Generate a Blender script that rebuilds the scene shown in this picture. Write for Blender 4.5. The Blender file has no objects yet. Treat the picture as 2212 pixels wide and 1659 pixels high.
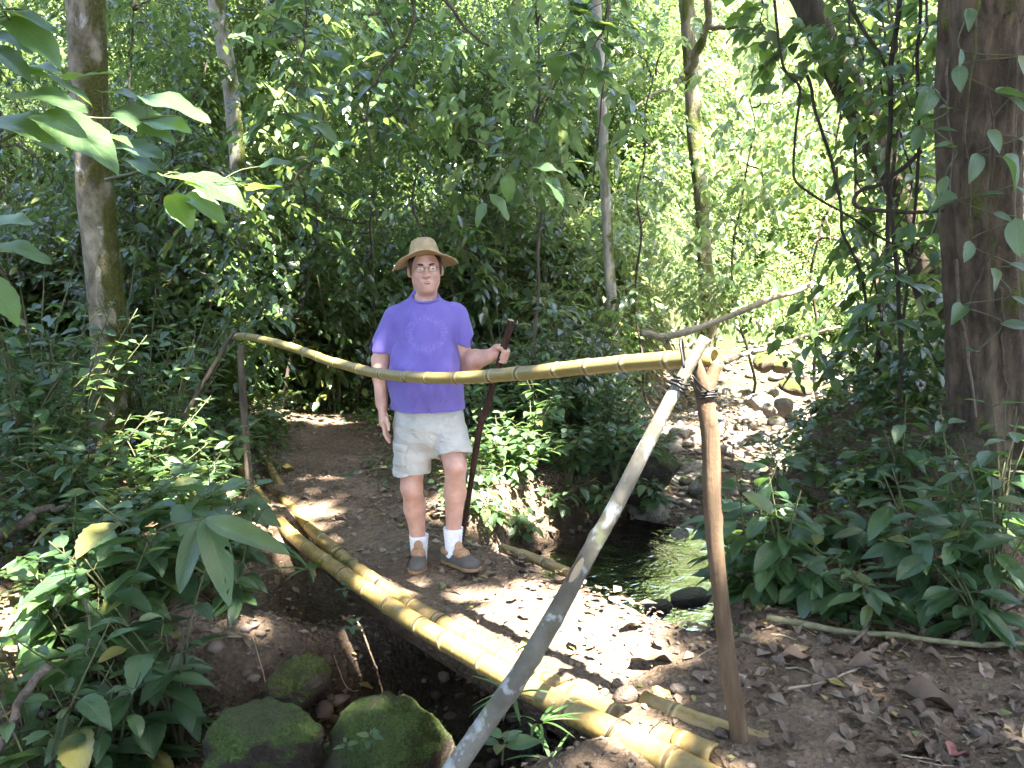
import bpy, bmesh, math, random
import numpy as np
from mathutils import Vector, Matrix

# ------------------------------------------------------------------ camera, sky, sun, exposure
SC = bpy.context.scene
COL = SC.collection
CAM_H = 1.6
PITCH = math.radians(8.2)
FPX, CU, CV = 1736.0, 1106.0, 829.5          # focal length and centre in a 2212 x 1659 frame
cam_d = bpy.data.cameras.new('camera'); cam = bpy.data.objects.new('camera', cam_d); COL.objects.link(cam)
cam.location = (0, 0, CAM_H); cam.rotation_euler = (math.radians(90) - PITCH, 0, 0)
cam_d.sensor_width = 36.0; cam_d.lens = 36.0 * FPX / 2212.0
cam_d.clip_start = 0.05; cam_d.clip_end = 500.0
SC.camera = cam

SUN_DIR = Vector((0.28, -0.42, 1.0)).normalized()      # towards the sun
world = bpy.data.worlds.new('World'); SC.world = world; world.use_nodes = True
wn = world.node_tree
sky = wn.nodes.new('ShaderNodeTexSky'); sky.sky_type = 'NISHITA'; sky.sun_disc = False
sky.sun_elevation = math.asin(SUN_DIR.z); sky.sun_rotation = math.atan2(SUN_DIR.x, SUN_DIR.y)
sky.air_density = 0.9; sky.dust_density = 4.0; sky.ozone_density = 0.4; sky.altitude = 900
bg = wn.nodes['Background']; bg.inputs['Strength'].default_value = 0.15
wn.links.new(sky.outputs[0], bg.inputs[0])
sun_d = bpy.data.lights.new('sun', 'SUN'); sun = bpy.data.objects.new('sun', sun_d); COL.objects.link(sun)
sun_d.energy = 5.0; sun_d.angle = math.radians(0.53); sun_d.color = (1.0, 0.95, 0.86)
sun.rotation_euler = SUN_DIR.to_track_quat('Z', 'Y').to_euler(); sun.location = (0, 0, 30)
vs = SC.view_settings
vs.view_transform = 'Standard'; vs.look = 'None'; vs.gamma = 1.0; vs.use_curve_mapping = False
vs.exposure = 4.0
cy = SC.cycles
cy.use_denoising = True; cy.max_bounces = 5; cy.diffuse_bounces = 3; cy.glossy_bounces = 2
cy.transmission_bounces = 4; cy.transparent_max_bounces = 6
cy.caustics_reflective = False; cy.caustics_refractive = False; cy.sample_clamp_indirect = 6.0
cy.use_adaptive_sampling = True; cy.adaptive_threshold = 0.02

# ------------------------------------------------------------------ helpers
RNG = np.random.RandomState(7)
CP, SP = math.cos(PITCH), math.sin(PITCH)

def ray(u, v):
    a = (u - CU) / FPX; b = -(v - CV) / FPX
    return np.array([a, CP + b * SP, -SP + b * CP])
def P(u, v, d):                      # point of the place seen at frame position u, v, standing d metres ahead
    r = ray(u, v); s = d / r[1]
    return np.array([r[0] * s, d, CAM_H + r[2] * s])
def G(u, v, z):                      # where that line of sight meets the level z
    r = ray(u, v); s = (z - CAM_H) / r[2]
    return np.array([r[0] * s, r[1] * s, z])
def on_line(u, v, A, B):             # where it meets the upright plane through A and B
    r = ray(u, v); ex, ey = B[0] - A[0], B[1] - A[1]
    s = (A[0] * ey - A[1] * ex) / (r[0] * ey - r[1] * ex)
    return np.array([r[0] * s, r[1] * s, CAM_H + r[2] * s])

def sstep(a, b, x):
    t = np.clip((np.asarray(x, float) - a) / (b - a), 0, 1); return t * t * (3 - 2 * t)

def _hash(ix, iy, iz, seed):
    with np.errstate(over='ignore'):
        h = ix.astype(np.uint32) * np.uint32(374761393) + iy.astype(np.uint32) * np.uint32(668265263) + iz.astype(np.uint32) * np.uint32(2246822519) + np.uint32(seed * 977 + 13)
        h = (h ^ (h >> np.uint32(13))) * np.uint32(1274126177)
        h = h ^ (h >> np.uint32(16))
    return h.astype(np.float64) / 4294967295.0
def vnoise(p, seed=0):
    p = np.asarray(p, float); i = np.floor(p).astype(np.int64); f = p - i; f = f * f * (3 - 2 * f)
    i = (i & 0xffff).astype(np.int64)
    r = 0
    for dx in (0, 1):
        wx = f[:, 0] if dx else 1 - f[:, 0]
        for dy in (0, 1):
            wy = f[:, 1] if dy else 1 - f[:, 1]
            for dz in (0, 1):
                wz = f[:, 2] if dz else 1 - f[:, 2]
                r = r + wx * wy * wz * _hash(i[:, 0] + dx, i[:, 1] + dy, i[:, 2] + dz, seed)
    return r * 2 - 1
def fbm(p, octs=3, seed=0):
    p = np.asarray(p, float); r = 0; a = 1.0
    for k in range(octs):
        r = r + a * vnoise(p, seed + k); p = p * 2.03 + 17.3; a *= 0.5
    return r

def mesh_np(name, V, F, mat=None, smooth=True, uv=None, attrs=None):
    """V (n,3); F (m,k) with one k, or a list of such arrays."""
    me = bpy.data.meshes.new(name)
    Fs = F if isinstance(F, list) else [F]
    Fs = [np.asarray(f, np.int32) for f in Fs if len(f)]
    V = np.asarray(V, np.float32)
    me.vertices.add(len(V)); me.vertices.foreach_set('co', V.ravel())
    loops = np.concatenate([f.ravel() for f in Fs]); tot = np.concatenate([np.full(len(f), f.shape[1], np.int32) for f in Fs])
    me.loops.add(len(loops)); me.loops.foreach_set('vertex_index', loops)
    me.polygons.add(len(tot)); st = np.concatenate([[0], np.cumsum(tot)[:-1]]).astype(np.int32)
    me.polygons.foreach_set('loop_start', st)
    try: me.polygons.foreach_set('loop_total', tot)
    except Exception: pass
    if smooth: me.polygons.foreach_set('use_smooth', np.ones(len(tot), bool))
    if uv is not None:
        l = me.uv_layers.new(name='UVMap'); l.data.foreach_set('uv', np.asarray(uv, np.float32)[loops].ravel())
    for k, a in (attrs or {}).items():
        at = me.attributes.new(k, 'FLOAT', 'POINT'); at.data.foreach_set('value', np.asarray(a, np.float32))
    me.update(calc_edges=True); me.validate()
    if mat: me.materials.append(mat)
    return me

def obj(name, me, parent=None, loc=None):
    o = bpy.data.objects.new(name, me); COL.objects.link(o)
    if parent: o.parent = parent
    if loc is not None: o.location = tuple(loc)
    return o
def tag(o, label, cat=None, group=None, kind=None):
    if label: o['label'] = label
    if cat: o['category'] = cat
    if group: o['group'] = group
    if kind: o['kind'] = kind
    return o
def thing(name, label, cat, group=None, loc=(0, 0, 0)):
    return tag(obj(name, None, None, loc), label, cat, group)
def struct(name, me):
    o = obj(name, me); o['kind'] = 'structure'; return o

def resample(pts, n, extra=None):
    """Catmull-Rom through pts."""
    p = np.asarray(pts, float)
    if len(p) == 2:
        t = np.linspace(0, 1, n)[:, None]; return p[0] * (1 - t) + p[1] * t
    q = np.vstack([2 * p[0] - p[1], p, 2 * p[-1] - p[-2]])
    seg = np.r_[0, np.cumsum(np.linalg.norm(np.diff(p[:, :3], axis=0), axis=1))]; seg /= seg[-1]
    out = []
    for s in np.linspace(0, 1, n):
        k = min(int(np.searchsorted(seg, s, 'right')) - 1, len(p) - 2); t = (s - seg[k]) / max(seg[k + 1] - seg[k], 1e-9)
        a, b, c, d = q[k], q[k + 1], q[k + 2], q[k + 3]
        out.append(0.5 * (2 * b + (c - a) * t + (2 * a - 5 * b + 4 * c - d) * t * t + (3 * b - 3 * c + d - a) * t ** 3))
    return np.array(out)

def frames(pts):
    T = np.gradient(pts, axis=0); T /= np.linalg.norm(T, axis=1)[:, None] + 1e-12
    ref = np.array([0, 0, 1.0]) if abs(T[0, 2]) < 0.9 else np.array([1.0, 0, 0])
    N = np.zeros_like(T); n = np.cross(T[0], ref); n /= np.linalg.norm(n)
    for i in range(len(T)):
        n = n - T[i] * n.dot(T[i]); n /= np.linalg.norm(n) + 1e-12; N[i] = n
    return T, N, np.cross(T, N)

def tube_arr(pts, rad, sides=8, caps=True, rmod=None, wrap_attr=False):
    """rmod(s_len, ang, i) multiplies the radius. returns V, [quads, tris], attrs"""
    pts = np.asarray(pts, float); n = len(pts); rad = np.broadcast_to(np.asarray(rad, float), (n,))
    T, N, B = frames(pts); ang = np.linspace(0, 2 * math.pi, sides, endpoint=False)
    L = np.r_[0, np.cumsum(np.linalg.norm(np.diff(pts, axis=0), axis=1))]
    R = np.repeat(rad[:, None], sides, 1)
    if rmod is not None: R = R * rmod(L[:, None], ang[None, :])
    V = pts[:, None, :] + R[..., None] * (np.cos(ang)[None, :, None] * N[:, None, :] + np.sin(ang)[None, :, None] * B[:, None, :])
    V = V.reshape(-1, 3)
    i = np.arange(n - 1)[:, None] * sides; j = np.arange(sides)[None, :]; k = (j + 1) % sides
    Q = np.stack([i + j, i + k, i + sides + k, i + sides + j], -1).reshape(-1, 4)
    at = {'along': np.repeat(L, sides), 'ang': np.tile(ang, n)}
    tris = np.zeros((0, 3), int)
    if caps:
        c0, c1 = len(V), len(V) + 1
        V = np.vstack([V, pts[0], pts[-1]])
        jj = np.arange(sides); kk = (jj + 1) % sides
        tris = np.vstack([np.stack([np.full(sides, c0), kk, jj], -1), np.stack([np.full(sides, c1), (n - 1) * sides + jj, (n - 1) * sides + kk], -1)])
        at = {'along': np.r_[at['along'], 0, L[-1]], 'ang': np.r_[at['ang'], 0, 0]}
    return V, [Q, tris], at
def join_arr(parts):
    V = []; Q = []; T = []; A = {}; off = 0
    for v, fs, at in parts:
        V.append(v)
        for f in fs:
            if len(f) == 0: continue
            (Q if f.shape[1] == 4 else T).append(f + off)
        for k in at: A.setdefault(k, []).append(at[k])
        off += len(v)
    F = [np.vstack(x) for x in (Q, T) if x]
    return np.vstack(V), F, {k: np.concatenate(a) for k, a in A.items()}
def tube(name, pts, rad, mat, parent=None, sides=8, rmod=None, caps=True):
    v, f, a = tube_arr(pts, rad, sides, caps, rmod); return obj(name, mesh_np(name, v, f, mat, attrs=a), parent)

# ------------------------------------------------------------------ materials
class NB:
    def __init__(s, name):
        s.m = bpy.data.materials.new(name); s.m.use_nodes = True; s.t = s.m.node_tree; s.n = s.t.nodes
        s.p = s.n['Principled BSDF']; s.out = s.n['Material Output']
    def new(s, t, **kw):
        n = s.n.new(t)
        for k, v in kw.items(): setattr(n, k, v)
        return n
    def l(s, a, b): s.t.links.new(a, b)
    def val(s, sock, x):
        if hasattr(x, 'is_linked') or isinstance(x, bpy.types.NodeSocket): s.l(x, sock)
        else: sock.default_value = x
    def obj(s): return s.new('ShaderNodeTexCoord').outputs['Object']
    def world_pos(s): return s.new('ShaderNodeNewGeometry').outputs['Position']
    def attr(s, name): return s.new('ShaderNodeAttribute', attribute_name=name).outputs['Fac']
    def noise(s, co, scale, detail=3, rough=0.55, dist=0.0):
        n = s.new('ShaderNodeTexNoise'); s.l(co, n.inputs['Vector']); n.inputs['Scale'].default_value = scale
        n.inputs['Detail'].default_value = detail; n.inputs['Roughness'].default_value = rough; n.inputs['Distortion'].default_value = dist
        return n.outputs['Fac']
    def voro(s, co, scale, feature='F1'):
        n = s.new('ShaderNodeTexVoronoi', feature=feature); s.l(co, n.inputs['Vector']); n.inputs['Scale'].default_value = scale
        return n.outputs['Distance']
    def ramp(s, f, stops):
        n = s.new('ShaderNodeValToRGB'); e = n.color_ramp.elements
        while len(e) < len(stops): e.new(0.5)
        for i, (p, c) in enumerate(stops):
            e[i].position = p; e[i].color = (c[0], c[1], c[2], 1) if not isinstance(c, (int, float)) else (c, c, c, 1)
        s.l(f, n.inputs[0]); return n.outputs[0]
    def math(s, op, a, b=0.0, clamp=False):
        n = s.new('ShaderNodeMath', operation=op, use_clamp=clamp); s.val(n.inputs[0], a); s.val(n.inputs[1], b); return n.outputs[0]
    def mix(s, f, a, b, mode='MIX'):
        n = s.new('ShaderNodeMix', data_type='RGBA', blend_type=mode)
        s.val(n.inputs[0], f)
        for i, x in ((6, a), (7, b)):
            if isinstance(x, (tuple, list)): n.inputs[i].default_value = (*x[:3], 1)
            else: s.l(x, n.inputs[i])
        return n.outputs[2]
    def mapr(s, f, a, b, c=0.0, d=1.0):
        n = s.new('ShaderNodeMapRange'); s.val(n.inputs[0], f)
        for i, x in zip((1, 2, 3, 4), (a, b, c, d)): n.inputs[i].default_value = x
        return n.outputs[0]
    def sep(s, v):
        n = s.new('ShaderNodeSeparateXYZ'); s.l(v, n.inputs[0]); return n.outputs
    def scale(s, co, v):
        n = s.new('ShaderNodeMapping'); s.l(co, n.inputs[0]); n.inputs['Scale'].default_value = v; return n.outputs[0]
    def bump(s, h, strength=0.4, dist=0.01):
        n = s.new('ShaderNodeBump'); s.l(h, n.inputs['Height']); n.inputs['Strength'].default_value = strength; n.inputs['Distance'].default_value = dist
        s.l(n.outputs[0], s.p.inputs['Normal']); return n.outputs[0]
    def fin(s, col, rough=0.7, spec=0.3):
        if isinstance(col, tuple): s.p.inputs['Base Color'].default_value = (*col, 1)
        else: s.l(col, s.p.inputs['Base Color'])
        s.val(s.p.inputs['Roughness'], rough); s.p.inputs['Specular IOR Level'].default_value = spec
        return s.m

def mat_leaf(name, stops, trans, rough=0.36, fac=0.38, use_obj=False, spec=0.5, spots=0.0, fine=True):
    b = NB(name)
    rnd = b.new('ShaderNodeObjectInfo').outputs['Random'] if use_obj else b.attr('rnd')
    col = b.ramp(rnd, stops)
    uv = b.sep(b.new('ShaderNodeTexCoord').outputs['UV'])
    av = b.math('ABSOLUTE', b.math('SUBTRACT', uv[1], 0.5))
    mid = b.mapr(av, 0.0, 0.035, 1.0, 0.0)
    sv = b.math('SINE', b.math('MULTIPLY', b.math('SUBTRACT', uv[0], b.math('MULTIPLY', av, 0.55)), 62.0))
    side = b.mapr(sv, 0.75, 1.0, 0.0, 0.55)
    vein = b.math('MAXIMUM', mid, side)
    lite = b.mix(b.math('MULTIPLY', vein, 0.5), col, (0.17, 0.26, 0.10)) if fine else col
    if fine: lite = b.mix(b.mapr(b.noise(b.world_pos(), 14, 3), 0.4, 0.65, 0.0, 0.35), lite, b.mix(0.5, lite, (0.02, 0.035, 0.015)))
    if spots:
        w = b.world_pos(); nz = b.noise(w, 55, 2)
        lite = b.mix(b.mapr(nz, 0.66, 0.72, 0.0, spots), lite, (0.20, 0.15, 0.04))
    p = b.p; b.fin(lite, rough, spec)
    if fine: b.bump(b.math('ADD', b.math('MULTIPLY', vein, -1.0), b.math('MULTIPLY', sv, 0.35)), 0.35, 0.003)
    tr = b.new('ShaderNodeBsdfTranslucent')
    tcol = b.mix(0.55, lite, trans); b.l(b.mix(1.0, tcol, (1.0, 1.0, 1.0), 'MULTIPLY'), tr.inputs[0])
    mx = b.new('ShaderNodeMixShader'); mx.inputs[0].default_value = fac
    b.l(p.outputs[0], mx.inputs[1]); b.l(tr.outputs[0], mx.inputs[2]); last = mx.outputs[0]
    if spots:                                             # insect holes, different on every leaf
        cv = b.new('ShaderNodeCombineXYZ'); b.l(uv[0], cv.inputs[0]); b.l(b.math('MULTIPLY', uv[1], 0.6), cv.inputs[1]); b.l(b.math('MULTIPLY', rnd, 60.0), cv.inputs[2])
        hole = b.math('GREATER_THAN', b.math('ADD', b.noise(cv.outputs[0], 7.0, 2), b.math('MULTIPLY', b.math('FRACT', b.math('MULTIPLY', rnd, 7.3)), 0.14)), 0.80)
        h2 = b.new('ShaderNodeMixShader'); tp = b.new('ShaderNodeBsdfTransparent'); b.l(hole, h2.inputs[0]); b.l(last, h2.inputs[1]); b.l(tp.outputs[0], h2.inputs[2]); last = h2.outputs[0]
    b.l(last, b.out.inputs[0])
    return b.m
GREENS = [(0.0, (0.019, 0.036, 0.017)), (0.35, (0.032, 0.062, 0.025)), (0.7, (0.050, 0.092, 0.033)), (0.93, (0.088, 0.145, 0.048)), (1.0, (0.20, 0.18, 0.05))]  # greens darkened to put the thicket's shade into the leaf colour
M_LEAF = mat_leaf('leaf_far_shaded', GREENS, (0.32, 0.45, 0.10), fac=0.42, rough=0.25, spec=0.85, fine=False)
M_LEAF_SUN = mat_leaf('leaf_far_sunlit', [(0.0, (0.055, 0.105, 0.042)), (0.5, (0.105, 0.175, 0.065)), (0.9, (0.16, 0.225, 0.085)), (1.0, (0.27, 0.25, 0.10))], (0.46, 0.56, 0.18), fac=0.5, rough=0.28, spec=0.7, fine=False)  # paler copy of the far leaf, clearing sunlight put into its colour
M_CANOPY = mat_leaf('leaf_canopy', GREENS, (0.24, 0.32, 0.10), fac=0.22, fine=False)
M_NEAR = mat_leaf('leaf_near', [(0.0, (0.038, 0.080, 0.036)), (0.5, (0.060, 0.120, 0.050)), (0.88, (0.090, 0.160, 0.060)), (0.95, (0.14, 0.18, 0.06)), (1.0, (0.26, 0.22, 0.06))], (0.26, 0.42, 0.08), use_obj=True, rough=0.36, spots=0.5, spec=0.85)
M_BROAD = mat_leaf('leaf_broad', [(0.0, (0.050, 0.105, 0.040)), (1.0, (0.080, 0.145, 0.055))], (0.42, 0.62, 0.07), use_obj=True, rough=0.36, fac=0.5, spec=0.85)
M_GLOSSY = mat_leaf('leaf_glossy', [(0.0, (0.032, 0.074, 0.034)), (0.6, (0.050, 0.110, 0.045)), (0.95, (0.080, 0.145, 0.055)), (1.0, (0.20, 0.20, 0.06))], (0.26, 0.44, 0.08), use_obj=True, rough=0.32, spots=0.3, spec=0.85)
M_GRASS = mat_leaf('leaf_grass', [(0.0, (0.05, 0.12, 0.03)), (1.0, (0.10, 0.19, 0.05))], (0.3, 0.5, 0.08), rough=0.45)

def mat_litter():
    b = NB('dead_leaf')
    col = b.ramp(b.attr('rnd'), [(0, (0.075, 0.046, 0.030)), (0.35, (0.14, 0.092, 0.060)), (0.62, (0.215, 0.155, 0.11)), (0.84, (0.30, 0.23, 0.17)), (0.94, (0.30, 0.22, 0.05)), (1.0, (0.13, 0.17, 0.05))])
    uv = b.sep(b.new('ShaderNodeTexCoord').outputs['UV'])
    av = b.math('ABSOLUTE', b.math('SUBTRACT', uv[1], 0.5))
    col = b.mix(b.mapr(av, 0, 0.04, 0.4, 0), col, (0.08, 0.05, 0.03))
    nz = b.noise(b.world_pos(), 90, 2)
    col = b.mix(b.mapr(nz, 0.35, 0.7, 0.35, 0.0), col, (0.05, 0.034, 0.024))
    return b.fin(col, 0.62, 0.35)
M_LITTER = mat_litter()
def mat_litter_obj():
    b = NB('dead_leaf_large')
    col = b.ramp(b.new('ShaderNodeObjectInfo').outputs['Random'], [(0, (0.085, 0.053, 0.033)), (0.45, (0.16, 0.108, 0.070)), (0.85, (0.265, 0.195, 0.135)), (1.0, (0.18, 0.095, 0.05))])
    uv = b.sep(b.new('ShaderNodeTexCoord').outputs['UV']); av = b.math('ABSOLUTE', b.math('SUBTRACT', uv[1], 0.5))
    col = b.mix(b.mapr(av, 0, 0.04, 0.5, 0), col, (0.08, 0.05, 0.03))
    nz = b.noise(b.world_pos(), 60, 3)
    col = b.mix(b.mapr(nz, 0.35, 0.7, 0.45, 0.0), col, (0.06, 0.04, 0.03)); b.bump(nz, 0.4, 0.004)
    return b.fin(col, 0.6, 0.35)
M_LITTER_BIG = mat_litter_obj()
def mat_plain_leaf(name, c):
    b = NB(name); nz = b.noise(b.world_pos(), 60, 3); col = b.mix(b.mapr(nz, 0.4, 0.7), c, tuple(x * 0.6 for x in c)); return b.fin(col, 0.55, 0.35)
M_YELLOW_LEAF = mat_plain_leaf('yellow_leaf', (0.46, 0.34, 0.07))
M_RED_LEAF = mat_plain_leaf('red_leaf', (0.27, 0.10, 0.085))
M_OLIVE_LEAF = mat_plain_leaf('olive_leaf', (0.20, 0.21, 0.07))

def mat_dirt(name='dirt'):
    b = NB(name); w = b.world_pos()
    n1 = b.noise(w, 1.7, 4); n2 = b.noise(w, 14, 4, 0.65); n3 = b.noise(w, 70, 3, 0.7); v = b.voro(w, 42)
    col = b.ramp(n1, [(0.3, (0.105, 0.072, 0.047)), (0.5, (0.165, 0.117, 0.077)), (0.7, (0.215, 0.155, 0.104))])
    col = b.mix(b.mapr(n2, 0.35, 0.68), b.mix(0.5, col, (0.07, 0.048, 0.035)), col)
    col = b.mix(b.mapr(n3, 0.55, 0.75, 0, 0.5), col, (0.25, 0.185, 0.135))
    z = b.sep(w)[2]; far = b.math('MULTIPLY', b.mapr(b.sep(w)[1], 10.0, 13.0), b.mapr(n2, 0.25, 0.45))
    col = b.mix(far, col, (0.040, 0.062, 0.022))
    wet = b.mapr(b.math('ADD', z, b.math('MULTIPLY', n2, 0.25)), -0.42, -0.05)  # soil colour darker with depth towards the gully floor
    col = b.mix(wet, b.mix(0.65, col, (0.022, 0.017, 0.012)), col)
    h = b.math('ADD', b.math('ADD', b.math('MULTIPLY', n2, 1.2), b.math('MULTIPLY', n3, 0.5)), b.math('MULTIPLY', v, 0.7))
    b.bump(h, 0.85, 0.03)
    return b.fin(col, 0.9, 0.15)
M_DIRT = mat_dirt()

def mat_stone(name, c1, c2, moss=0.0, mosscol=(0.050, 0.076, 0.018), wet=0.0):
    b = NB(name); o = b.world_pos(); r = b.new('ShaderNodeObjectInfo').outputs['Random']
    n1 = b.noise(o, 7, 4); n2 = b.noise(o, 45, 4, 0.7)
    col = b.mix(b.mapr(b.math('ADD', n1, b.math('MULTIPLY', b.math('SUBTRACT', r, 0.5), 0.5)), 0.3, 0.7), c1, c2)
    col = b.mix(b.mapr(n2, 0.35, 0.65, 0.4, 0), col, tuple(x * 0.45 for x in c1))
    hm = n2
    if moss:
        nz = b.sep(b.new('ShaderNodeNewGeometry').outputs['Normal'])[2]
        nm = b.noise(o, 8.0, 5, 0.65); nf = b.noise(o, 75, 3, 0.7)
        m = b.mapr(b.math('ADD', b.math('MULTIPLY', nz, 0.55), nm), 1.05 - moss * 0.6, 1.25 - moss * 0.6)
        mc = b.mix(b.mapr(nf, 0.3, 0.7), tuple(x * 0.35 for x in mosscol), tuple(x * 1.9 for x in mosscol))
        mc = b.mix(b.mapr(b.noise(o, 13, 3), 0.5, 0.75, 0, 0.6), mc, (0.065, 0.09, 0.022))
        col = b.mix(m, col, mc)
        mc2 = b.noise(o, 22, 4, 0.7); col = b.mix(b.mapr(mc2, 0.54, 0.74, 0, 0.6), col, (0.05, 0.04, 0.027)); col = b.mix(b.mapr(b.noise(o, 4.0, 2), 0.38, 0.52, 0.5, 0.0), col, (0.060, 0.050, 0.036))
        hm = b.math('ADD', b.math('MULTIPLY', mc2, 1.6), b.math('MULTIPLY', nf, 1.0))
    b.bump(hm, 0.8, 0.03)
    return b.fin(col, 0.85 - wet * 0.5, 0.2 + wet * 0.2)
M_STONE = mat_stone('stone_brown', (0.11, 0.082, 0.062), (0.20, 0.16, 0.128))
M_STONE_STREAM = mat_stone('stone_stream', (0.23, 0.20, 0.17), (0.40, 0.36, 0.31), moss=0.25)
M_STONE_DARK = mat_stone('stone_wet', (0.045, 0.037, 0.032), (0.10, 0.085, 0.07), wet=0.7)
M_STONE_MOSSY = mat_stone('stone_mossy', (0.055, 0.043, 0.033), (0.10, 0.08, 0.06), moss=0.72)
M_STONE_MOSSY2 = mat_stone('stone_half_mossy', (0.11, 0.085, 0.062), (0.18, 0.145, 0.105), moss=0.8, mosscol=(0.075, 0.09, 0.022))

def mat_pebble():
    b = NB('pebble'); col = b.ramp(b.attr('rnd'), [(0, (0.07, 0.05, 0.038)), (0.4, (0.15, 0.108, 0.08)), (0.75, (0.19, 0.142, 0.108)), (1, (0.26, 0.21, 0.17))])
    n = b.noise(b.world_pos(), 120, 2); col = b.mix(b.mapr(n, 0.3, 0.7, 0.4, 0), col, (0.06, 0.04, 0.03)); return b.fin(col, 0.85, 0.25)
M_PEBBLE = mat_pebble()
M_GRAVEL_PALE = mat_stone('gravel_pale', (0.22, 0.19, 0.16), (0.38, 0.34, 0.29))

def mat_bark(name, c1, c2, moss=0.0, lichen=0.0, vert=(1, 1, 0.25), mossdir=None, mosscol=(0.10, 0.115, 0.025), streak=22, bump=0.9):
    b = NB(name); w = b.world_pos(); s = b.scale(w, vert)
    n1 = b.noise(s, streak, 5, 0.62, 0.4); n2 = b.noise(w, 3.5, 3); n3 = b.noise(w, 60, 3, 0.7)
    col = b.mix(b.mapr(n1, 0.32, 0.68), c1, c2)
    col = b.mix(b.mapr(n2, 0.4, 0.7, 0, 0.5), col, tuple(x * 0.55 for x in c1))
    h = b.math('ADD', n1, b.math('MULTIPLY', n3, 0.35))
    if lichen:
        v = b.noise(b.scale(w, (1, 1, 0.7)), 9, 4, 0.6, 0.6)
        col = b.mix(b.mapr(v, 0.78 - 0.14 * lichen, 0.84 - 0.14 * lichen, 0, 0.8), col, (0.36, 0.37, 0.36))
        v2 = b.noise(b.scale(w, (1.3, 1, 0.7)), 13, 3, 0.6, 0.4)
        col = b.mix(b.mapr(v2, 0.76 - 0.12 * lichen, 0.84 - 0.12 * lichen, 0, 0.6), col, (0.15, 0.165, 0.07))
    if moss:
        mn = b.noise(b.scale(w, (1, 1, 0.5)), 6.0, 4, 0.6, 0.3)
        if mossdir is not None:
            nn = b.new('ShaderNodeNewGeometry').outputs['Normal']; d = b.new('ShaderNodeVectorMath', operation='DOT_PRODUCT')
            b.l(nn, d.inputs[0]); d.inputs[1].default_value = mossdir; mn = b.math('ADD', mn, b.math('MULTIPLY', d.outputs['Value'], 0.22))
        m = b.mapr(mn, 0.68 - moss * 0.25, 0.80 - moss * 0.25)
        mc = b.mix(n3, tuple(x * 0.4 for x in mosscol), tuple(x * 1.6 for x in mosscol))
        col = b.mix(m, col, mc); h = b.math('ADD', h, b.math('MULTIPLY', b.math('MULTIPLY', m, n3), 1.3))
    b.bump(h, bump, 0.02)
    return b.fin(col, 0.88, 0.2)
M_BARK_MOSSY = mat_bark('bark_mossy', (0.095, 0.078, 0.056), (0.33, 0.285, 0.22), moss=0.55, lichen=1.1, mossdir=(0.9, -0.1, 0), vert=(1, 1, 0.6), streak=14, bump=1.0, mosscol=(0.085, 0.085, 0.022))
M_BARK_PALE = mat_bark('bark_pale', (0.28, 0.25, 0.20), (0.42, 0.39, 0.34), moss=0.45, lichen=1.0, mossdir=(0.9, 0, 0))
M_BARK_MID = mat_bark('bark_mid', (0.17, 0.14, 0.095), (0.30, 0.26, 0.19), moss=0.9, lichen=0.5)
M_BARK_DARK = mat_bark('bark_dark', (0.055, 0.042, 0.032), (0.12, 0.092, 0.07), moss=0.3)
M_BARK_BIG = mat_bark('bark_red_brown', (0.042, 0.031, 0.022), (0.150, 0.110, 0.076), moss=0.3, lichen=0.0, vert=(1, 1, 0.3), streak=19, bump=1.0)
M_ROOT = mat_bark('root_bark', (0.055, 0.042, 0.032), (0.13, 0.098, 0.07), moss=0.75, vert=(1, 1, 1))
M_POST = mat_bark('post_wood', (0.075, 0.048, 0.029), (0.165, 0.112, 0.068), lichen=0.05, vert=(1, 1, 0.12), streak=26, bump=0.35)
M_POST_DARK = mat_bark('post_wood_dark', (0.055, 0.043, 0.034), (0.135, 0.108, 0.082), vert=(1, 1, 0.15), lichen=0.2, bump=0.5)
M_BRACE = mat_bark('brace_bark', (0.105, 0.092, 0.066), (0.20, 0.185, 0.15), lichen=1.45, moss=0.35, vert=(1, 1, 1), streak=9, bump=0.35, mosscol=(0.14, 0.14, 0.03))
M_TWIG = mat_bark('twig_wood', (0.10, 0.075, 0.055), (0.22, 0.175, 0.135), vert=(1, 1, 1))
M_TWIG_PALE = mat_bark('pale_branch', (0.24, 0.185, 0.12), (0.42, 0.35, 0.25), vert=(1, 1, 1), lichen=0.3)
M_STICK_GREEN = mat_bark('green_stick', (0.12, 0.115, 0.06), (0.22, 0.205, 0.125), vert=(1, 1, 1), bump=0.3, lichen=0.3)
M_VINE = mat_bark('vine_bark', (0.028, 0.023, 0.017), (0.07, 0.056, 0.04), moss=0.25, vert=(1, 1, 0.5))
M_STICK = mat_bark('walking_stick_wood', (0.024, 0.012, 0.009), (0.065, 0.033, 0.025), vert=(1, 1, 0.4), bump=0.7)
def mat_stem():
    b = NB('green_stem'); n = b.noise(b.world_pos(), 30, 2); return b.fin(b.mix(n, (0.045, 0.06, 0.022), (0.11, 0.10, 0.05)), 0.6, 0.3)
M_STEM = mat_stem()
def mat_wood_cut():
    b = NB('cut_wood'); n = b.noise(b.world_pos(), 80, 3); return b.fin(b.mix(n, (0.30, 0.21, 0.13), (0.48, 0.38, 0.25)), 0.8, 0.2)
M_CUT = mat_wood_cut()
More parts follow.
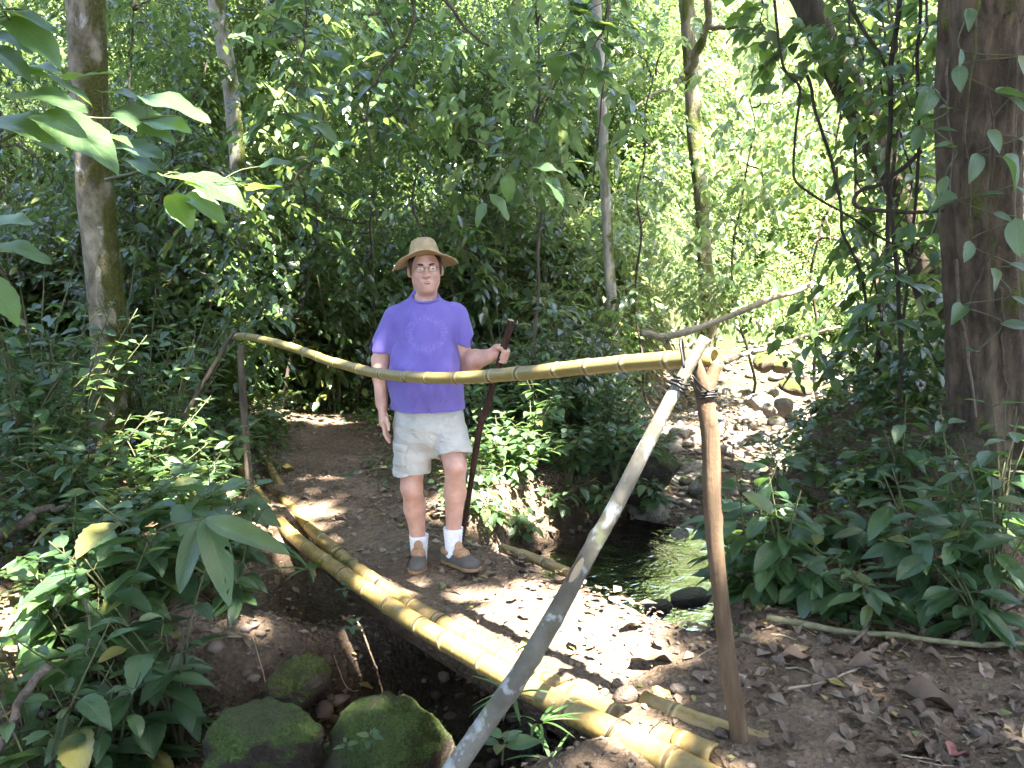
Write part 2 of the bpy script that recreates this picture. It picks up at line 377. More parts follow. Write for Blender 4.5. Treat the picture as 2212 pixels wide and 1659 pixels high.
def mat_bamboo(name, green=0.0, dirty=0.3):
    b = NB(name); w = b.world_pos(); nd = b.attr('node'); ang = b.attr('ang'); al = b.attr('along')
    n1 = b.noise(w, 6, 3); n2 = b.noise(w, 38, 4, 0.65)
    c = b.mix(n1, (0.215, 0.142, 0.042), (0.325, 0.228, 0.078))
    if green: c = b.mix(b.mapr(n1, 0.3, 0.75, green, green * 0.4), c, (0.165, 0.142, 0.045))
    d = b.math('COSINE', b.math('SUBTRACT', ang, b.math('ADD', 2.6, b.math('MULTIPLY', b.math('SINE', b.math('MULTIPLY', al, 2.0)), 0.8))))
    c = b.mix(b.mapr(d, 0.985, 0.997, 0.0, 0.75), c, (0.10, 0.105, 0.025))
    c = b.mix(b.mapr(n2, 0.46, 0.68, 0, dirty), c, (0.115, 0.082, 0.036)); c = b.mix(b.mapr(b.noise(w, 3.2, 4, 0.7), 0.5, 0.7, 0, dirty * 0.8), c, (0.15, 0.105, 0.052))
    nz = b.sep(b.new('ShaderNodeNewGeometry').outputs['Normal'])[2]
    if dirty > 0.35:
        m = b.mapr(b.math('ADD', b.math('MULTIPLY', nz, -0.5), n2), 0.55, 0.85, 0, 0.85)  # darker olive on faces turned downward, broken up by noise
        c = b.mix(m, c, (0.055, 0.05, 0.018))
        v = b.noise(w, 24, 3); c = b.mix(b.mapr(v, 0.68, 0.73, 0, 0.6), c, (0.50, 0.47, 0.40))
    c = b.mix(b.mapr(nd, 0.0, 0.009, 0.9, 0.0), c, (0.085, 0.055, 0.022))
    c = b.mix(b.math('MULTIPLY', b.mapr(nd, 0.010, 0.022, 0.5, 0.0), b.mapr(nd, 0.006, 0.010, 0.0, 1.0)), c, (0.50, 0.44, 0.24))
    b.bump(n2, 0.12, 0.004)
    return b.fin(c, b.mapr(n2, 0.3, 0.7, 0.28, 0.48), 0.5)
M_BAMBOO_RAIL = mat_bamboo('bamboo_rail', green=0.75, dirty=0.15)
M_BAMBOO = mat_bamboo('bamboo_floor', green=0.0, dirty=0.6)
def mat_simple(name, c, rough=0.6, spec=0.4, nscale=0, amt=0.3, metal=0.0, bump=0.0):
    b = NB(name); b.p.inputs['Metallic'].default_value = metal
    if nscale:
        n = b.noise(b.obj(), nscale, 3); col = b.mix(b.mapr(n, 0.3, 0.7), tuple(x * (1 - amt) for x in c), tuple(min(1, x * (1 + amt)) for x in c))
        if bump: b.bump(n, bump, 0.004)
        return b.fin(col, rough, spec)
    return b.fin(c, rough, spec)
M_WIRE = mat_simple('black_wire', (0.016, 0.015, 0.015), 0.5)
def mat_water():
    b = NB('water'); w = b.world_pos(); n = b.noise(b.scale(w, (1, 1, 1)), 9, 3, 0.6, 0.5); n2 = b.noise(w, 30, 2)
    h = b.math('ADD', n, b.math('MULTIPLY', n2, 0.3))
    bp = b.new('ShaderNodeBump'); b.l(h, bp.inputs['Height']); bp.inputs['Strength'].default_value = 0.45; bp.inputs['Distance'].default_value = 0.03
    g = b.new('ShaderNodeBsdfGlossy'); g.inputs['Roughness'].default_value = 0.04; b.l(bp.outputs[0], g.inputs['Normal'])
    t = b.new('ShaderNodeBsdfTransparent'); t.inputs[0].default_value = (0.36, 0.27, 0.17, 1)
    f = b.new('ShaderNodeFresnel'); f.inputs[0].default_value = 1.4; b.l(bp.outputs[0], f.inputs['Normal'])
    mx = b.new('ShaderNodeMixShader'); b.l(b.math('MULTIPLY', f.outputs[0], 1.0), mx.inputs[0]); b.l(t.outputs[0], mx.inputs[1]); b.l(g.outputs[0], mx.inputs[2])
    b.l(mx.outputs[0], b.out.inputs[0]); return b.m
M_WATER = mat_water()

# ------------------------------------------------------------------ terrain
CL = np.array([(-9, -0.6), (-4.6, 1.3), (-2.6, 2.25), (-1.5, 2.75), (-0.6, 3.2), (0.05, 3.8), (0.47, 4.6), (0.80, 5.4), (1.45, 6.4), (2.5, 8.2), (3.5, 10.5), (5.2, 14), (7.6, 20), (10.5, 28), (15, 45)])
_cl = resample(np.c_[CL, np.zeros(len(CL))], 160)[:, :2]
def stream_dist(x, y):
    q = np.c_[x, y]; best = np.full(len(q), 1e9); by = np.zeros(len(q)); side = np.zeros(len(q))
    for a, b in zip(_cl[:-1], _cl[1:]):
        d = b - a; t = np.clip(((q - a) @ d) / (d @ d), 0, 1); p = a + t[:, None] * d
        r = np.linalg.norm(q - p, axis=1); m = r < best
        best = np.where(m, r, best); by = np.where(m, p[:, 1], by)
        side = np.where(m, np.sign(d[0] * (q[:, 1] - a[1]) - d[1] * (q[:, 0] - a[0])), side)
    return best, by, side           # side +1: left / far bank
def bed_z(yc):
    return np.where(yc < 3.9, -0.80, -0.80 + 0.2 * sstep(3.9, 4.7, yc)) + 0.10 * sstep(5.9, 6.6, yc) + 0.085 * np.clip(yc - 6.2, 0, 12) + 0.45 * np.clip(yc - 14.5, 0, 16)
def bank_z(x, y):
    b = 0.62 * sstep(3.5, 5.2, y) * sstep(1.35, 2.7, x) + 0.22 * np.clip(x - 3.2, 0, 20)
    b = b + 0.45 * sstep(-2.2, -3.4, x) * sstep(3.7, 4.9, y) + 0.25 * np.clip(-x - 3.6, 0, 20)
    return b
def hgt(x, y):
    x = np.atleast_1d(np.asarray(x, float)); y = np.atleast_1d(np.asarray(y, float))
    s, yc, side = stream_dist(x, y)
    hw = 0.58 - 0.02 * sstep(4.2, 5.2, yc) + 0.65 * sstep(6.5, 9.5, yc)
    bw = 0.50 - 0.1 * sstep(4.2, 5.0, yc) + 0.9 * sstep(6.3, 10, yc)
    top = bank_z(x, y)
    hillL = np.clip(y - 9.3, 0, 21) * 0.50 * sstep(0.2, 2.4, s) * (side > 0)
    hillR = (np.clip(y - 9.0, 0, 21) * 0.25 + np.clip(y - 12.5, 0, 17.5) * 0.25) * sstep(0.5, 4.0, s) * (side <= 0)
    top = top + hillL + hillR + np.maximum(bed_z(yc) + 0.35, 0) * (yc > 6.2)
    t = sstep(0, 1, (s - hw) / bw)
    top = top - 0.42 * np.exp(-(((x + 1.12) / 0.55) ** 2 + ((y - 4.45) / 0.55) ** 2))
    z = bed_z(yc) * (1 - t) + top * t
    q = np.c_[x, y, np.zeros(len(x))]
    far = sstep(7, 14, y)
    z = z + fbm(q * 0.9, 2, 3) * (0.03 + 0.25 * far) + fbm(q * 4.0, 3, 5) * 0.022 + fbm(q * 17, 2, 9) * 0.008
    return z
def H(x, y): return float(hgt(x, y)[0])

def axis(a, b, fine, lo, hi, grow):
    xs = list(np.arange(a, b, fine)); st = fine; v = a
    left = []
    while v > lo: st *= grow; v -= st; left.append(v)
    st = fine; v = xs[-1]; right = []
    while v < hi: st *= grow; v += st; right.append(v)
    return np.array(left[::-1] + xs + right)
gx = axis(-3.6, 3.6, 0.036, -60, 60, 1.09); gy = axis(1.6, 7.6, 0.036, -14, 90, 1.07)
X, Y = np.meshgrid(gx, gy); Z = hgt(X.ravel(), Y.ravel())
nx, ny = len(gx), len(gy)
i = np.arange(ny - 1)[:, None] * nx; j = np.arange(nx - 1)[None, :]
Fq = np.stack([i + j, i + j + 1, i + nx + j + 1, i + nx + j], -1).reshape(-1, 4)
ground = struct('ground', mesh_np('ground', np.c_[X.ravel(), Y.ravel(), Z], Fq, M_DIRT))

# water of the stream, above the bridge
wp = _cl[(_cl[:, 1] > 3.9) & (_cl[:, 1] < 6.35)]
wp = resample(np.c_[wp, np.zeros(len(wp))], 120)
tg = np.gradient(wp, axis=0); nrm = np.c_[-tg[:, 1], tg[:, 0]]; nrm /= np.linalg.norm(nrm, axis=1)[:, None]
wz = bed_z(wp[:, 1]) + 0.12 - 0.04 * sstep(5.6, 6.3, wp[:, 1])
ws = np.linspace(-1, 1, 25)
half = 0.70 - 0.3 * sstep(5.5, 6.3, wp[:, 1])
WV = np.stack([np.c_[wp[:, 0] + nrm[:, 0] * half * s, wp[:, 1] + nrm[:, 1] * half * s, wz] for s in ws], 1).reshape(-1, 3)
WV[:, 2] += fbm(WV * 7, 2, 31) * 0.006
i = np.arange(119)[:, None] * 25; j = np.arange(24)[None, :]
struct('stream_water', mesh_np('stream_water', WV, np.stack([i + j, i + j + 1, i + 25 + j + 1, i + 25 + j], -1).reshape(-1, 4), M_WATER))

# ------------------------------------------------------------------ stones
def ico(sub):
    bm = bmesh.new(); bmesh.ops.create_icosphere(bm, subdivisions=sub, radius=1.0); bm.verts.ensure_lookup_table()
    v = np.array([x.co[:] for x in bm.verts]); f = np.array([[a.index for a in t.verts] for t in bm.faces]); bm.free(); return v, f
ICO = {k: ico(k) for k in (1, 2, 3, 5)}
def stone_mesh(name, sub, seed, mat, dims=(1, 1, 1), rough=0.22, flat=0.0):
    v, f = ICO[sub]; v = v.copy()
    n = fbm(v * 1.1 + seed * 7.7, 3, seed)
    v = v * (1 + rough * n)[:, None]
    rs = np.random.RandomState(seed)
    for _ in range(9):                                   # knock facets off
        d = rs.normal(size=3); d /= np.linalg.norm(d); lim = rs.uniform(0.62, 0.95); k = v @ d
        v = v - np.clip(k - lim, 0, None)[:, None] * d * 0.8
    v *= np.array(dims)
    if flat: v[:, 2] = np.where(v[:, 2] < -flat, -flat + (v[:, 2] + flat) * 0.2, v[:, 2])
    if sub >= 4: v += (fbm(v * 6, 2, seed + 1) * 0.018 + fbm(v * 16, 3, seed + 3) * 0.013 + fbm(v * 45, 2, seed + 5) * 0.005)[:, None] * v / (np.linalg.norm(v, axis=1)[:, None] + 1e-9)
    return mesh_np(name, v, f, mat)
STONES = [stone_mesh('stone', 3, 40 + k, M_STONE_STREAM) for k in range(6)]
STONES_DIRT = [stone_mesh('stone', 2, 60 + k, M_STONE) for k in range(5)]
STONES_WET = [stone_mesh('stone', 2, 70 + k, M_STONE_DARK) for k in range(4)]
def put_stone(me, p, dims, rz, label, group=None, name='stone', cat='stone', tilt=(0, 0)):
    o = obj(name, me); o.location = tuple(p); o.scale = tuple(dims); o.rotation_euler = (tilt[0], tilt[1], rz); return tag(o, label, cat, group)

BOULDERS = []
def boulder(u, v, d, w, hh, dep, seed, label, mat=M_STONE_MOSSY, rz=0.0, flat=0.5, tilt=(0, 0)):
    c = P(u, v, d); me = stone_mesh('boulder', 5, seed, mat, (w / 2, dep / 2, hh / 2), 0.30)
    o = obj('boulder', me); o.location = tuple(c); o.rotation_euler = (tilt[0], tilt[1], rz); BOULDERS.append((o, me)); return tag(o, label, 'boulder')
boulder(640, 1478, 3.75, 0.34, 0.24, 0.26, 3, 'small oval moss-tinged boulder lying highest in the gully beside bare soil', M_STONE_MOSSY2, 0.2)
boulder(578, 1652, 3.12, 0.47, 0.46, 0.44, 5, 'bright green mossy boulder, lower left of the pair at the frame bottom', M_STONE_MOSSY, 0.5)
boulder(840, 1672, 3.18, 0.56, 0.52, 0.5, 8, 'largest dark mossy boulder under the bridge, right of the bright mossy one', M_STONE_MOSSY, -0.2)
boulder(165, 1660, 3.30, 0.62, 0.50, 0.5, 12, 'dull mossy boulder half buried in the bank at the bottom left corner', M_STONE_MOSSY, 0.3)
boulder(1380, 1010, 6.7, 0.70, 0.62, 0.6, 15, 'mossy boulder set in the stream bank below the bush behind the leaning brace', M_STONE_MOSSY, 0.1)

rs = np.random.RandomState(21)
special = [  # u, v, d, width, height, mesh kind, label
    (1722, 838, 9.6, 0.52, 0.26, 'm', 'largest mossy rounded rock in the sunlit stream bed, with a green cap'),
    (1655, 782, 11.0, 0.36, 0.30, 'm', 'dark upright mossy rock, left of two at the head of the stream bed'),
    (1690, 790, 10.9, 0.36, 0.26, 'm', 'dark rounded mossy rock, right of two at the head of the stream bed'),
    (1800, 845, 9.3, 0.24, 0.16, 'm', 'yellow-green mossy rock right of the largest capped rock'),
    (1845, 880, 8.6, 0.32, 0.22, 'm', 'moss-covered rock at the right margin of the sunlit stream stones'),
    (1640, 868, 9.0, 0.34, 0.20, 's', 'pale tan wedge-shaped rock in the sunlit stream bed'),
    (1692, 878, 8.6, 0.24, 0.24, 's', 'pale round boulder with a shaded face among the sunlit stream stones'),
    (1660, 885, 8.5, 0.20, 0.14, 's', 'small pale rock wedged left of the round sunlit stream boulder'),
    (1790, 885, 8.5, 0.22, 0.16, 's', 'whitish angular rock in full sun right of the round stream boulder'),
    (1660, 700, 13.5, 0.5, 0.3, 's', 'grey rock far up the stream under the fallen pale branch'),
]
for k, (u, v, d, w, hh, kind, lab) in enumerate(special):
    c = P(u, v, d); me = STONES[k % 6]
    if kind == 'm': me = me.copy(); me.materials[0] = M_STONE_MOSSY2
    z = max(c[2], H(c[0], c[1]) + hh * 0.22)
    put_stone(me, (c[0], c[1], z), (w / 2, w * 0.42, hh / 2), rs.uniform(0, 6), lab, 'rocks of the stream bed')
n = 0
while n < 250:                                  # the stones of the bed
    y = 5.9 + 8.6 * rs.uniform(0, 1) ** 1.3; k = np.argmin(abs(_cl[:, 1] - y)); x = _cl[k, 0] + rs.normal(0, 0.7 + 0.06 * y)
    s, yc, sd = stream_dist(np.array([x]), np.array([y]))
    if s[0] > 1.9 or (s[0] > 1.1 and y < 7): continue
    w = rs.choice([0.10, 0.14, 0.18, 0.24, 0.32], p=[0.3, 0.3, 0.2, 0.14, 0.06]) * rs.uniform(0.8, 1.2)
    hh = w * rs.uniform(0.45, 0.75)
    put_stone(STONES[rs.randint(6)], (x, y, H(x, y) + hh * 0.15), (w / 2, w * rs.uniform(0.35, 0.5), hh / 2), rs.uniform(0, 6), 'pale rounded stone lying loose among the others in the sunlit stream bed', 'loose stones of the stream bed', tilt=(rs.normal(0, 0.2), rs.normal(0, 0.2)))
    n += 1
n = 0
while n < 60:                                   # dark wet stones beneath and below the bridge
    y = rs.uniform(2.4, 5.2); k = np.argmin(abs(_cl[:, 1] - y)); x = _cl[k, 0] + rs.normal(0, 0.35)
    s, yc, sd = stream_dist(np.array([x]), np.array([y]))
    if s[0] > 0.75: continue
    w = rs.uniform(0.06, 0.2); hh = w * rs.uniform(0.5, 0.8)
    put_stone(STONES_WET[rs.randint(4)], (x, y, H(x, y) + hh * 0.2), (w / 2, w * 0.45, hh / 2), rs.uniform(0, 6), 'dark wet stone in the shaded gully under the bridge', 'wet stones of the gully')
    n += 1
# black wet rocks where the water breaks
for (u, v, w, lab) in ((1490, 1290, 0.34, 'black wet rock in the broken water below the pool'), (1580, 1250, 0.30, 'black wet rock at the foot of the right bank in the stream'), (1420, 1312, 0.22, 'small black wet rock at the bridge side of the riffle')):
    c = G(u, v, -0.47); put_stone(STONES_WET[1], c, (w / 2, w * 0.3, 0.06), 0.4, lab)

# ------------------------------------------------------------------ bamboo
def bamboo(name, pts, r0, r1, mat, parent, step=0.2, seed=0, ring=16, hollow_end=False):
    rsx = np.random.RandomState(seed); pts = np.asarray(pts, float)
    dense = resample(pts, 400); L = np.r_[0, np.cumsum(np.linalg.norm(np.diff(dense, axis=0), axis=1))]; tot = L[-1]
    nodes = []; s = rsx.uniform(0.05, step)
    while s < tot - 0.03: nodes.append(s); s += step * rsx.uniform(0.8, 1.2)
    nodes = np.array(nodes); ss = set(np.linspace(0, tot, int(tot / 0.05)).tolist())
    for nd in nodes: ss |= {nd + o for o in (-0.03, -0.013, -0.007, -0.003, 0.0, 0.003, 0.007, 0.013, 0.03) if 0 < nd + o < tot}
    ss = np.array(sorted(ss)); p = np.stack([np.interp(ss, L, dense[:, k]) for k in range(3)], 1)
    nd = np.min(abs(ss[:, None] - nodes[None, :]), axis=1)
    sg = ss[:, None] - nodes[None, :]; kk = np.argmin(abs(sg), axis=1); sgn = sg[np.arange(len(ss)), kk]
    r = np.interp(ss, [0, tot], [r0, r1]) * (1 + 0.075 * np.exp(-(nd / 0.009) ** 2) + 0.03 * np.exp(-(nd / 0.03) ** 2) - 0.02 * (sgn > 0.004) * np.exp(-(nd / 0.02) ** 2))
    jog = np.cumsum(rsx.normal(0, 0.0028, len(nodes) + 1)); k2 = np.searchsorted(nodes, ss)
    p[:, 2] += (jog[k2] - np.interp(ss, [0, tot], [jog[0], jog[-1]]))
    v, f, at = tube_arr(p, r, ring, caps=not hollow_end)
    at['node'] = np.r_[np.repeat(nd, ring), ([] if hollow_end else [1, 1])]
    if hollow_end:                      # wall thickness at both cut ends
        v2, f2, a2 = tube_arr(p[[0, 1, 2]], r[:3] * 0.72, ring, caps=False); v3, f3, a3 = tube_arr(p[[-3, -2, -1]], r[-3:] * 0.72, ring, caps=False)
        a2['node'] = np.full(len(v2), 0.02); a3['node'] = np.full(len(v3), 0.02)
        n0, n1 = len(v), len(v) + len(v2); jj = np.arange(ring); k3 = (jj + 1) % ring; last = (len(p) - 1) * ring
        rim = np.vstack([np.stack([jj, n0 + jj, n0 + k3, k3], -1), np.stack([last + jj, last + k3, n1 + 2 * ring + k3, n1 + 2 * ring + jj], -1)])
        V, F, A = join_arr([(v, [f[0]], at), (v2, [f2[0][:, ::-1]], a2), (v3, [f3[0][:, ::-1]], a3)]); F = [np.vstack([F[0], rim])]
        # diaphragms
        base = len(V); V = np.vstack([V, p[2], p[-3]]); 
        tri = np.vstack([np.stack([np.full(ring, base), n0 + 2 * ring + jj, n0 + 2 * ring + k3], -1), np.stack([np.full(ring, base + 1), n1 + k3, n1 + jj], -1)])
        F.append(tri); A = {k: np.r_[a, [0.02, 0.02]] for k, a in A.items()}
        return obj(name, mesh_np(name, V, F, mat, attrs=A), parent)
    return obj(name, mesh_np(name, v, f, mat, attrs=at), parent)

bridge = thing('bamboo_footbridge', 'sagging yellow bamboo pole footbridge packed with brown soil across the stream', 'footbridge')
A1, B1 = G(545, 1050, 0.0), G(1490, 1665, 0.0)
out_px = [(545, 1050), (585, 1105), (640, 1165), (720, 1228), (820, 1296), (920, 1362), (1020, 1420), (1120, 1478), (1230, 1536), (1350, 1597), (1490, 1665)]
outer = [G(u, v, on_line(u, v, A1, B1)[2] * 0.5) for u, v in out_px]
d0 = outer[0] - outer[1]; d1 = outer[-1] - outer[-2]
outer = [outer[0] + d0 * 1.3 + np.array([-0.05, 0.1, 0.0])] + outer + [outer[-1] + d1 * 1.5]
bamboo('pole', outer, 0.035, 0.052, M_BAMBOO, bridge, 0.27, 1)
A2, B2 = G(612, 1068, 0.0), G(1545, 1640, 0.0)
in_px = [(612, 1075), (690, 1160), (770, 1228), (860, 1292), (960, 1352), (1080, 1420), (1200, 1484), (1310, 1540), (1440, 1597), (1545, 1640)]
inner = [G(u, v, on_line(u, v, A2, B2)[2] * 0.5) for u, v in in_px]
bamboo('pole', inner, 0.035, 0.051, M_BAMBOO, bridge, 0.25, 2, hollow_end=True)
bamboo('pole', [G(1392, 1512, 0.0), G(1490, 1556, 0.005), G(1590, 1590, 0.0), G(1680, 1620, -0.02)], 0.036, 0.042, M_BAMBOO, bridge, 0.22, 3)
bamboo('pole', [G(512, 975, 0.05), G(516, 1010, 0.0), G(522, 1055, -0.06)], 0.033, 0.035, M_BAMBOO, bridge, 0.2, 4)
bamboo('pole', [G(563, 978, 0.01), G(590, 1022, 0.0), G(622, 1075, -0.02)], 0.028, 0.03, M_BAMBOO, bridge, 0.2, 5)
bamboo('pole', [G(1085, 1184, -0.095), G(1120, 1196, -0.076), G(1165, 1213, -0.072), G(1230, 1238, -0.078), G(1260, 1252, -0.1)], 0.028, 0.030, M_BAMBOO, bridge, 0.22, 6)
# soil deck between the poles
inn = resample(np.array(inner), 130)
ax = (B2 - A2)[:2] / np.linalg.norm((B2 - A2)[:2]); pr = np.array([-ax[1], ax[0]])
if pr[0] < 0: pr = -pr
pre = np.array([inn[0] - np.r_[ax, 0] * k * 0.03 for k in range(16, 0, -1)]); post = np.array([inn[-1] + np.r_[ax, 0] * k * 0.03 for k in range(1, 13)])
sp = np.vstack([pre, inn, post]); NW = 46; DW = 0.86
dv = []
tt = np.linspace(0, 1, len(sp))
def deck_z(p, t, w):
    return p[:, 2] + 0.032 - 0.05 * (np.exp(-(t / 0.05) ** 2) + np.exp(-((1 - t) / 0.05) ** 2))
for a in range(NW):
    w = a / (NW - 1) * DW
    q = sp.copy(); q[:, :2] += pr * (w - 0.01 + 0.03 * vnoise(np.c_[tt * 9, np.zeros(len(tt)), np.zeros(len(tt))], 4)[:, None] * (w > 0.5))
    q[:, 2] = deck_z(sp, tt, w) - 0.10 * sstep(DW - 0.14, DW, w) + 0.02 * math.sin(math.pi * w / DW)
    q[:, 2] += fbm(np.c_[q[:, :2] * 7, np.zeros(len(q))], 3, 15) * 0.014 + fbm(np.c_[q[:, :2] * 24, np.zeros(len(q))], 2, 16) * 0.007
    dv.append(q)
for w, dz in ((DW + 0.01, -0.2), (DW - 0.05, -0.24), (0.0, -0.2)):
    q = sp.copy(); q[:, :2] += pr * w; q[:, 2] += dz; dv.append(q)
DV = np.stack(dv, 1); nr, nc = DV.shape[:2]
i = np.arange(nr - 1)[:, None] * nc; j = np.arange(nc)[None, :]; jn = (j + 1) % nc
DF = np.stack([i + j, i + jn, i + nc + jn, i + nc + j], -1).reshape(-1, 4)
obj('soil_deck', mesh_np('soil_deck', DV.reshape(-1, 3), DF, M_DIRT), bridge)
def deck_height(x, y):
    """level one would stand on: the deck where there is one, else the ground"""
    z = hgt(x, y); x = np.atleast_1d(x); y = np.atleast_1d(y)
    rel = np.c_[x, y] - sp[0, :2]; a = rel @ ax; w = rel @ pr; Lm = np.linalg.norm(sp[-1, :2] - sp[0, :2])
    t = a / Lm; on = (t > 0) & (t < 1) & (w > 0) & (w < DW - 0.1)
    zd = np.interp(t, tt, sp[:, 2]) + 0.032 + 0.02 * np.sin(np.pi * np.clip(w / DW, 0, 1)) - 0.05 * (np.exp(-(t / 0.05) ** 2) + np.exp(-((1 - t) / 0.05) ** 2))
    q = np.c_[x, y, np.zeros(len(x))]; zd = zd + fbm(np.c_[q[:, :2] * 7, q[:, 2]], 3, 15) * 0.014 + fbm(np.c_[q[:, :2] * 24, q[:, 2]], 2, 16) * 0.007
    return np.where(on, np.maximum(z, zd), z)
def wire_loop(parent, c, axis_v, r, turns=2, name='wire_binding', thick=0.0035, seed=0, pitch=0.012):
    rsx = np.random.RandomState(seed); a = np.asarray(axis_v, float); a /= np.linalg.norm(a)
    e1 = np.cross(a, [0, 0, 1.0]); 
    if np.linalg.norm(e1) < 0.1: e1 = np.cross(a, [1.0, 0, 0])
    e1 /= np.linalg.norm(e1); e2 = np.cross(a, e1); n = 14 * turns + 1; th = np.linspace(0, 2 * math.pi * turns, n)
    rr = r + thick * 0.8
    pts = np.asarray(c)[None] + rr * (np.cos(th)[:, None] * e1 + np.sin(th)[:, None] * e2) + a[None] * (np.linspace(-0.5, 0.5, n)[:, None] * pitch * turns + rsx.normal(0, 0.002, n)[:, None])
    return tube(name, pts, thick, M_WIRE, parent, 5)
for k, (t, r_) in enumerate(((0.30, 0.05), (0.44, 0.052), (0.60, 0.054))):
    p = resample(np.array(inner), 100)[int(t * 99)]
    wire_loop(bridge, p, np.r_[ax, 0.0], r_ - 0.002, 2 if k == 1 else 1, thick=0.003, seed=k)
po = resample(np.array(outer), 100)
wire_loop(bridge, po[86], np.r_[ax, 0.0], 0.0575, 2, thick=0.0025, seed=7); wire_loop(bridge, resample(np.array(inner), 100)[93], np.r_[ax, 0.0], 0.057, 1, thick=0.0025, seed=8)

# ------------------------------------------------------------------ handrail
rail_t = thing('bamboo_handrail', 'single bowed bamboo handrail on two wooden posts with slanting braces along the footbridge', 'handrail')
NEAR_D, FAR_D = 2.52, 5.62
RA, RB = P(503, 727, FAR_D), P(1545, 772, NEAR_D)
rail_px = [(503, 727), (545, 729), (600, 741), (660, 762), (720, 783), (800, 804), (880, 816), (960, 821), (1055, 817), (1160, 808), (1260, 797), (1360, 787), (1470, 779), (1548, 773)]
rail_p = [on_line(u, v, RA, RB) for u, v in rail_px]
rail_p = [p + np.array([0, 0.02, 0]) for p in rail_p]
bamboo('rail', rail_p, 0.0245, 0.0305, M_BAMBOO_RAIL, rail_t, 0.215, 11, hollow_end=True)
def wobbly(pts, n, amp, seed):
    p = resample(pts, n); return p + np.stack([vnoise(np.c_[np.linspace(0, 9, n), np.full(n, k * 3.3), np.full(n, seed)], seed) for k in range(3)], 1) * amp
def knot_mod(seed, amt=0.06):
    rsx = np.random.RandomState(seed); ks = [(rsx.uniform(0.1, 1.4), rsx.uniform(0, 6.3), rsx.uniform(0.5, 1.0)) for _ in range(7)]
    def f(s, a):
        r = 1 + amt * np.sin(s * 9 + seed) * 0.5 + 0.03 * np.sin(3 * a + s * 5)
        for (ss, aa, w) in ks:
            da = np.angle(np.exp(1j * (a - aa))); r = r + 0.30 * w * np.exp(-((s - ss) / 0.018) ** 2 - (da / 0.35) ** 2)
        return r
    return f
npost = wobbly([P(1612, 1740, NEAR_D), P(1600, 1650, NEAR_D), P(1592, 1560, NEAR_D), P(1572, 1430, NEAR_D), P(1556, 1290, NEAR_D), P(1540, 1130, NEAR_D), P(1536, 1000, NEAR_D), P(1524, 880, NEAR_D), P(1524, 825, NEAR_D)], 70, 0.005, 5)
tube('post', npost, np.interp(np.linspace(0, 1, 70), [0, 0.5, 1], [0.032, 0.027, 0.030]), M_POST, rail_t, 20, knot_mod(4, 0.05))['label'] = 'smooth reddish-brown forked near post'
fk = P(1524, 832, NEAR_D)
tube('fork_prong', wobbly([fk + [0, 0.0, -0.03], P(1510, 806, NEAR_D - 0.01), P(1500, 776, NEAR_D - 0.015)], 10, 0.001, 1), np.linspace(0.027, 0.017, 10), M_POST, rail_t, 14)
tube('fork_prong', wobbly([fk + [0, 0.0, -0.03], P(1540, 808, NEAR_D + 0.005), P(1551, 785, NEAR_D + 0.005)], 10, 0.001, 2), np.linspace(0.027, 0.018, 10), M_POST, rail_t, 14)
BD = NEAR_D - 0.09
brace = wobbly([P(915, 1770, BD - 0.05), P(985, 1659, BD - 0.04), P(1120, 1460, BD - 0.03), P(1235, 1265, BD - 0.02), P(1345, 1060, BD), P(1440, 880, BD + 0.01), P(1525, 728, BD + 0.02)], 90, 0.005, 9)
br = tube('brace', brace, np.interp(np.linspace(0, 1, 90), [0, 0.3, 0.7, 1], [0.037, 0.033, 0.0245, 0.018]), M_BRACE, rail_t, 20, knot_mod(8, 0.06)); br['label'] = 'thick lichen-spotted brace'
sc_c = P(1247, 1236, BD - 0.047); sc_d = brace[50] - brace[44]; sc_d /= np.linalg.norm(sc_d)
v, f = ICO[3]; sv = v * np.array([0.013, 0.008, 0.05]); sv = sv[:, [0]] * np.cross(sc_d, [0, 1, 0]) + sv[:, [1]] * np.array([0, 1.0, 0]) + sv[:, [2]] * sc_d
o = obj('bark_scar', mesh_np('bark_scar', sv + sc_c + [0, 0.012, 0], f, M_CUT), br)
sv2 = v * np.array([0.020, 0.008, 0.066]); sv2 = sv2[:, [0]] * np.cross(sc_d, [0, 1, 0]) + sv2[:, [1]] * np.array([0, 1.0, 0]) + sv2[:, [2]] * sc_d
obj('bark_scar', mesh_np('bark_scar', sv2 + sc_c + [0, 0.017, 0], f, M_POST), br)
fpost = wobbly([P(543, 1095, FAR_D), P(539, 1040, FAR_D), P(531, 940, FAR_D), P(523, 830, FAR_D), P(519, 745, FAR_D)], 40, 0.004, 3)
tube('post', fpost, np.linspace(0.029, 0.022, 40), M_POST_DARK, rail_t, 14, knot_mod(14, 0.06))['label'] = 'dark weathered far post'
tube('brace', wobbly([P(345, 1000, FAR_D - 0.1), P(385, 925, FAR_D - 0.06), P(440, 826, FAR_D - 0.05), P(507, 712, FAR_D - 0.04)], 30, 0.006, 6), np.linspace(0.021, 0.013, 30), M_POST_DARK, rail_t, 10, knot_mod(15, 0.05))['label'] = 'thin grey far brace'
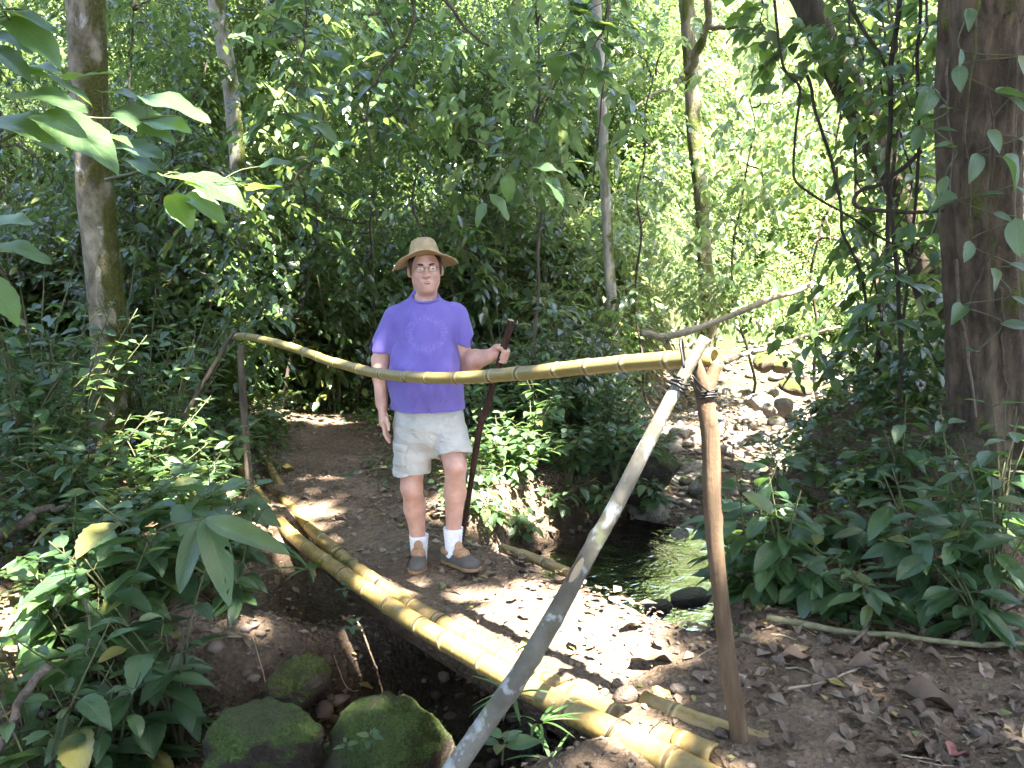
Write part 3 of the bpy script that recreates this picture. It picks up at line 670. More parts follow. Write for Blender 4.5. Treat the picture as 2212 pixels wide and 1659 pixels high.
# black wire ties at the near post
bt = P(1483, 800, BD); ba = brace[-1] - brace[-12]
wire_loop(rail_t, resample(brace, 200)[181], ba, 0.0235, 3, thick=0.004, seed=3, pitch=0.012)
wire_loop(rail_t, P(1526, 848, NEAR_D), np.array([0, 0, 1.0]), 0.0305, 3, thick=0.0038, seed=4, pitch=0.009)
tube('wire_binding', resample([P(1478, 795, BD - 0.03), P(1470, 745, BD), P(1473, 735, BD + 0.03), P(1480, 790, BD + 0.05)], 16), 0.0045, M_WIRE, rail_t, 5)
for k, (e0, e1) in enumerate((((1492, 815), (1512, 846)), ((1496, 812), (1530, 845)), ((1494, 822), (1508, 858)))):
    tube('wire_binding', resample([P(*e0, BD - 0.025), P((e0[0] + e1[0]) / 2, (e0[1] + e1[1]) / 2 + 3, BD + 0.01), P(*e1, NEAR_D - 0.033)], 8), 0.0032, M_WIRE, rail_t, 5)
tube('wire_binding', resample([P(505, 728, FAR_D - 0.05), P(514, 742, FAR_D - 0.04), P(524, 732, FAR_D - 0.02), P(515, 722, FAR_D)], 10), 0.003, M_WIRE, rail_t, 5)

# ------------------------------------------------------------------ leaves
W_OVATE = lambda t: 0.30 * np.sin(math.pi * np.clip(t, 0, 1) ** 0.80) ** 0.85 * (1 - 0.25 * t) + 0.004
W_ELLIP = lambda t: 0.205 * np.sin(math.pi * np.clip(t, 0, 1) ** 0.95) ** 0.85 + 0.004
W_LANCE = lambda t: 0.125 * np.sin(math.pi * np.clip(t, 0, 1) ** 0.85) ** 0.75 + 0.003
W_ROUND = lambda t: 0.40 * np.sin(math.pi * np.clip(t, 0.02, 1) ** 0.72) ** 0.7 * (1 - 0.2 * t) + 0.004
W_BLADE = lambda t: 0.045 * np.sin(math.pi * np.clip(t * 0.9 + 0.1, 0, 1)) ** 0.6 + 0.002
def leaf_tpl(wf, nseg, nac, fold=0.25, droop=0.18, wav=0.0, serr=0.0, seed=0):
    rsx = np.random.RandomState(seed); t = np.linspace(0, 1, nseg + 1); s = np.linspace(-1, 1, nac + 1)
    V = []; UV = []
    ph = rsx.uniform(0, 6); bend = rsx.normal(0, 0.04)
    for a, tt_ in enumerate(t):
        w = float(wf(np.array(tt_)))
        if serr and 0 < a < nseg: w *= 1 + serr * (1 if a % 2 else -1)
        for b_ in s:
            y = w * b_; z = fold * abs(y) - droop * tt_ ** 1.8 + wav * math.sin(tt_ * 11 + ph + b_ * 1.3) * abs(b_)
            V.append((tt_ * (1 - 0.12 * droop), y + bend * math.sin(math.pi * tt_), z)); UV.append((tt_, 0.5 + 0.5 * b_))
    n = nac + 1; F = []
    for a in range(nseg):
        for b_ in range(nac): F.append((a * n + b_, (a + 1) * n + b_, (a + 1) * n + b_ + 1, a * n + b_ + 1))
    return np.array(V), np.array(F), np.array(UV)
def leaf_meshes(name, mat, wf, k, nseg=9, nac=4, **kw):
    out = []
    for q in range(k):
        rsx = np.random.RandomState(q + 5); kk = dict(kw); kk['droop'] = kw.get('droop', 0.2) * rsx.uniform(0.4, 1.7); kk['fold'] = kw.get('fold', 0.25) * rsx.uniform(0.4, 1.6)
        V, F, UV = leaf_tpl(wf, nseg, nac, seed=q * 3 + 1, **kk); out.append(mesh_np(name, V, F, mat, uv=UV))
    return out
LV_OVATE = leaf_meshes('leaf', M_NEAR, W_OVATE, 5, 14, 4, wav=0.012, serr=0.05, droop=0.22)
LV_SHRUB = leaf_meshes('leaf', M_NEAR, W_OVATE, 5, 7, 2, wav=0.01, droop=0.2)
LV_ELLIP = leaf_meshes('leaf', M_GLOSSY, W_ELLIP, 5, 10, 4, wav=0.012, droop=0.25)
LV_LANCE = leaf_meshes('leaf', M_NEAR, W_LANCE, 3, 14, 4, wav=0.008, droop=0.22, fold=0.3)
LV_ROUND = leaf_meshes('leaf', M_BROAD, W_ROUND, 5, 12, 6, wav=0.03, serr=0.03, droop=0.3, fold=0.12)
W_HEART = lambda t: 0.36 * np.sin(math.pi * np.clip(t, 0.03, 1) ** 0.66) ** 0.8 * (1 - 0.42 * t) + 0.003
LV_VINE = leaf_meshes('leaf', M_GLOSSY, W_HEART, 4, 10, 4, wav=0.02, droop=0.3, fold=0.45)
LV_BLADE = leaf_meshes('blade', M_GRASS, W_BLADE, 4, 8, 2, droop=0.5, fold=0.4)

T_LOW = (np.array([[0, 0, 0], [0.42, 0.27, 0.07], [0.42, -0.27, 0.07], [0.5, 0, 0.0], [1, 0, -0.13]]), np.array([[0, 3, 1], [0, 2, 3], [1, 3, 4], [2, 4, 3]]), np.array([[0, .5], [.42, 1], [.42, 0], [.5, .5], [1, .5]]))
T_FAR = (np.array([[0, 0, 0], [0.45, 0.27, 0.09], [1, 0, -0.10], [0.45, -0.27, 0.09]]), np.array([[0, 2, 1], [0, 3, 2]]), np.array([[0, .5], [.45, 1], [1, .5], [.45, 0]]))
T_MID = leaf_tpl(W_OVATE, 3, 2, fold=0.25, droop=0.2, seed=2)
T_LONG = leaf_tpl(W_ELLIP, 4, 2, fold=0.25, droop=0.3, seed=3)
T_BLADE = leaf_tpl(W_BLADE, 2, 1, fold=0.0, droop=0.5, seed=4)
def basis(D, Nn):
    D = D / (np.linalg.norm(D, axis=1)[:, None] + 1e-9); Zv = Nn - D * np.sum(Nn * D, 1)[:, None]; Zv /= np.linalg.norm(Zv, axis=1)[:, None] + 1e-9
    return np.stack([D, np.cross(Zv, D), Zv], 2)         # columns x, y, z
def leafmass(name, tpl, pos, D, Nn, size, mat, parent=None, seed=0, rnd=None):
    V, F, UV = tpl; R = basis(D, Nn); n = len(pos)
    W = np.einsum('nij,kj->nki', R, V) * size[:, None, None] + pos[:, None, :]
    Fa = (F[None] + (np.arange(n) * len(V))[:, None, None]).reshape(-1, F.shape[1])
    r = np.random.RandomState(seed).uniform(0, 1, n) if rnd is None else rnd
    me = mesh_np(name, W.reshape(-1, 3), Fa, mat, uv=np.tile(UV, (n, 1)), attrs={'rnd': np.repeat(r, len(V))})
    return obj(name, me, parent)

def sprays(starts, dirs, lens, nleaf, size, rsx, droop=0.35, spread=0.9, upw=1.0):
    """leaves set alternately along short twigs -> pos, dir, normal, size"""
    n = len(starts); d = dirs / (np.linalg.norm(dirs, axis=1)[:, None] + 1e-9)
    side = np.cross(d, [0, 0, 1.0]); side /= np.linalg.norm(side, axis=1)[:, None] + 1e-6
    Pp, Dd, Nn, Ss = [], [], [], []
    for k in range(nleaf):
        t = (k + 0.7) / nleaf; p = starts + d * (lens * t)[:, None]; p[:, 2] -= droop * lens * t * t
        sg = 1 if k % 2 else -1; a = spread * (1 - 0.55 * t) * rsx.uniform(0.7, 1.2, n)
        if k == nleaf - 1: a = a * 0
        q = d * np.cos(a)[:, None] + side * (sg * np.sin(a))[:, None] + rsx.normal(0, 0.16, (n, 3)); q[:, 2] -= 0.25 + droop * t * 0.8
        nn = np.array([0, 0, upw]) + rsx.normal(0, 0.38, (n, 3)) + d * 0.15
        Pp.append(p + rsx.normal(0, 0.012, (n, 3))); Dd.append(q); Nn.append(nn); Ss.append(size * rsx.uniform(0.65, 1.2, n))
    return np.vstack(Pp), np.vstack(Dd), np.vstack(Nn), np.concatenate(Ss)

# ------------------------------------------------------------------ trees
def trunk_mesh(name, pts, rad, mat, parent, n=110, sides=26, lump=0.07, seed=0, flutes=None):
    p = resample(np.array(pts), n); r = np.interp(np.linspace(0, 1, n), np.linspace(0, 1, len(rad)), rad)
    def rm(s, a):
        q = np.stack([np.cos(a) * 1.3 + 0 * s, np.sin(a) * 1.3 + 0 * s, s * 2.2 + 0 * a], -1); sh = q.shape[:2]
        m = 1 + lump * fbm(q.reshape(-1, 3), 2, seed).reshape(sh) + 0.035 * fbm((q * np.array([4, 4, 2.0])).reshape(-1, 3), 2, seed + 4).reshape(sh)
        if flutes: m = m + flutes(s, a)
        return m
    return tube(name, p, r, mat, parent, sides, rm)
def moss_tufts(parent, pts, rad, side, n, seed, zmin=-9, size=0.022):
    rsx = np.random.RandomState(seed); p = resample(np.array(pts), 200); r = np.interp(np.linspace(0, 1, 200), np.linspace(0, 1, len(rad)), rad)
    k = rsx.randint(0, 200, n); a = rsx.normal(side, 0.55, n); c = p[k]
    d = np.stack([np.cos(a), np.sin(a), np.zeros(n)], 1); keep = fbm(c * np.array([3, 3, 2.2]) + d, 2, seed) > -0.15
    c, d, k = c[keep], d[keep], k[keep]; m = len(c)
    pos = c + d * (r[k] * 0.98)[:, None]; D = d * 0.8 + rsx.normal(0, 0.45, (m, 3)) + np.array([0, 0, -0.35])
    return leafmass('moss', T_BLADE, pos, D, np.tile([0, 0, 1.0], (m, 1)) + rsx.normal(0, 0.3, (m, 3)), rsx.uniform(0.6, 1.7, m) * size, M_MOSS, parent, seed)
M_MOSS = mat_leaf('moss_tuft', [(0, (0.05, 0.055, 0.015)), (0.6, (0.11, 0.115, 0.028)), (1, (0.19, 0.18, 0.05))], (0.25, 0.28, 0.05), rough=0.8, fac=0.3, spec=0.1)

def moss_on(o, me, n, seed, size=0.008):
    rsx = np.random.RandomState(seed); V = np.array([v.co[:] for v in me.vertices]); Nn = np.array([v.normal[:] for v in me.vertices]); k = rsx.randint(0, len(V), n)
    keep = (Nn[k, 2] > -0.1) & (fbm(V[k] * 7 + seed, 2, seed) > -0.1); k = k[keep]; n = len(k); p = V[k] + rsx.normal(0, 0.004, (n, 3))
    return leafmass('moss', T_BLADE, p, Nn[k] + rsx.normal(0, 0.6, (n, 3)), rsx.normal(0, 1, (n, 3)), rsx.uniform(0.5, 1.5, n) * size, M_MOSS_DARK, o, seed)
M_MOSS_DARK = mat_leaf('moss_dark', [(0, (0.022, 0.034, 0.010)), (0.6, (0.045, 0.064, 0.016)), (1, (0.09, 0.115, 0.028))], (0.15, 0.22, 0.03), rough=0.85, fac=0.25, spec=0.1, fine=False)
for k, (o, me) in enumerate(BOULDERS): moss_on(o, me, 2600 if k else 700, k)
def px_path(lst, d): return [P(u, v, d if np.isscalar(d) else d[k]) for k, (u, v) in enumerate(lst)]
TREES = []      # (thing, top point, region weight) of the trees whose crowns roof the place
t1 = thing('tree', 'slender mossy grey-brown tree trunk rising from the shrubs at left', 'tree')
p1 = px_path([(236, 985), (238, 900), (240, 800), (234, 700), (222, 580), (206, 420), (199, 300), (190, 150), (185, 0)], 5.5)
p1 = p1 + [p1[-1] + [-0.03, 0.1, 0.9], p1[-1] + [-0.1, 0.3, 2.4], p1[-1] + [-0.0, 0.6, 5.0]]
r1_ = [0.135, 0.118, 0.112, 0.112, 0.115, 0.118, 0.105, 0.102, 0.098, 0.09, 0.08, 0.04]
trunk_mesh('trunk', p1, r1_, M_BARK_MOSSY, t1, 220, 30, 0.06, 3)
moss_tufts(t1, p1[:8], r1_[:8], -0.1, 5200, 5); TREES.append((t1, np.array(p1[-2])))
t2 = thing('tree', 'thin pale grey trunk with a mossy side, second tree from the left', 'tree')
p2 = px_path([(530, 560), (518, 430), (512, 330), (500, 200), (484, 100), (466, 0)], 8.9); p2 = [np.array([p2[0][0], p2[0][1], H(p2[0][0], p2[0][1]) - 0.1])] + p2 + [p2[-1] + [-0.2, 0.1, 1.5], p2[-1] + [-0.5, 0.1, 5]]
trunk_mesh('trunk', p2, [0.092, 0.09, 0.086, 0.084, 0.08, 0.078, 0.076, 0.06, 0.03], M_BARK_PALE, t2, 130, 18, 0.05, 8); TREES.append((t2, np.array(p2[-1])))
t3 = thing('tree', 'straight slim pale trunk left of the sunlit clearing, dark towards its foot', 'tree')
p3 = px_path([(1326, 740), (1318, 600), (1309, 450), (1304, 320), (1299, 180), (1290, 30)], 9.0); p3 = [np.array([p3[0][0], 9.0, min(H(p3[0][0], 9.0), p3[0][2]) - 0.1])] + p3 + [p3[-1] + [-0.1, 0, 1.5], p3[-1] + [-0.2, 0.1, 4.5]]
trunk_mesh('trunk', p3, [0.07, 0.062, 0.058, 0.055, 0.052, 0.05, 0.048, 0.045, 0.03], M_BARK_PALE, t3, 120, 16, 0.05, 18); TREES.append((t3, np.array(p3[-1])))
t4 = thing('tree', 'mossy sunlit trunk with a curved mossy side branch, in the bright clearing', 'tree')
p4 = px_path([(1530, 690), (1522, 560), (1515, 430), (1500, 300), (1494, 180), (1488, 40), (1484, -60)], 11.2); p4 = [np.array([p4[0][0], 11.2, min(H(p4[0][0], 11.2), p4[0][2]) - 0.1])] + p4 + [p4[-1] + [0, 0, 3.5]]
trunk_mesh('trunk', p4, [0.13, 0.115, 0.10, 0.10, 0.098, 0.095, 0.09, 0.085, 0.05], M_BARK_MID, t4, 120, 18, 0.12, 28)
tube('branch', wobbly(px_path([(1478, 170), (1500, 130), (1522, 70), (1527, 20), (1515, -40)], [11.1, 10.8, 10.5, 10.3, 10.2]), 24, 0.03, 4), np.linspace(0.06, 0.045, 24), M_BARK_MID, t4, 10, knot_mod(3, 0.25))
tube('branch', wobbly(px_path([(1490, 150), (1455, 185), (1410, 205), (1370, 235)], [11.1, 10.8, 10.5, 10.3]), 20, 0.03, 5), np.linspace(0.045, 0.012, 20), M_BARK_MID, t4, 8, knot_mod(5, 0.25))
tube('branch', wobbly(px_path([(1525, 60), (1560, 62), (1620, 60), (1690, 90)], [10.5, 10.3, 10.1, 10.0]), 20, 0.04, 6), np.linspace(0.035, 0.008, 20), M_BARK_MID, t4, 8, knot_mod(6, 0.3)); TREES.append((t4, np.array(p4[-1])))
t5 = thing('tree', 'dark trunk leaning down to the right behind the hanging vines', 'tree')
p5 = px_path([(2075, 900), (2040, 740), (2000, 600), (1955, 450), (1905, 335), (1855, 230), (1800, 130), (1745, 5)], [6.4] * 8)
p5 = p5 + [p5[-1] + [-0.35, 0, 0.7], p5[-1] + [-1.2, 0.2, 3.8]]
trunk_mesh('trunk', p5, [0.13, 0.12, 0.115, 0.11, 0.105, 0.10, 0.095, 0.09, 0.08, 0.05], M_BARK_DARK, t5, 130, 18, 0.07, 38); TREES.append((t5, np.array(p5[-1])))
t6 = thing('tree', 'massive red-brown fluted trunk with hanging root strands at the right edge', 'tree')
D6 = 4.6
p6 = px_path([(2165, 1120), (2150, 960), (2143, 850), (2132, 700), (2122, 520), (2118, 350), (2118, 200), (2125, 60), (2132, -60)], D6); p6 = p6 + [p6[-1] + [0.15, 0.1, 2.0], p6[-1] + [0.2, 0.3, 5.0]]
def fl6(s, a): return 0.10 * np.cos(5 * a + 0.5 * np.sin(s * 1.1)) * sstep(3.2, 0.4, s) + 0.055 * np.cos(9 * a + s * 0.7) + 0.10 * np.exp(-s / 0.35) * np.cos(3 * a) + 0.03 * np.cos(17 * a - s)
trunk_mesh('trunk', p6, [0.26, 0.205, 0.185, 0.20, 0.225, 0.232, 0.228, 0.235, 0.24, 0.21, 0.12], M_BARK_BIG, t6, 300, 90, 0.05, 48, fl6); TREES.append((t6, np.array(p6[-2])))
def gpath(pts, off): return [np.array([x, y, H(x, y) + off]) for x, y in pts]
root1 = [P(2120, 960, D6 - 0.05), P(2040, 1010, D6 - 0.02), P(1950, 1075, D6), P(1850, 1145, D6 + 0.02), P(1760, 1215, D6 + 0.02), P(1670, 1290, D6 - 0.15)]
tube('root', wobbly(root1, 60, 0.015, 7), np.interp(np.linspace(0, 1, 60), [0, 0.3, 1], [0.14, 0.095, 0.05]), M_ROOT, t6, 18, knot_mod(21, 0.15))['label'] = 'thick mossy root slanting down to the stream'
root2 = [P(2150, 1000, D6 - 0.15), P(2170, 1120, D6 - 0.35), P(2230, 1200, D6 - 0.55)]
tube('root', wobbly(root2, 30, 0.015, 8), np.linspace(0.10, 0.05, 30), M_ROOT, t6, 14, knot_mod(22, 0.12))
rs = np.random.RandomState(5)
for k, (pts, d_, r_) in enumerate([   # thin aerial roots over the bark
        ([(2112, -10), (2100, 120), (2088, 260), (2090, 380), (2096, 450), (2098, 520)], D6 - 0.255, 0.009), ([(2048, 130), (2046, 250), (2060, 330), (2052, 420)], D6 - 0.16, 0.007),
        ([(2140, 200), (2150, 330), (2136, 430), (2140, 560), (2150, 700)], D6 - 0.255, 0.006), ([(2060, 560), (2078, 700), (2098, 800), (2110, 900)], D6 - 0.19, 0.010),
        ([(2160, 620), (2168, 760), (2176, 860)], D6 - 0.20, 0.009), ([(2188, 40), (2196, 200), (2190, 380), (2196, 560)], D6 - 0.16, 0.008), ([(2150, 520), (2120, 600), (2095, 640), (2085, 720)], D6 - 0.235, 0.006)]):
    tube('aerial_root', wobbly(px_path(pts, d_), 40, 0.012, 50 + k), np.linspace(r_, r_ * 0.6, 40), M_TWIG if k % 2 else M_ROOT, t6, 6)

def vine(pts, d, r, label, seed):
    d = [d] * len(pts) if np.isscalar(d) else d
    o = tube('liana', wobbly(px_path(pts, d), 70, 0.012, seed), np.linspace(r, r * 0.8, 70), M_VINE, None, 8, knot_mod(seed, 0.12)); return tag(o, label, 'vine', 'lianas hanging beside the big trunk')
vine([(1945, -80), (1940, 0), (1926, 168), (1920, 336), (1924, 464), (1940, 600), (1948, 720), (1946, 880)], 5.0, 0.016, 'thickest upright dark liana hanging straight down left of the big trunk', 61)
vine([(1800, -60), (1831, 0), (1873, 76), (1923, 157), (1932, 190)], 5.0, 0.012, 'straight dark liana slanting down right to join the upright one near the top', 62)
vine([(1990, 330), (1915, 392), (1862, 408), (1845, 425), (1848, 442), (1873, 453), (1950, 456), (2040, 453)], [5.1, 5.0, 4.85, 4.8, 4.75, 4.7, 4.6, 4.5], 0.014, 'dark liana bent in a hairpin loop left of the big trunk', 63)
vine([(1668, -60), (1671, 17), (1685, 126), (1698, 158), (1730, 193), (1719, 280), (1716, 364), (1724, 395), (1775, 432), (1828, 462), (1900, 510), (1990, 560)], 5.6, 0.010, 'kinked thin liana that turns right across the others, leftmost of the hanging vines', 64)
vine([(1740, 160), (1755, 196), (1766, 252), (1789, 336), (1817, 448), (1822, 500), (1850, 560), (1868, 640), (1872, 720)], 5.5, 0.012, 'mossy liana running down beside the kinked thin one', 65)
vine([(1988, -60), (1985, 84), (1985, 280), (1982, 420), (1972, 530), (1955, 640), (1945, 740)], 4.95, 0.011, 'thin dark liana hanging closest to the big trunk', 66)
vine([(1900, 60), (1905, 200), (1950, 300), (1965, 420), (1900, 560), (1880, 640)], 5.8, 0.008, 'crooked wiry liana crossing behind the hairpin loop', 67)
vine([(1845, 300), (1850, 380), (1885, 470), (1890, 600), (1915, 700)], 6.0, 0.008, 'thin liana below the leaning trunk, reaching the ferny bank', 68)

# unseen crowns shaped to block the sun, with gaps cut for sun patches
S = np.array(SUN_DIR)
SUNSPOTS = []     # (point, radius): openings as the light on the ground shows them
for u, v, r_ in ((1150, 1300, 0.17), (1260, 1330, 0.19), (1330, 1318, 0.12), (1080, 1270, 0.08), (1210, 1378, 0.12), (1120, 1345, 0.10), (1060, 1440, 0.10), (1150, 1440, 0.08), (1200, 1300, 0.18), (1300, 1370, 0.12)): SUNSPOTS.append((G(u, v, -0.03), r_))
SUNSPOTS += [(P(968, 655, 4.2), 0.02), (P(968, 685, 4.18), 0.02), (P(967, 712, 4.17), 0.02),  (P(1085, 765, 4.05), 0.06), (P(1000, 950, 4.2), 0.02)]
SUNSPOTS += [(P(925, 806, 3.6), 0.10), (P(690, 765, 4.9), 0.08), (P(820, 800, 4.3), 0.06), (P(1000, 1400, 3.3), 0.10), (P(1330, 1560, 2.72), 0.09), (P(640, 1165, 5.0), 0.09)]
SUNSPOTS += [(P(430, 960, 5.0), 0.22), (P(410, 900, 5.3), 0.18), (P(400, 810, 5.2), 0.12), (P(300, 870, 5.0), 0.10), (P(530, 1130, 3.7), 0.05), (P(40, 1230, 3.5), 0.12), (P(250, 780, 5.2), 0.10), (P(620, 590, 8), 0.3), (P(560, 540, 8), 0.3)]
SUNSPOTS += [(P(1660, 1025, 3.9), 0.08), (P(1150, 690, 6), 0.22), (P(1210, 830, 5.6), 0.12), (P(1060, 960, 5.2), 0.12), (P(390, 260, 4.5), 0.10), (P(150, 235, 4.1), 0.07), (P(700, 880, 8.4), 0.12), (P(2150, 900, 4), 0.05)]
def coverage(x, y):
    c = 1.0 - 0.95 * sstep(1.2, 2.6, x - 0.32 * (np.clip(y, 6, 30) - 6) + 0.9) * sstep(5.6, 6.8, y)
    c = c * (1 - (0.22 + 0.28 * sstep(-1.0, 0.8, x)) * sstep(6.8, 8.2, y)) * (1 - 0.5 * sstep(10.5, 12.5, y)) * (1 - 0.6 * sstep(14, 17, y))
    c = c * (1 - 0.75 * sstep(0.6, 2.0, x) * sstep(7.5, 9.5, y))
    return np.clip(c, 0, 1)
rs = np.random.RandomState(99)
for k, (bx_, by_, hh, lab) in enumerate(((3.2, -6.5, 10.5, 'unseen tall shade tree added behind the viewer, right of the path'), (-2.8, -7.5, 10.8, 'unseen tall shade tree added behind the viewer, left of the path'), (8.6, -2.5, 10.6, 'unseen tall shade tree added right of the viewer'))):  # unseen trees added to carry the sun-blocking crowns
    t = thing('added_shade_tree', lab, 'tree'); zb = H(bx_, by_) - 0.2; tp = np.array([bx_ + 0.4, by_ + 0.5, hh])
    trunk_mesh('trunk', [np.array([bx_, by_, zb]), np.array([bx_ + 0.1, by_, hh * 0.5]), tp], [0.26, 0.2, 0.12], M_BARK_DARK, t, 60, 18, 0.06, 90 + k); TREES.append((t, tp))
gx_, gy_ = np.meshgrid(np.arange(-7.5, 12, 0.42), np.arange(-12.5, 9.5, 0.42)); cl = []
for lay in range(3):                         # three storeys of twigs, evenly spread with some play
    q = np.c_[gx_.ravel(), gy_.ravel()] + rs.uniform(-0.24, 0.24, (gx_.size, 2)); cl.append(np.c_[q, rs.uniform(9.6 + lay * 1.1, 10.8 + lay * 1.1, len(q))])
cl = np.vstack(cl); gxp = cl[:, 0] - S[0] / S[2] * cl[:, 2]; gyp = cl[:, 1] - S[1] / S[2] * cl[:, 2]
keep = rs.uniform(0, 1, len(cl)) < coverage(gxp, gyp); cl_c = cl[keep]
sparse = np.vstack([tp + rs.normal(0, 1, (26, 3)) * [1.2, 1.2, 0.6] for _, tp in TREES[:6]]); cl_c = np.vstack([cl_c, sparse])   # thin crowns of the trees in view
th = rs.uniform(0, 6.28, len(cl_c)); dirs = np.c_[np.cos(th), np.sin(th), rs.normal(-0.1, 0.2, len(cl_c))]
reps = 2
cp = []; cd = []; cn = []; cs = []
for q in range(reps):
    st = cl_c + rs.normal(0, 0.2, cl_c.shape); a_ = rs.uniform(0, 6.28, len(st)); dd = np.c_[np.cos(a_), np.sin(a_), rs.normal(-0.1, 0.2, len(st))]
    a, b_, c_, d_ = sprays(st, dd, rs.uniform(0.4, 0.7, len(st)), 8, 0.33, rs); cp.append(a); cd.append(b_); cn.append(c_); cs.append(d_)
cp, cd, cn, cs = np.vstack(cp), np.vstack(cd), np.vstack(cn), np.concatenate(cs)
ok = np.ones(len(cp), bool)
for c, r_ in SUNSPOTS:
    rel = cp - np.asarray(c); t_ = rel @ S; dist = np.linalg.norm(rel - t_[:, None] * S, axis=1)
    ok &= ~((dist < r_ + (0.06 if r_ < 0.07 else 0.17 if r_ < 0.115 else 0.26)) & (t_ > 1.5))
cp, cd, cn, cs = cp[ok], cd[ok], cn[ok], cs[ok]
tops = np.array([t[1] for t in TREES]); own = np.argmin(np.linalg.norm(cp[:, None, :2] - tops[None, :, :2], axis=2), axis=1)
for k, (t, top) in enumerate(TREES):
    m = own == k
    if m.sum() < 30: continue
    leafmass('crown', T_FAR, cp[m], cd[m], cn[m], cs[m], M_CANOPY, t, k)['kind'] = 'stuff'
    idx = np.where(m)[0]
    for q in range(7):
        for _ in range(40):
            e = cp[rs.choice(idx)]; midp = (top + e) / 2 + [0, 0, 0.5]; lp_ = resample([top - [0, 0, 0.8], midp, e], 30); bad = False
            for c, r_ in SUNSPOTS:
                rel = lp_ - np.asarray(c); t_ = rel @ S; bad |= bool((np.linalg.norm(rel - t_[:, None] * S, axis=1) < r_ + 0.08).any())
            if not bad: break
        else: continue
        tube('limb', wobbly([top - [0, 0, 0.8], midp, e], 16, 0.06, q), np.linspace(0.05, 0.012, 16), M_BARK_DARK, t, 6)

# ------------------------------------------------------------------ shrubs: six grown once, then copied
def grow_shrub(seed, hgt_, rad, nst, leaf, ntw, nleaf, tpl, mat):
    rsx = np.random.RandomState(seed); stems = []; st = []; dr = []
    for k in range(nst):
        a = rsx.uniform(0, 6.28); rr = rad * rsx.uniform(0.2, 0.8); hh = hgt_ * rsx.uniform(0.6, 1.0)
        p = resample([np.array([0.05 * math.cos(a), 0.05 * math.sin(a), -0.1]), np.array([rr * 0.35 * math.cos(a), rr * 0.35 * math.sin(a), hh * 0.5]), np.array([rr * math.cos(a), rr * math.sin(a), hh])], 12)
        stems.append(tube_arr(p, np.linspace(0.012, 0.004, 12), 5))
        for q in range(ntw):
            t = rsx.uniform(0.25, 1.0); c = p[min(int(t * 11), 11)]; b_ = rsx.uniform(0, 6.28); d = np.array([math.cos(b_), math.sin(b_), rsx.uniform(-0.15, 0.55)])
            st.append(c + rsx.normal(0, 0.03, 3)); dr.append(d)
            stems.append(tube_arr(resample([c, c + d * rad * 0.25, c + d * rad * 0.5 - [0, 0, 0.06]], 4), np.linspace(0.004, 0.002, 4), 3, caps=False))
    st = np.array(st); dr = np.array(dr)
    a, b_, c_, d_ = sprays(st, dr, rsx.uniform(0.3, 0.65, len(st)) * rad, nleaf, leaf, rsx)
    V, F, A = join_arr(stems); sm = mesh_np('stem', V, F, M_STEM)
    fo = leafmass('foliage', tpl, a, b_, c_, d_, mat, None, seed); fm = fo.data; bpy.data.objects.remove(fo)
    return sm, fm
SH = [grow_shrub(200 + k, 1.3, 0.75, 9, 0.105, 8, 9, T_MID, M_LEAF) for k in range(4)] 
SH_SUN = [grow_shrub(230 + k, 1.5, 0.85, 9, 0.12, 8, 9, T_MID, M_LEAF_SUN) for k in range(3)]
SH_SMALL = [grow_shrub(250 + k, 1.4, 0.85, 11, 0.07, 11, 10, T_LOW, M_LEAF) for k in range(3)]
def put_shrub(kind, x, y, s, rz, label, group, sz=None, z=None):
    sm, fm = kind; o = thing('shrub', label, 'shrub', group, (x, y, (H(x, y) if z is None else z) - 0.03)); o.rotation_euler = (0, 0, rz); o.scale = (s, s, s if sz is None else sz)
    obj('stem', sm, o); f = obj('foliage', fm, o); f['kind'] = 'stuff'; return o
rs = np.random.RandomState(314)
def spot_shrubs(n, xr, yr, kinds, sr, label, group, avoid=None, szr=(0.8, 1.3)):
    k = 0; tries = 0
    while k < n and tries < 4000:
        tries += 1; y = rs.uniform(*yr); x = rs.uniform(*xr(y)) if callable(xr) else rs.uniform(*xr)
        s_, yc, sd = stream_dist(np.array([x]), np.array([y]))
        if avoid and avoid(x, y, s_[0], sd[0]): continue
        s = rs.uniform(*sr); put_shrub(kinds[rs.randint(len(kinds))], x, y, s, rs.uniform(0, 6.28), label, group, s * rs.uniform(*szr)); k += 1
def on_path(x, y):
    px = np.interp(y, [5.5, 7, 8.6, 10, 12], [-1.75, -1.75, -2.0, -2.9, -4.6]); return abs(x - px) < 0.75 and y < 8.9
spot_shrubs(38, (-5.4, 0.5), (8.5, 11.0), SH, (1.05, 1.6), 'dark leafy shrub in the shaded thicket behind the man', 'shrubs of the dark thicket', lambda x, y, s, sd: on_path(x, y) or s < 1.6)
spot_shrubs(18, (-6.5, -2.9), (6.6, 9.2), SH, (0.85, 1.3), 'leafy shrub in the left thicket between the mossy trunk and the dark hillside', 'shrubs of the left thicket', lambda x, y, s, sd: on_path(x, y))
spot_shrubs(12, (-1.0, 1.3), (6.9, 8.6), SH, (0.6, 0.95), 'bushy shrub on the stream bank directly behind the man and his stick', 'shrubs of the stream bank', lambda x, y, s, sd: s < 1.15 or on_path(x, y) or sd < 0)
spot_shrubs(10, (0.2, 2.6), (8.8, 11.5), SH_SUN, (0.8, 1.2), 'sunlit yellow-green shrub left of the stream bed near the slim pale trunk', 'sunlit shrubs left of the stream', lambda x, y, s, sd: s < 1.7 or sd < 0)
spot_shrubs(22, lambda y: (2.8, 8.5), (8.2, 15), SH_SUN, (0.8, 1.5), 'sunlit yellow-green shrub on the bright bank across the stream bed', 'sunlit shrubs right of the stream', lambda x, y, s, sd: s < 2.0 or sd > 0)
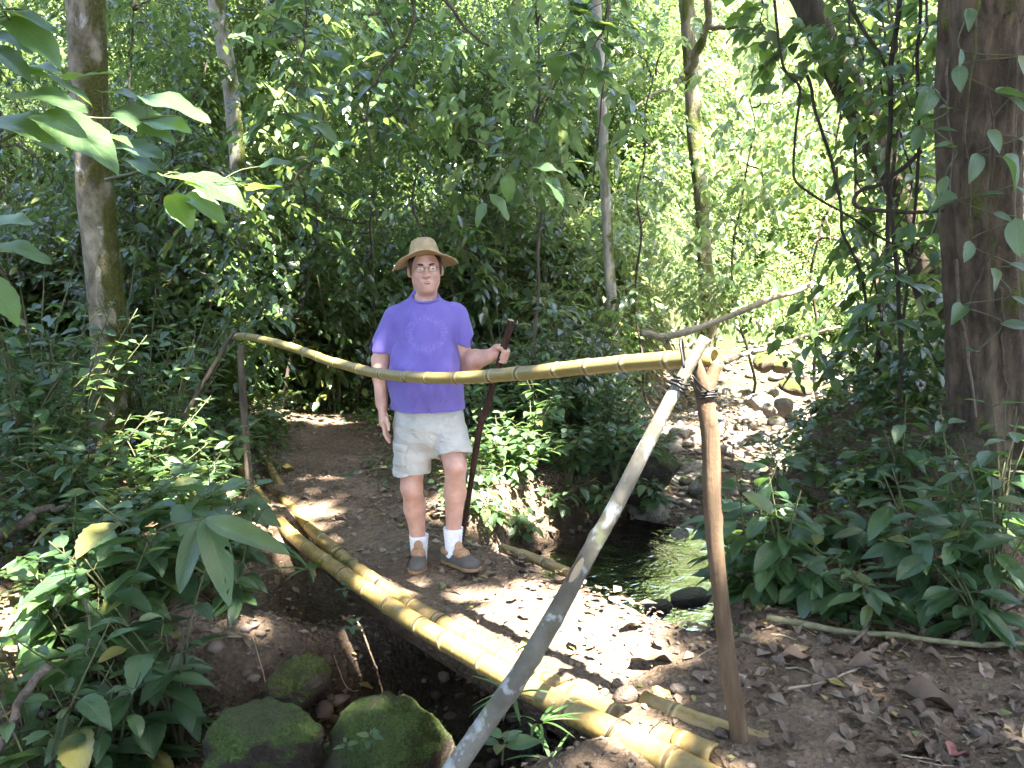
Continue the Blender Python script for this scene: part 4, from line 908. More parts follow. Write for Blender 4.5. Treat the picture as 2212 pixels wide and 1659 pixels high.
spot_shrubs(12, lambda y: (2.6, 5.5), (6.2, 8.6), SH + SH_SUN, (0.6, 0.95), 'leafy shrub in the tangle between the vines and the big trunk', 'shrubs behind the vines', lambda x, y, s, sd: s < 1.5 or sd > 0)

# ------------------------------------------------------------------ slender understory trees with drooping leafy branches
def understory(u, v, d, label, spots, leaf, mat, nspray, seed, tpl=T_MID, group=None):
    """spots: (u, v, depth, radius) leaf clouds seen in the picture"""
    rsx = np.random.RandomState(seed); c = P(u, v, d); base = np.array([c[0], d, H(c[0], d) - 0.1])
    t = thing('understory_tree', label, 'tree', group)
    top = np.array([c[0] + rsx.normal(0, 0.2), d + rsx.normal(0, 0.1), max(P(spots[0][0], spots[0][1], d)[2], 3.2) + 0.6])
    tk = wobbly([base, (base + top) / 2 + rsx.normal(0, 0.25, 3) * [1, 1, 0], top], 40, 0.09, seed); tube('trunk', tk, np.linspace(0.020, 0.008, 40), M_BARK_DARK, t, 8)
    Pp = []
    for (su, sv, sd, sr) in spots:
        e = P(su, sv, sd); k = np.argmin(np.linalg.norm(tk - (e + [0, 0, 0.3]), axis=1)); a0 = tk[k]
        tube('branch', wobbly([a0, (a0 + e) / 2 + [0, 0, 0.12], e], 14, 0.03, seed + int(su)), np.linspace(0.013, 0.004, 14), M_BARK_DARK, t, 5)
        n = max(6, int(nspray * (sr / 0.5) ** 2)); st = e + rsx.normal(0, 1, (n, 3)) * [sr * 0.55, sr * 0.5, sr * 0.5]; a = rsx.uniform(0, 6.28, n)
        Pp.append(sprays(st, np.c_[np.cos(a), np.sin(a), rsx.normal(-0.25, 0.3, n)], rsx.uniform(0.18, 0.38, n), 7, leaf, rsx, droop=0.5))
    A = [np.concatenate([q[k] for q in Pp]) for k in range(4)]
    f = leafmass('foliage', tpl, *A, mat, t, seed); f['kind'] = 'stuff'; return t
understory(1130, 500, 7.6, 'slim understory tree with broad drooping leaves above the man, right of his hat', [(1180, 90, 7.0, 0.55), (1230, 220, 7.0, 0.5), (1130, 330, 7.2, 0.5), (1220, 390, 7.2, 0.35), (1080, 60, 7.2, 0.5), (1010, 250, 7.6, 0.45)], 0.145, M_LEAF_SUN, 16, 501)
understory(820, 600, 8.2, 'thin dark understory tree with mossy branches at the top centre left', [(760, 120, 7.8, 0.6), (850, 230, 7.6, 0.6), (680, 250, 8.0, 0.6), (900, 90, 8.0, 0.5), (800, 350, 8.0, 0.6), (930, 380, 8.2, 0.6)], 0.12, M_LEAF, 22, 502)
understory(600, 500, 8.6, 'leafy understory tree right of the second trunk from the left', [(620, 60, 8.0, 0.5), (670, 130, 8.0, 0.6), (620, 220, 8.0, 0.5), (620, 340, 8.2, 0.6), (720, 60, 8.4, 0.5), (600, 150, 7.6, 0.3)], 0.13, M_LEAF_SUN, 20, 503)
understory(340, 520, 8.4, 'dense small-leaved understory tree between the two left trunks', [(320, 60, 8.0, 0.6), (380, 130, 8.2, 0.45), (330, 300, 8.2, 0.6), (410, 330, 8.2, 0.45), (390, 30, 8.0, 0.35), (460, 430, 8.0, 0.5)], 0.10, M_LEAF, 26, 504)
understory(60, 560, 7.4, 'twiggy understory tree at the left edge behind the broad leaves', [(40, 130, 7.0, 0.5), (100, 60, 7.2, 0.5), (60, 330, 7.2, 0.5), (120, 400, 7.4, 0.5), (30, 470, 7.0, 0.5)], 0.09, M_LEAF, 22, 505)
understory(1420, 640, 9.6, 'sunlit understory tree with pale leaves in the clearing left of the mossy trunk', [(1400, 330, 9.2, 0.7), (1450, 450, 9.4, 0.6), (1390, 520, 9.2, 0.6), (1350, 120, 9.5, 0.6), (1450, 80, 9.6, 0.6)], 0.13, M_LEAF_SUN, 10, 506)
understory(1640, 640, 10.4, 'tallest sunlit understory tree with yellow-green leaves right of the mossy trunk', [(1600, 300, 10, 0.8), (1660, 420, 10, 0.7), (1580, 430, 9.8, 0.6), (1640, 120, 10, 0.7), (1590, 540, 9.6, 0.6), (1720, 250, 10, 0.7)], 0.13, M_LEAF_SUN, 10, 507)
understory(1800, 640, 8.4, 'yellow-leaved understory tree seen through the hanging vines', [(1700, 330, 7.6, 0.5), (1760, 120, 7.8, 0.6), (1790, 520, 7.6, 0.5), (1840, 300, 8, 0.5), (1880, 600, 7.6, 0.5), (1740, 600, 7.8, 0.4)], 0.12, M_LEAF_SUN, 9, 508)
understory(1960, 700, 6.6, 'leafy dark understory tree hung with leaves beside the leaning trunk', [(1860, 60, 5.8, 0.4), (1980, 60, 5.9, 0.45), (1860, 160, 5.9, 0.3), (1990, 260, 6.0, 0.4), (2010, 380, 6.0, 0.3), (1960, 540, 6.2, 0.4), (1990, 660, 6.2, 0.4), (1880, 400, 5.9, 0.3), (1940, 460, 5.6, 0.35), (1900, 620, 5.9, 0.35), (1960, 160, 5.7, 0.4), (2020, 180, 5.4, 0.35), (1780, 60, 6.0, 0.35)], 0.13, M_LEAF, 26, 509)
understory(1900, 800, 5.7, 'leafy dark sapling filling the gap between the vines and the big trunk base', [(1930, 740, 5.4, 0.4), (1990, 790, 5.2, 0.4), (1870, 760, 5.8, 0.35), (2020, 690, 5.3, 0.3), (1900, 830, 5.6, 0.35), (1960, 640, 5.6, 0.35)], 0.12, M_LEAF, 24, 510)
understory(760, 640, 9.0, 'dark leafy sapling in the thicket left of the man', [(700, 560, 8.6, 0.5), (790, 620, 8.6, 0.5), (640, 620, 8.6, 0.45), (740, 480, 8.8, 0.5), (830, 520, 8.6, 0.45), (590, 520, 8.6, 0.5)], 0.10, M_LEAF, 26, 511)
understory(480, 640, 8.6, 'dark leafy sapling behind the tip of the far post', [(450, 600, 8.2, 0.5), (540, 640, 8.2, 0.45), (400, 540, 8.2, 0.5), (500, 540, 8.4, 0.5), (360, 640, 7.8, 0.45), (470, 720, 8.0, 0.4), (515, 400, 7.2, 0.4), (525, 480, 7.2, 0.42), (530, 570, 7.1, 0.42), (515, 660, 7.0, 0.4), (560, 720, 7.3, 0.35)], 0.11, M_LEAF, 26, 512)

# ------------------------------------------------------------------ the forest beyond
def forest_mass(name, n, box, leaf, mat, seed, label, nl=8, thick=None, accept=None, tpl=T_FAR, thr=-0.15):
    rsx = np.random.RandomState(seed); m = n * 4
    y = rsx.uniform(box[2], box[3], m); xh = y * 0.72 + 1.5; x = rsx.uniform(-1, 1, m) * xh
    hg = hgt(x, y); zt = (1.6 + y * 0.36 + 0.8 - hg) if thick is None else thick * (0.6 + 0.6 * (vnoise(np.c_[x * 0.7, y * 0.7, x * 0], seed) + 0.6))
    z = hg + rsx.uniform(0.0, 1.0, m) ** 0.9 * np.maximum(zt, 0.5)
    q = np.c_[x, y, z]; dn = fbm(q * 0.72, 2, seed)              # clumps and hollows
    s_, yc, sd = stream_dist(x, y)
    ok = dn > thr; ok &= ~((s_ < 1.7) & (z < hg + 1.3) & (y < 14.5))
    if accept is not None: ok &= accept(x, y, z)
    q = q[ok][:n]; n = len(q); a = rsx.uniform(0, 6.28, n)
    A = sprays(q, np.c_[np.cos(a), np.sin(a), rsx.normal(-0.15, 0.35, n)], rsx.uniform(0.25, 0.5, n), nl, leaf, rsx, droop=0.5)
    kind_ = vnoise(A[0] * 0.55 + 9, seed + 5); A = (A[0], A[1], A[2], A[3] * (1.05 + 0.75 * np.clip(kind_, -0.5, 0.9)))     # stands of larger and of finer leaves
    o = leafmass(name, tpl, *A, mat, None, seed); return tag(o, label, 'foliage', None, 'stuff')
left_of = lambda x, y: x < 0.55 + 0.42 * (y - 9)
forest_mass('forest_foliage', 21500, (-14, 9, 9.4, 15.5), 0.068, M_LEAF, 71, 'dense small-leaved green forest filling the shaded hillside behind', 9, accept=lambda x, y, z: left_of(x, y), thr=0.08)
forest_mass('hillside_foliage', 11000, (-14, 9, 8.7, 16), 0.085, M_LEAF, 74, 'low dark leafy growth covering the hillside behind the man', 8, 0.9, accept=lambda x, y, z: left_of(x, y) & (stream_dist(x, y)[0] > 1.9), thr=-2)
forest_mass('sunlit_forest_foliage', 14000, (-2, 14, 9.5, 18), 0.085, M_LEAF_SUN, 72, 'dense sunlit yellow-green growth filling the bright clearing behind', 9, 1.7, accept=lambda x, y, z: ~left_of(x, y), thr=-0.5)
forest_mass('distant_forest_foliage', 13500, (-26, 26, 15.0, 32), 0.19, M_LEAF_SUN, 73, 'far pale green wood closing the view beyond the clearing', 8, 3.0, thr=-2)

# unseen forest added beside and behind the viewer, cutting low sky light
rsx = np.random.RandomState(88); n = 6500; q = np.c_[rsx.uniform(-13, 13, n), rsx.uniform(-10, 9, n), rsx.uniform(0, 1, n) ** 0.8 * 8.5]
q = q[((q[:, 1] < -2.6) | (np.abs(q[:, 0]) > 6.6)) & ~((q[:, 1] > 4) & (np.abs(q[:, 0]) < 0.72 * q[:, 1] + 1.5))]; q[:, 2] += hgt(q[:, 0], q[:, 1]); a = rsx.uniform(0, 6.28, len(q))
A = sprays(q, np.c_[np.cos(a), np.sin(a), rsx.normal(-0.1, 0.3, len(q))], rsx.uniform(0.4, 0.8, len(q)), 8, 0.30, rsx, droop=0.4)
tag(leafmass('added_forest_screen', T_FAR, *A, M_CANOPY, None, 89), 'unseen forest growth added beside and behind the viewer to block low sky light', 'foliage', None, 'stuff')

# ------------------------------------------------------------------ plants near the camera: every leaf a part
def put_leaf(me, parent, p, D, Nn, size, wid=1.0, name='leaf'):
    R = basis(np.array([D], float), np.array([Nn], float))[0]; o = obj(name, me, parent)
    M = Matrix([[*(R[r] * np.array([size, size * wid, size])), p[r]] for r in range(3)] + [[0, 0, 0, 1]]); o.matrix_basis = M; return o
NLEAF = 0
def plant(label, c, height, nst, npair, leaf, meshes, seed, spread=0.35, cat='plant', name='broadleaf_plant', group=None, z=None, lean=(0, 0), top_heavy=0.25, droop=0.2, petiole=0.04, opposite=True):
    global NLEAF
    rsx = np.random.RandomState(seed); x, y = c[0], c[1]; z0 = (H(x, y) if z is None else z) - 0.02
    t = thing(name, label, cat, group, (x, y, z0)); parts = []
    for k in range(nst):
        a = rsx.uniform(0, 6.28) if nst > 1 else math.atan2(lean[1], lean[0]); rr = spread * rsx.uniform(0.4, 1.0) if nst > 1 else 0.0; hh = height * rsx.uniform(0.7, 1.05)
        tipv = np.array([rr * math.cos(a) + lean[0], rr * math.sin(a) + lean[1], hh])
        p = resample([np.zeros(3), np.array([tipv[0] * 0.3, tipv[1] * 0.3, hh * 0.55]), tipv], 16); rad0 = 0.004 + 0.005 * height
        parts.append(tube_arr(p, np.linspace(rad0, 0.0025, 16), 6))
        ph = rsx.uniform(0, 6.28)
        for q in range(npair):
            f = top_heavy + (1 - top_heavy) * (q + 0.6) / npair; b0 = p[min(int(f * 15), 15)]
            ph += 1.57 + rsx.normal(0, 0.25) if opposite else 2.4
            for sd in ((0, math.pi) if opposite else (0,)):
                an = ph + sd + rsx.normal(0, 0.18); last = q == npair - 1
                d = np.array([math.cos(an), math.sin(an), (0.45 if last else 0.12) + rsx.normal(0, 0.14) - droop]); d /= np.linalg.norm(d)
                e = b0 + d * petiole + [0, 0, petiole * 0.3]; parts.append(tube_arr(np.array([b0, (b0 + e) / 2 + [0, 0, 0.004], e]), [0.0026, 0.002, 0.002], 4, caps=False))
                nn = np.array([0, 0, 1.0]) + rsx.normal(0, 0.25, 3); sz = leaf * rsx.uniform(0.7, 1.15) * (0.6 if last else 1.0)
                put_leaf(meshes[rsx.randint(len(meshes))], t, e, d, nn, sz, rsx.uniform(0.85, 1.15)); NLEAF += 1
    V, F, A = join_arr(parts); obj('stem', mesh_np('stem', V, F, M_STEM), t); return t
def gp(u, v, d): c = P(u, v, d); return c
# left bank: bigger leaves close by
L = [  # u, v of the top, depth, stems, pairs, leaf, label, meshes
    (330, 1050, 3.9, 2, 4, 0.20, 'large toothed-leaf plant in the middle of the left bank foliage', LV_OVATE),
    (430, 1010, 4.1, 2, 4, 0.19, 'toothed-leaf plant at the upper right of the left bank, below the far brace', LV_OVATE),
    (250, 1120, 3.6, 2, 3, 0.18, 'broad-leaf plant low on the left bank with insect-eaten leaves', LV_OVATE),
    (290, 1290, 3.4, 2, 3, 0.17, 'drooping heart-leaf plant hanging over the bare soil of the left bank', LV_OVATE),
    (190, 1240, 3.4, 2, 3, 0.15, 'medium green-leaf plant left of the drooping heart-leaf plant', LV_OVATE),
    (90, 1190, 3.5, 2, 3, 0.14, 'round-leaf plant catching sun near the left frame edge', LV_VINE),
    (40, 1290, 3.3, 2, 3, 0.13, 'small round-leaf plant at the left edge under the fallen log', LV_VINE),
    (60, 1370, 3.0, 1, 3, 0.17, 'single broad-leaf plant leaning in from the left edge', LV_OVATE),
    (180, 1440, 3.2, 2, 3, 0.12, 'dark small-leaf plant hanging above the mossy corner boulder', LV_OVATE),
    (230, 1400, 3.3, 2, 3, 0.11, 'leafy sprig at the foot of the left bank foliage', LV_OVATE),
    (500, 1070, 4.0, 1, 5, 0.13, 'narrow compound-leaf plant beside the bridge end', LV_ELLIP),
    (150, 1060, 3.9, 2, 4, 0.15, 'leafy plant left of the large toothed-leaf plant', LV_OVATE),
    (360, 1180, 3.5, 2, 3, 0.13, 'low leafy plant at the root of the long strap leaves', LV_OVATE)]
for k, (u, v, d, ns, npr, lf, lab, ms) in enumerate(L):
    c = gp(u, v, d); g = H(c[0], c[1]); plant(lab, c, max(c[2] - g, 0.2), ns + 3, npr + 1, lf * 1.35, ms, 600 + k, 0.36, group='plants of the left bank', top_heavy=0.12)
# the long strap leaves
c = gp(440, 1120, 3.55); sb = c + [-0.42, 0.22, 0]; t = thing('strap_leaf_plant', 'plant with three very long strap-shaped leaves arching over the bare soil', 'plant', None, (sb[0], sb[1], H(sb[0], sb[1]) - 0.02)); off = c - sb
zt = c[2] - t.location.z; obj('stem', mesh_np('stem', *tube_arr(resample([np.zeros(3), np.array([off[0] * 0.3, off[1] * 0.3, zt * 0.75]), np.array([off[0], off[1], zt])], 8), np.linspace(0.008, 0.005, 8), 6)[:2], M_STEM), t)
for k, (e, sz) in enumerate(((gp(606, 1195, 3.42), 0.46), (gp(482, 1275, 3.25), 0.44), (gp(400, 1260, 3.35), 0.36))):
    o_ = np.array([off[0], off[1], zt]); put_leaf(LV_LANCE[k], t, o_, (e - np.array(t.location) - o_) + [0, 0, 0.06], (0.0, -0.35, 1), sz, 1.15)
# left bank: shrubs with leaves one can still tell apart
Ls = [(60, 570, 5.0, 'pale-topped leafy shrub at the left edge, level with the man\'s shoulders'), (130, 640, 4.9, 'leafy shrub just left of the mossy trunk at waist height'), (300, 620, 5.6, 'leafy shrub directly right of the mossy trunk'),
      (350, 700, 5.6, 'sun-touched leafy shrub between the mossy trunk and the far brace'), (60, 860, 4.6, 'leafy shrub under the pale-topped one at the left edge'), (170, 900, 4.5, 'leafy shrub covering the foot of the mossy trunk'),
      (310, 880, 5.0, 'bright sun-flecked shrub right of the mossy trunk foot'), (420, 880, 5.3, 'sun-bleached shrub behind the lower end of the far brace'), (90, 980, 4.3, 'dense leafy shrub above the fallen log at left'),
      (240, 980, 4.3, 'leafy shrub in front of the mossy trunk, above the toothed-leaf plants'), (450, 960, 4.8, 'leafy shrub at the left side of the bridge end'), (20, 660, 4.7, 'leafy shrub cut by the left frame edge'), (400, 640, 6.3, 'dim shrub behind the tip of the far brace'), (480, 850, 6.0, 'shrub between the far brace and the far post')]
for k, (u, v, d, lab) in enumerate(Ls):
    c = gp(u, v, d); g = H(c[0], c[1]); plant(lab, c, max(c[2] - g, 0.3), 10, 6, 0.12, LV_SHRUB, 640 + k, 0.52, 'shrub', 'broadleaf_shrub', 'shrubs of the left bank', top_heavy=0.35, petiole=0.025)
# right bank
R_ = [(1625, 940, 3.9, 1, 5, 0.20, 'tall single-stem plant right of the near post with a sun-bleached leaf'), (1700, 1010, 3.8, 2, 4, 0.18, 'glossy long-leaf plant beside the tall single-stem plant'), (1640, 1130, 3.75, 2, 4, 0.17, 'glossy plant over the stream just right of the near post'),
      (1740, 1130, 3.7, 2, 3, 0.17, 'glossy plant on the bank above the riffle'), (1820, 1190, 3.6, 2, 3, 0.15, 'low glossy plant on the litter at the foot of the slanting root'), (1900, 1210, 3.5, 1, 3, 0.15, 'small glossy seedling left of the wide-leaf cluster at right'),
      (1990, 1000, 3.7, 2, 4, 0.19, 'drooping glossy plant left of the big trunk foot'), (2080, 870, 3.8, 2, 3, 0.19, 'glossy plant fanned out in front of the big trunk'), (2160, 890, 3.6, 2, 3, 0.18, 'glossy plant at the right edge across the big trunk'),
      (2050, 1090, 3.5, 2, 4, 0.18, 'wide-leaf glossy cluster low in front of the big trunk'), (2170, 1040, 3.4, 2, 4, 0.18, 'dark glossy plant at the right frame edge below the trunk'), (2130, 1180, 3.3, 2, 3, 0.16, 'glossy plant over the litter at the lower right edge'),
      (1960, 850, 4.4, 2, 4, 0.15, 'glossy plant behind the vines at the stream edge'), (1880, 920, 4.6, 2, 4, 0.14, 'shaded glossy plant left of the slanting root'), (1800, 980, 4.8, 2, 3, 0.13, 'small glossy plant beside the sunlit stones'),
      (1590, 1010, 4.3, 2, 4, 0.16, 'glossy plant between the near post and the tall single-stem plant, over the stones'), (1700, 930, 4.6, 2, 4, 0.15, 'bright glossy plant in front of the sunlit stones, right of the post top'), (1770, 1040, 4.3, 2, 4, 0.16, 'glossy plant on the stream edge left of the slanting root'), (1860, 1080, 4.1, 2, 3, 0.16, 'glossy plant leaning over the slanting root'),
      (2200, 760, 3.7, 1, 3, 0.17, 'glossy sprig poking in from the right edge at trunk height')]
for k, (u, v, d, ns, npr, lf, lab) in enumerate(R_):
    c = gp(u, v, d); g = H(c[0], c[1]); plant(lab, c, max(c[2] - g, 0.15), ns + 2, npr + 1, lf * 1.18, LV_ELLIP, 700 + k, 0.2, top_heavy=0.15, group='glossy plants of the right bank', droop=0.3)
# stream bank bush behind the man
Bs = [(1080, 900, 5.3, 'dark-leaved bush just right of the man\'s shorts'), (1150, 820, 5.6, 'leafy bush right of the walking stick'), (1230, 900, 5.5, 'leafy bush in the middle of the stream bank'), (1330, 860, 5.9, 'leafy bush left of the leaning brace'),
      (1140, 990, 5.3, 'low leafy bush overhanging the dark bank right of the man\'s legs'), (1260, 1010, 5.6, 'leafy bush overhanging the dark pool'), (1390, 930, 6.1, 'leafy bush behind the leaning brace'), (1180, 720, 6.2, 'sun-dappled bush right of the man\'s hand'), (1060, 760, 6.2, 'dim bush behind the man\'s raised hand'), (1300, 760, 6.6, 'sunlit bush left of the rail end'), (1420, 830, 6.9, 'leafy bush between the brace top and the stones'), (1380, 780, 7.2, 'bright bush under the rail, left of the brace top')]
for k, (u, v, d, lab) in enumerate(Bs):
    c = gp(u, v, d); y = max(c[1], 6.1 if k in (0, 4) else 6.3) + 0.04 * k; x = min(c[0] * y / d, 0.95); g = max(H(x, y), -0.15)
    plant(lab, (x, y), max(P(u, v, y)[2] - g, 0.35), 11, 6, 0.12, LV_SHRUB, 760 + k, 0.45, 'shrub', 'broadleaf_shrub', 'shrubs of the stream bank', z=g, top_heavy=0.3, petiole=0.025)
for k, (u, y, lab) in enumerate(((1005, 5.25, 'small leafy plant on the bank between the man\'s leg and his stick foot'), (1065, 5.35, 'low leafy plant hanging over the cut bank right of the stick foot'), (1130, 5.55, 'low leafy plant at the left corner of the pool'), (1030, 5.75, 'low leafy plant on the bank edge behind the man\'s legs'), (1110, 5.95, 'low leafy plant trailing over the bank left of the pool'), (1200, 6.1, 'leafy plant trailing down to the dark pool'), (1290, 6.2, 'leafy plant trailing over the bank beside the mossy bank boulder'), (1430, 6.3, 'leafy plant right of the mossy bank boulder'))):
    x = (u - CU) / FPX * y; g = max(H(x, y), -0.3); plant(lab, (x, y), 0.24 if k < 3 else 0.3, 6, 4, 0.12, LV_SHRUB, 790 + k, 0.26 if k < 3 else 0.34, group='plants of the pool bank', z=g, top_heavy=0.1, droop=0.45)
# broad backlit leaves at the upper left: one branch each
def leafy_branch(label, start, end, leaves, seed, r=0.012, meshes=LV_ROUND, mat=M_STEM, name='leafy_branch'):
    rsx = np.random.RandomState(seed); t = thing(name, label, 'branch'); pth = wobbly([start, (start + end) / 2 + [0, 0, 0.06], end], 24, 0.012, seed)
    parts = [tube_arr(pth, np.linspace(r, r * 0.3, 24), 6)]
    for k, (u, v, d, sz, yaw, pit) in enumerate(leaves):
        p = P(u, v, d); q = pth[np.argmin(np.linalg.norm(pth - p, axis=1))]
        dv_ = np.array([math.cos(yaw), -0.35 * abs(math.sin(yaw * 1.7 + k)), math.sin(yaw) * 0.4 + pit]); nn = np.array([0.0, -0.25, 1.0]) + rsx.normal(0, 0.16, 3)
        parts.append(tube_arr(resample([q, (q + p) / 2 + [0, 0, 0.02], p], 6), 0.003, 4, caps=False)); put_leaf(meshes[k % len(meshes)], t, p, dv_, nn, sz * (1.3 if meshes is LV_ROUND else 1.0), 1.0)
    V, F, A = join_arr(parts); obj('stem', mesh_np('stem', V, F, mat), t); return t
leafy_branch('branch of huge pale drooping leaves crossing the mossy trunk at upper left', P(-60, 330, 4.0), P(250, 255, 4.3), [(20, 205, 4.0, 0.30, 0.2, -0.1), (85, 245, 4.05, 0.36, 0.0, -0.22), (0, 150, 4.2, 0.28, 0.1, 0.0), (60, 160, 4.3, 0.26, 0.1, -0.05), (150, 172, 4.6, 0.24, 0.5, -0.05), (-10, 255, 4.0, 0.28, -0.2, -0.1), (40, 290, 4.2, 0.2, 0.2, -0.1), (200, 285, 4.5, 0.2, 0.0, -0.2)], 1)
leafy_branch('branch of backlit yellow-green broad leaves right of the mossy trunk', P(190, 330, 4.8), P(380, 250, 4.6), [(305, 210, 4.6, 0.30, 0.0, -0.15), (250, 240, 4.7, 0.28, 0.0, -0.12), (320, 260, 4.7, 0.22, 0.1, -0.2), (230, 290, 4.8, 0.24, -0.1, -0.2), (260, 310, 4.7, 0.22, 0.0, -0.25), (220, 200, 4.9, 0.2, 0.3, -0.1), (270, 340, 4.7, 0.2, 0.0, -0.2)], 2)
leafy_branch('branch ending in pale blue-green broad leaves above the left shrubs', P(230, 390, 4.9), P(470, 395, 4.4), [(350, 380, 4.4, 0.26, 0.2, -0.15), (410, 385, 4.4, 0.26, 0.0, -0.1), (370, 420, 4.4, 0.17, -0.8, -0.7), (400, 420, 4.5, 0.2, -0.2, -0.2), (540, 410, 4.5, 0.16, 0.2, 0.1), (560, 360, 4.6, 0.15, 0.4, 0.1)], 3)
leafy_branch('broad bright leaves hanging into the top left corner', P(-80, -40, 4.0), P(30, 60, 4.0), [(-10, 20, 4.0, 0.24, 0.1, -0.2), (15, 40, 4.0, 0.24, -0.2, -0.3), (-30, 70, 4.0, 0.22, 0.0, -0.3), (-30, 100, 4.0, 0.2, -0.2, -0.2), (-40, 10, 4.1, 0.24, 0.4, 0.0)], 4)
leafy_branch('low dark broad leaf branch at the left edge beside the shrubs', P(-80, 500, 3.9), P(20, 560, 3.9), [(-20, 530, 3.8, 0.22, 0.0, -0.1), (-40, 600, 3.8, 0.2, -0.5, -0.4), (-30, 480, 3.9, 0.2, 0.2, 0.0)], 5)
leafy_branch('small leafy twig with blue-green leaves at top centre left', P(520, 20, 5.6), P(640, 80, 5.4), [(560, 30, 5.4, 0.14, 0.2, 0), (600, 45, 5.4, 0.14, -0.2, -0.1), (610, 20, 5.4, 0.14, 0.3, 0.1), (570, 90, 5.4, 0.13, 0.1, -0.2), (620, 110, 5.4, 0.13, -0.3, -0.3), (650, 60, 5.4, 0.13, 0.0, -0.2), (690, 75, 5.4, 0.14, 0, -0.1), (640, 250, 5.4, 0.15, 0, -0.1), (680, 270, 5.4, 0.15, -0.3, -0.2)], 6, 0.008)
leafy_branch('twig of long backlit leaves reaching down to the man\'s hat height, right of centre', P(1010, 300, 5.8), P(1230, 420, 5.8), [(1060, 420, 5.7, 0.17, -0.6, -0.6), (1050, 440, 5.7, 0.13, -2.2, -0.3), (1150, 360, 5.8, 0.17, 0.1, -0.1), (1180, 385, 5.8, 0.17, -0.6, -0.4), (1110, 340, 5.8, 0.15, 2.6, -0.1), (1220, 350, 5.8, 0.15, 0.3, 0.0), (1090, 380, 5.8, 0.14, -1.2, -0.5)], 7, 0.008)
leafy_branch('leafy spray hanging from above left of the slim pale trunk', P(1190, -80, 5.6), P(1270, 130, 5.6), [(1230, 20, 5.6, 0.17, 0.2, -0.3), (1250, 60, 5.6, 0.18, -0.5, -0.5), (1210, 60, 5.6, 0.16, 2.8, -0.3), (1270, 100, 5.6, 0.16, -0.8, -0.6), (1240, 110, 5.6, 0.15, 2.4, -0.5), (1290, 50, 5.6, 0.16, 0.1, -0.2), (1200, 110, 5.6, 0.14, -1.6, -0.6), (1275, 150, 5.6, 0.15, -1.2, -0.7)], 8, 0.008)
def auto_branch(label, path, d, n, leaf, seed, meshes=LV_SHRUB, r=0.008):
    rsx = np.random.RandomState(seed); t = thing('leafy_branch', label, 'branch'); pth = wobbly(px_path(path, d), 30, 0.03, seed); parts = [tube_arr(pth, np.linspace(r, r * 0.3, 30), 6)]
    for k in range(n):
        q = pth[int(29 * (0.1 + 0.9 * k / n))]; a = rsx.uniform(0, 6.28); tw = q + np.array([math.cos(a), math.sin(a), rsx.uniform(-0.6, 0.1)]) * rsx.uniform(0.05, 0.22); parts.append(tube_arr(resample([q, (q + tw) / 2 + [0, 0, 0.02], tw], 5), 0.003, 4, caps=False))
        for j_ in range(3):
            an = a + (j_ - 1) * 0.9 + rsx.normal(0, 0.2); put_leaf(meshes[rsx.randint(len(meshes))], t, tw + rsx.normal(0, 0.012, 3), (math.cos(an), math.sin(an), rsx.uniform(-0.7, 0.0)), (rsx.normal(0, 0.3), rsx.normal(-0.2, 0.3), 1), leaf * rsx.uniform(0.7, 1.2), rsx.uniform(0.85, 1.1))
    V, F, A = join_arr(parts); obj('stem', mesh_np('stem', V, F, M_BARK_DARK), t)
auto_branch('leafy branch hanging from the top edge right of the second trunk', [(640, -60), (660, 40), (640, 130), (600, 220), (590, 290)], 5.6, 16, 0.15, 31, LV_OVATE)
auto_branch('mossy drooping branch with large dull leaves at top centre', [(900, -60), (880, 60), (830, 140), (790, 220), (800, 300)], 6.2, 16, 0.16, 32, LV_ELLIP, 0.014)
auto_branch('long drooping leafy branch left of the slim pale trunk, high above the walking stick', [(1260, -60), (1230, 60), (1190, 170), (1130, 270), (1110, 350)], 5.8, 20, 0.15, 33)
auto_branch('leaf spray dangling across the top of the slim pale trunk', [(1330, -60), (1310, 20), (1290, 90), (1260, 170)], 5.6, 14, 0.14, 34)
auto_branch('leafy twig trailing over the dark thicket left of the man', [(700, 240), (680, 330), (620, 400), (560, 430)], 6.4, 12, 0.14, 35)
auto_branch('leafy branch hanging between the two lianas at upper right', [(1850, -60), (1840, 60), (1860, 150), (1890, 250)], 5.2, 16, 0.14, 36, LV_ELLIP)
auto_branch('dark leafy branch hanging in front of the leaning trunk', [(2010, -60), (1990, 80), (1960, 200), (1980, 320)], 4.9, 16, 0.15, 37, LV_ELLIP)
auto_branch('bright leaf spray hanging in the sunlit clearing left of the vines', [(1640, -60), (1650, 60), (1690, 150), (1740, 210)], 6.0, 14, 0.14, 38, LV_ROUND, 0.006)
auto_branch('leafy branch drooping below the hairpin liana', [(2030, 470), (1980, 540), (1930, 620), (1900, 720)], 4.9, 14, 0.15, 39, LV_ELLIP)
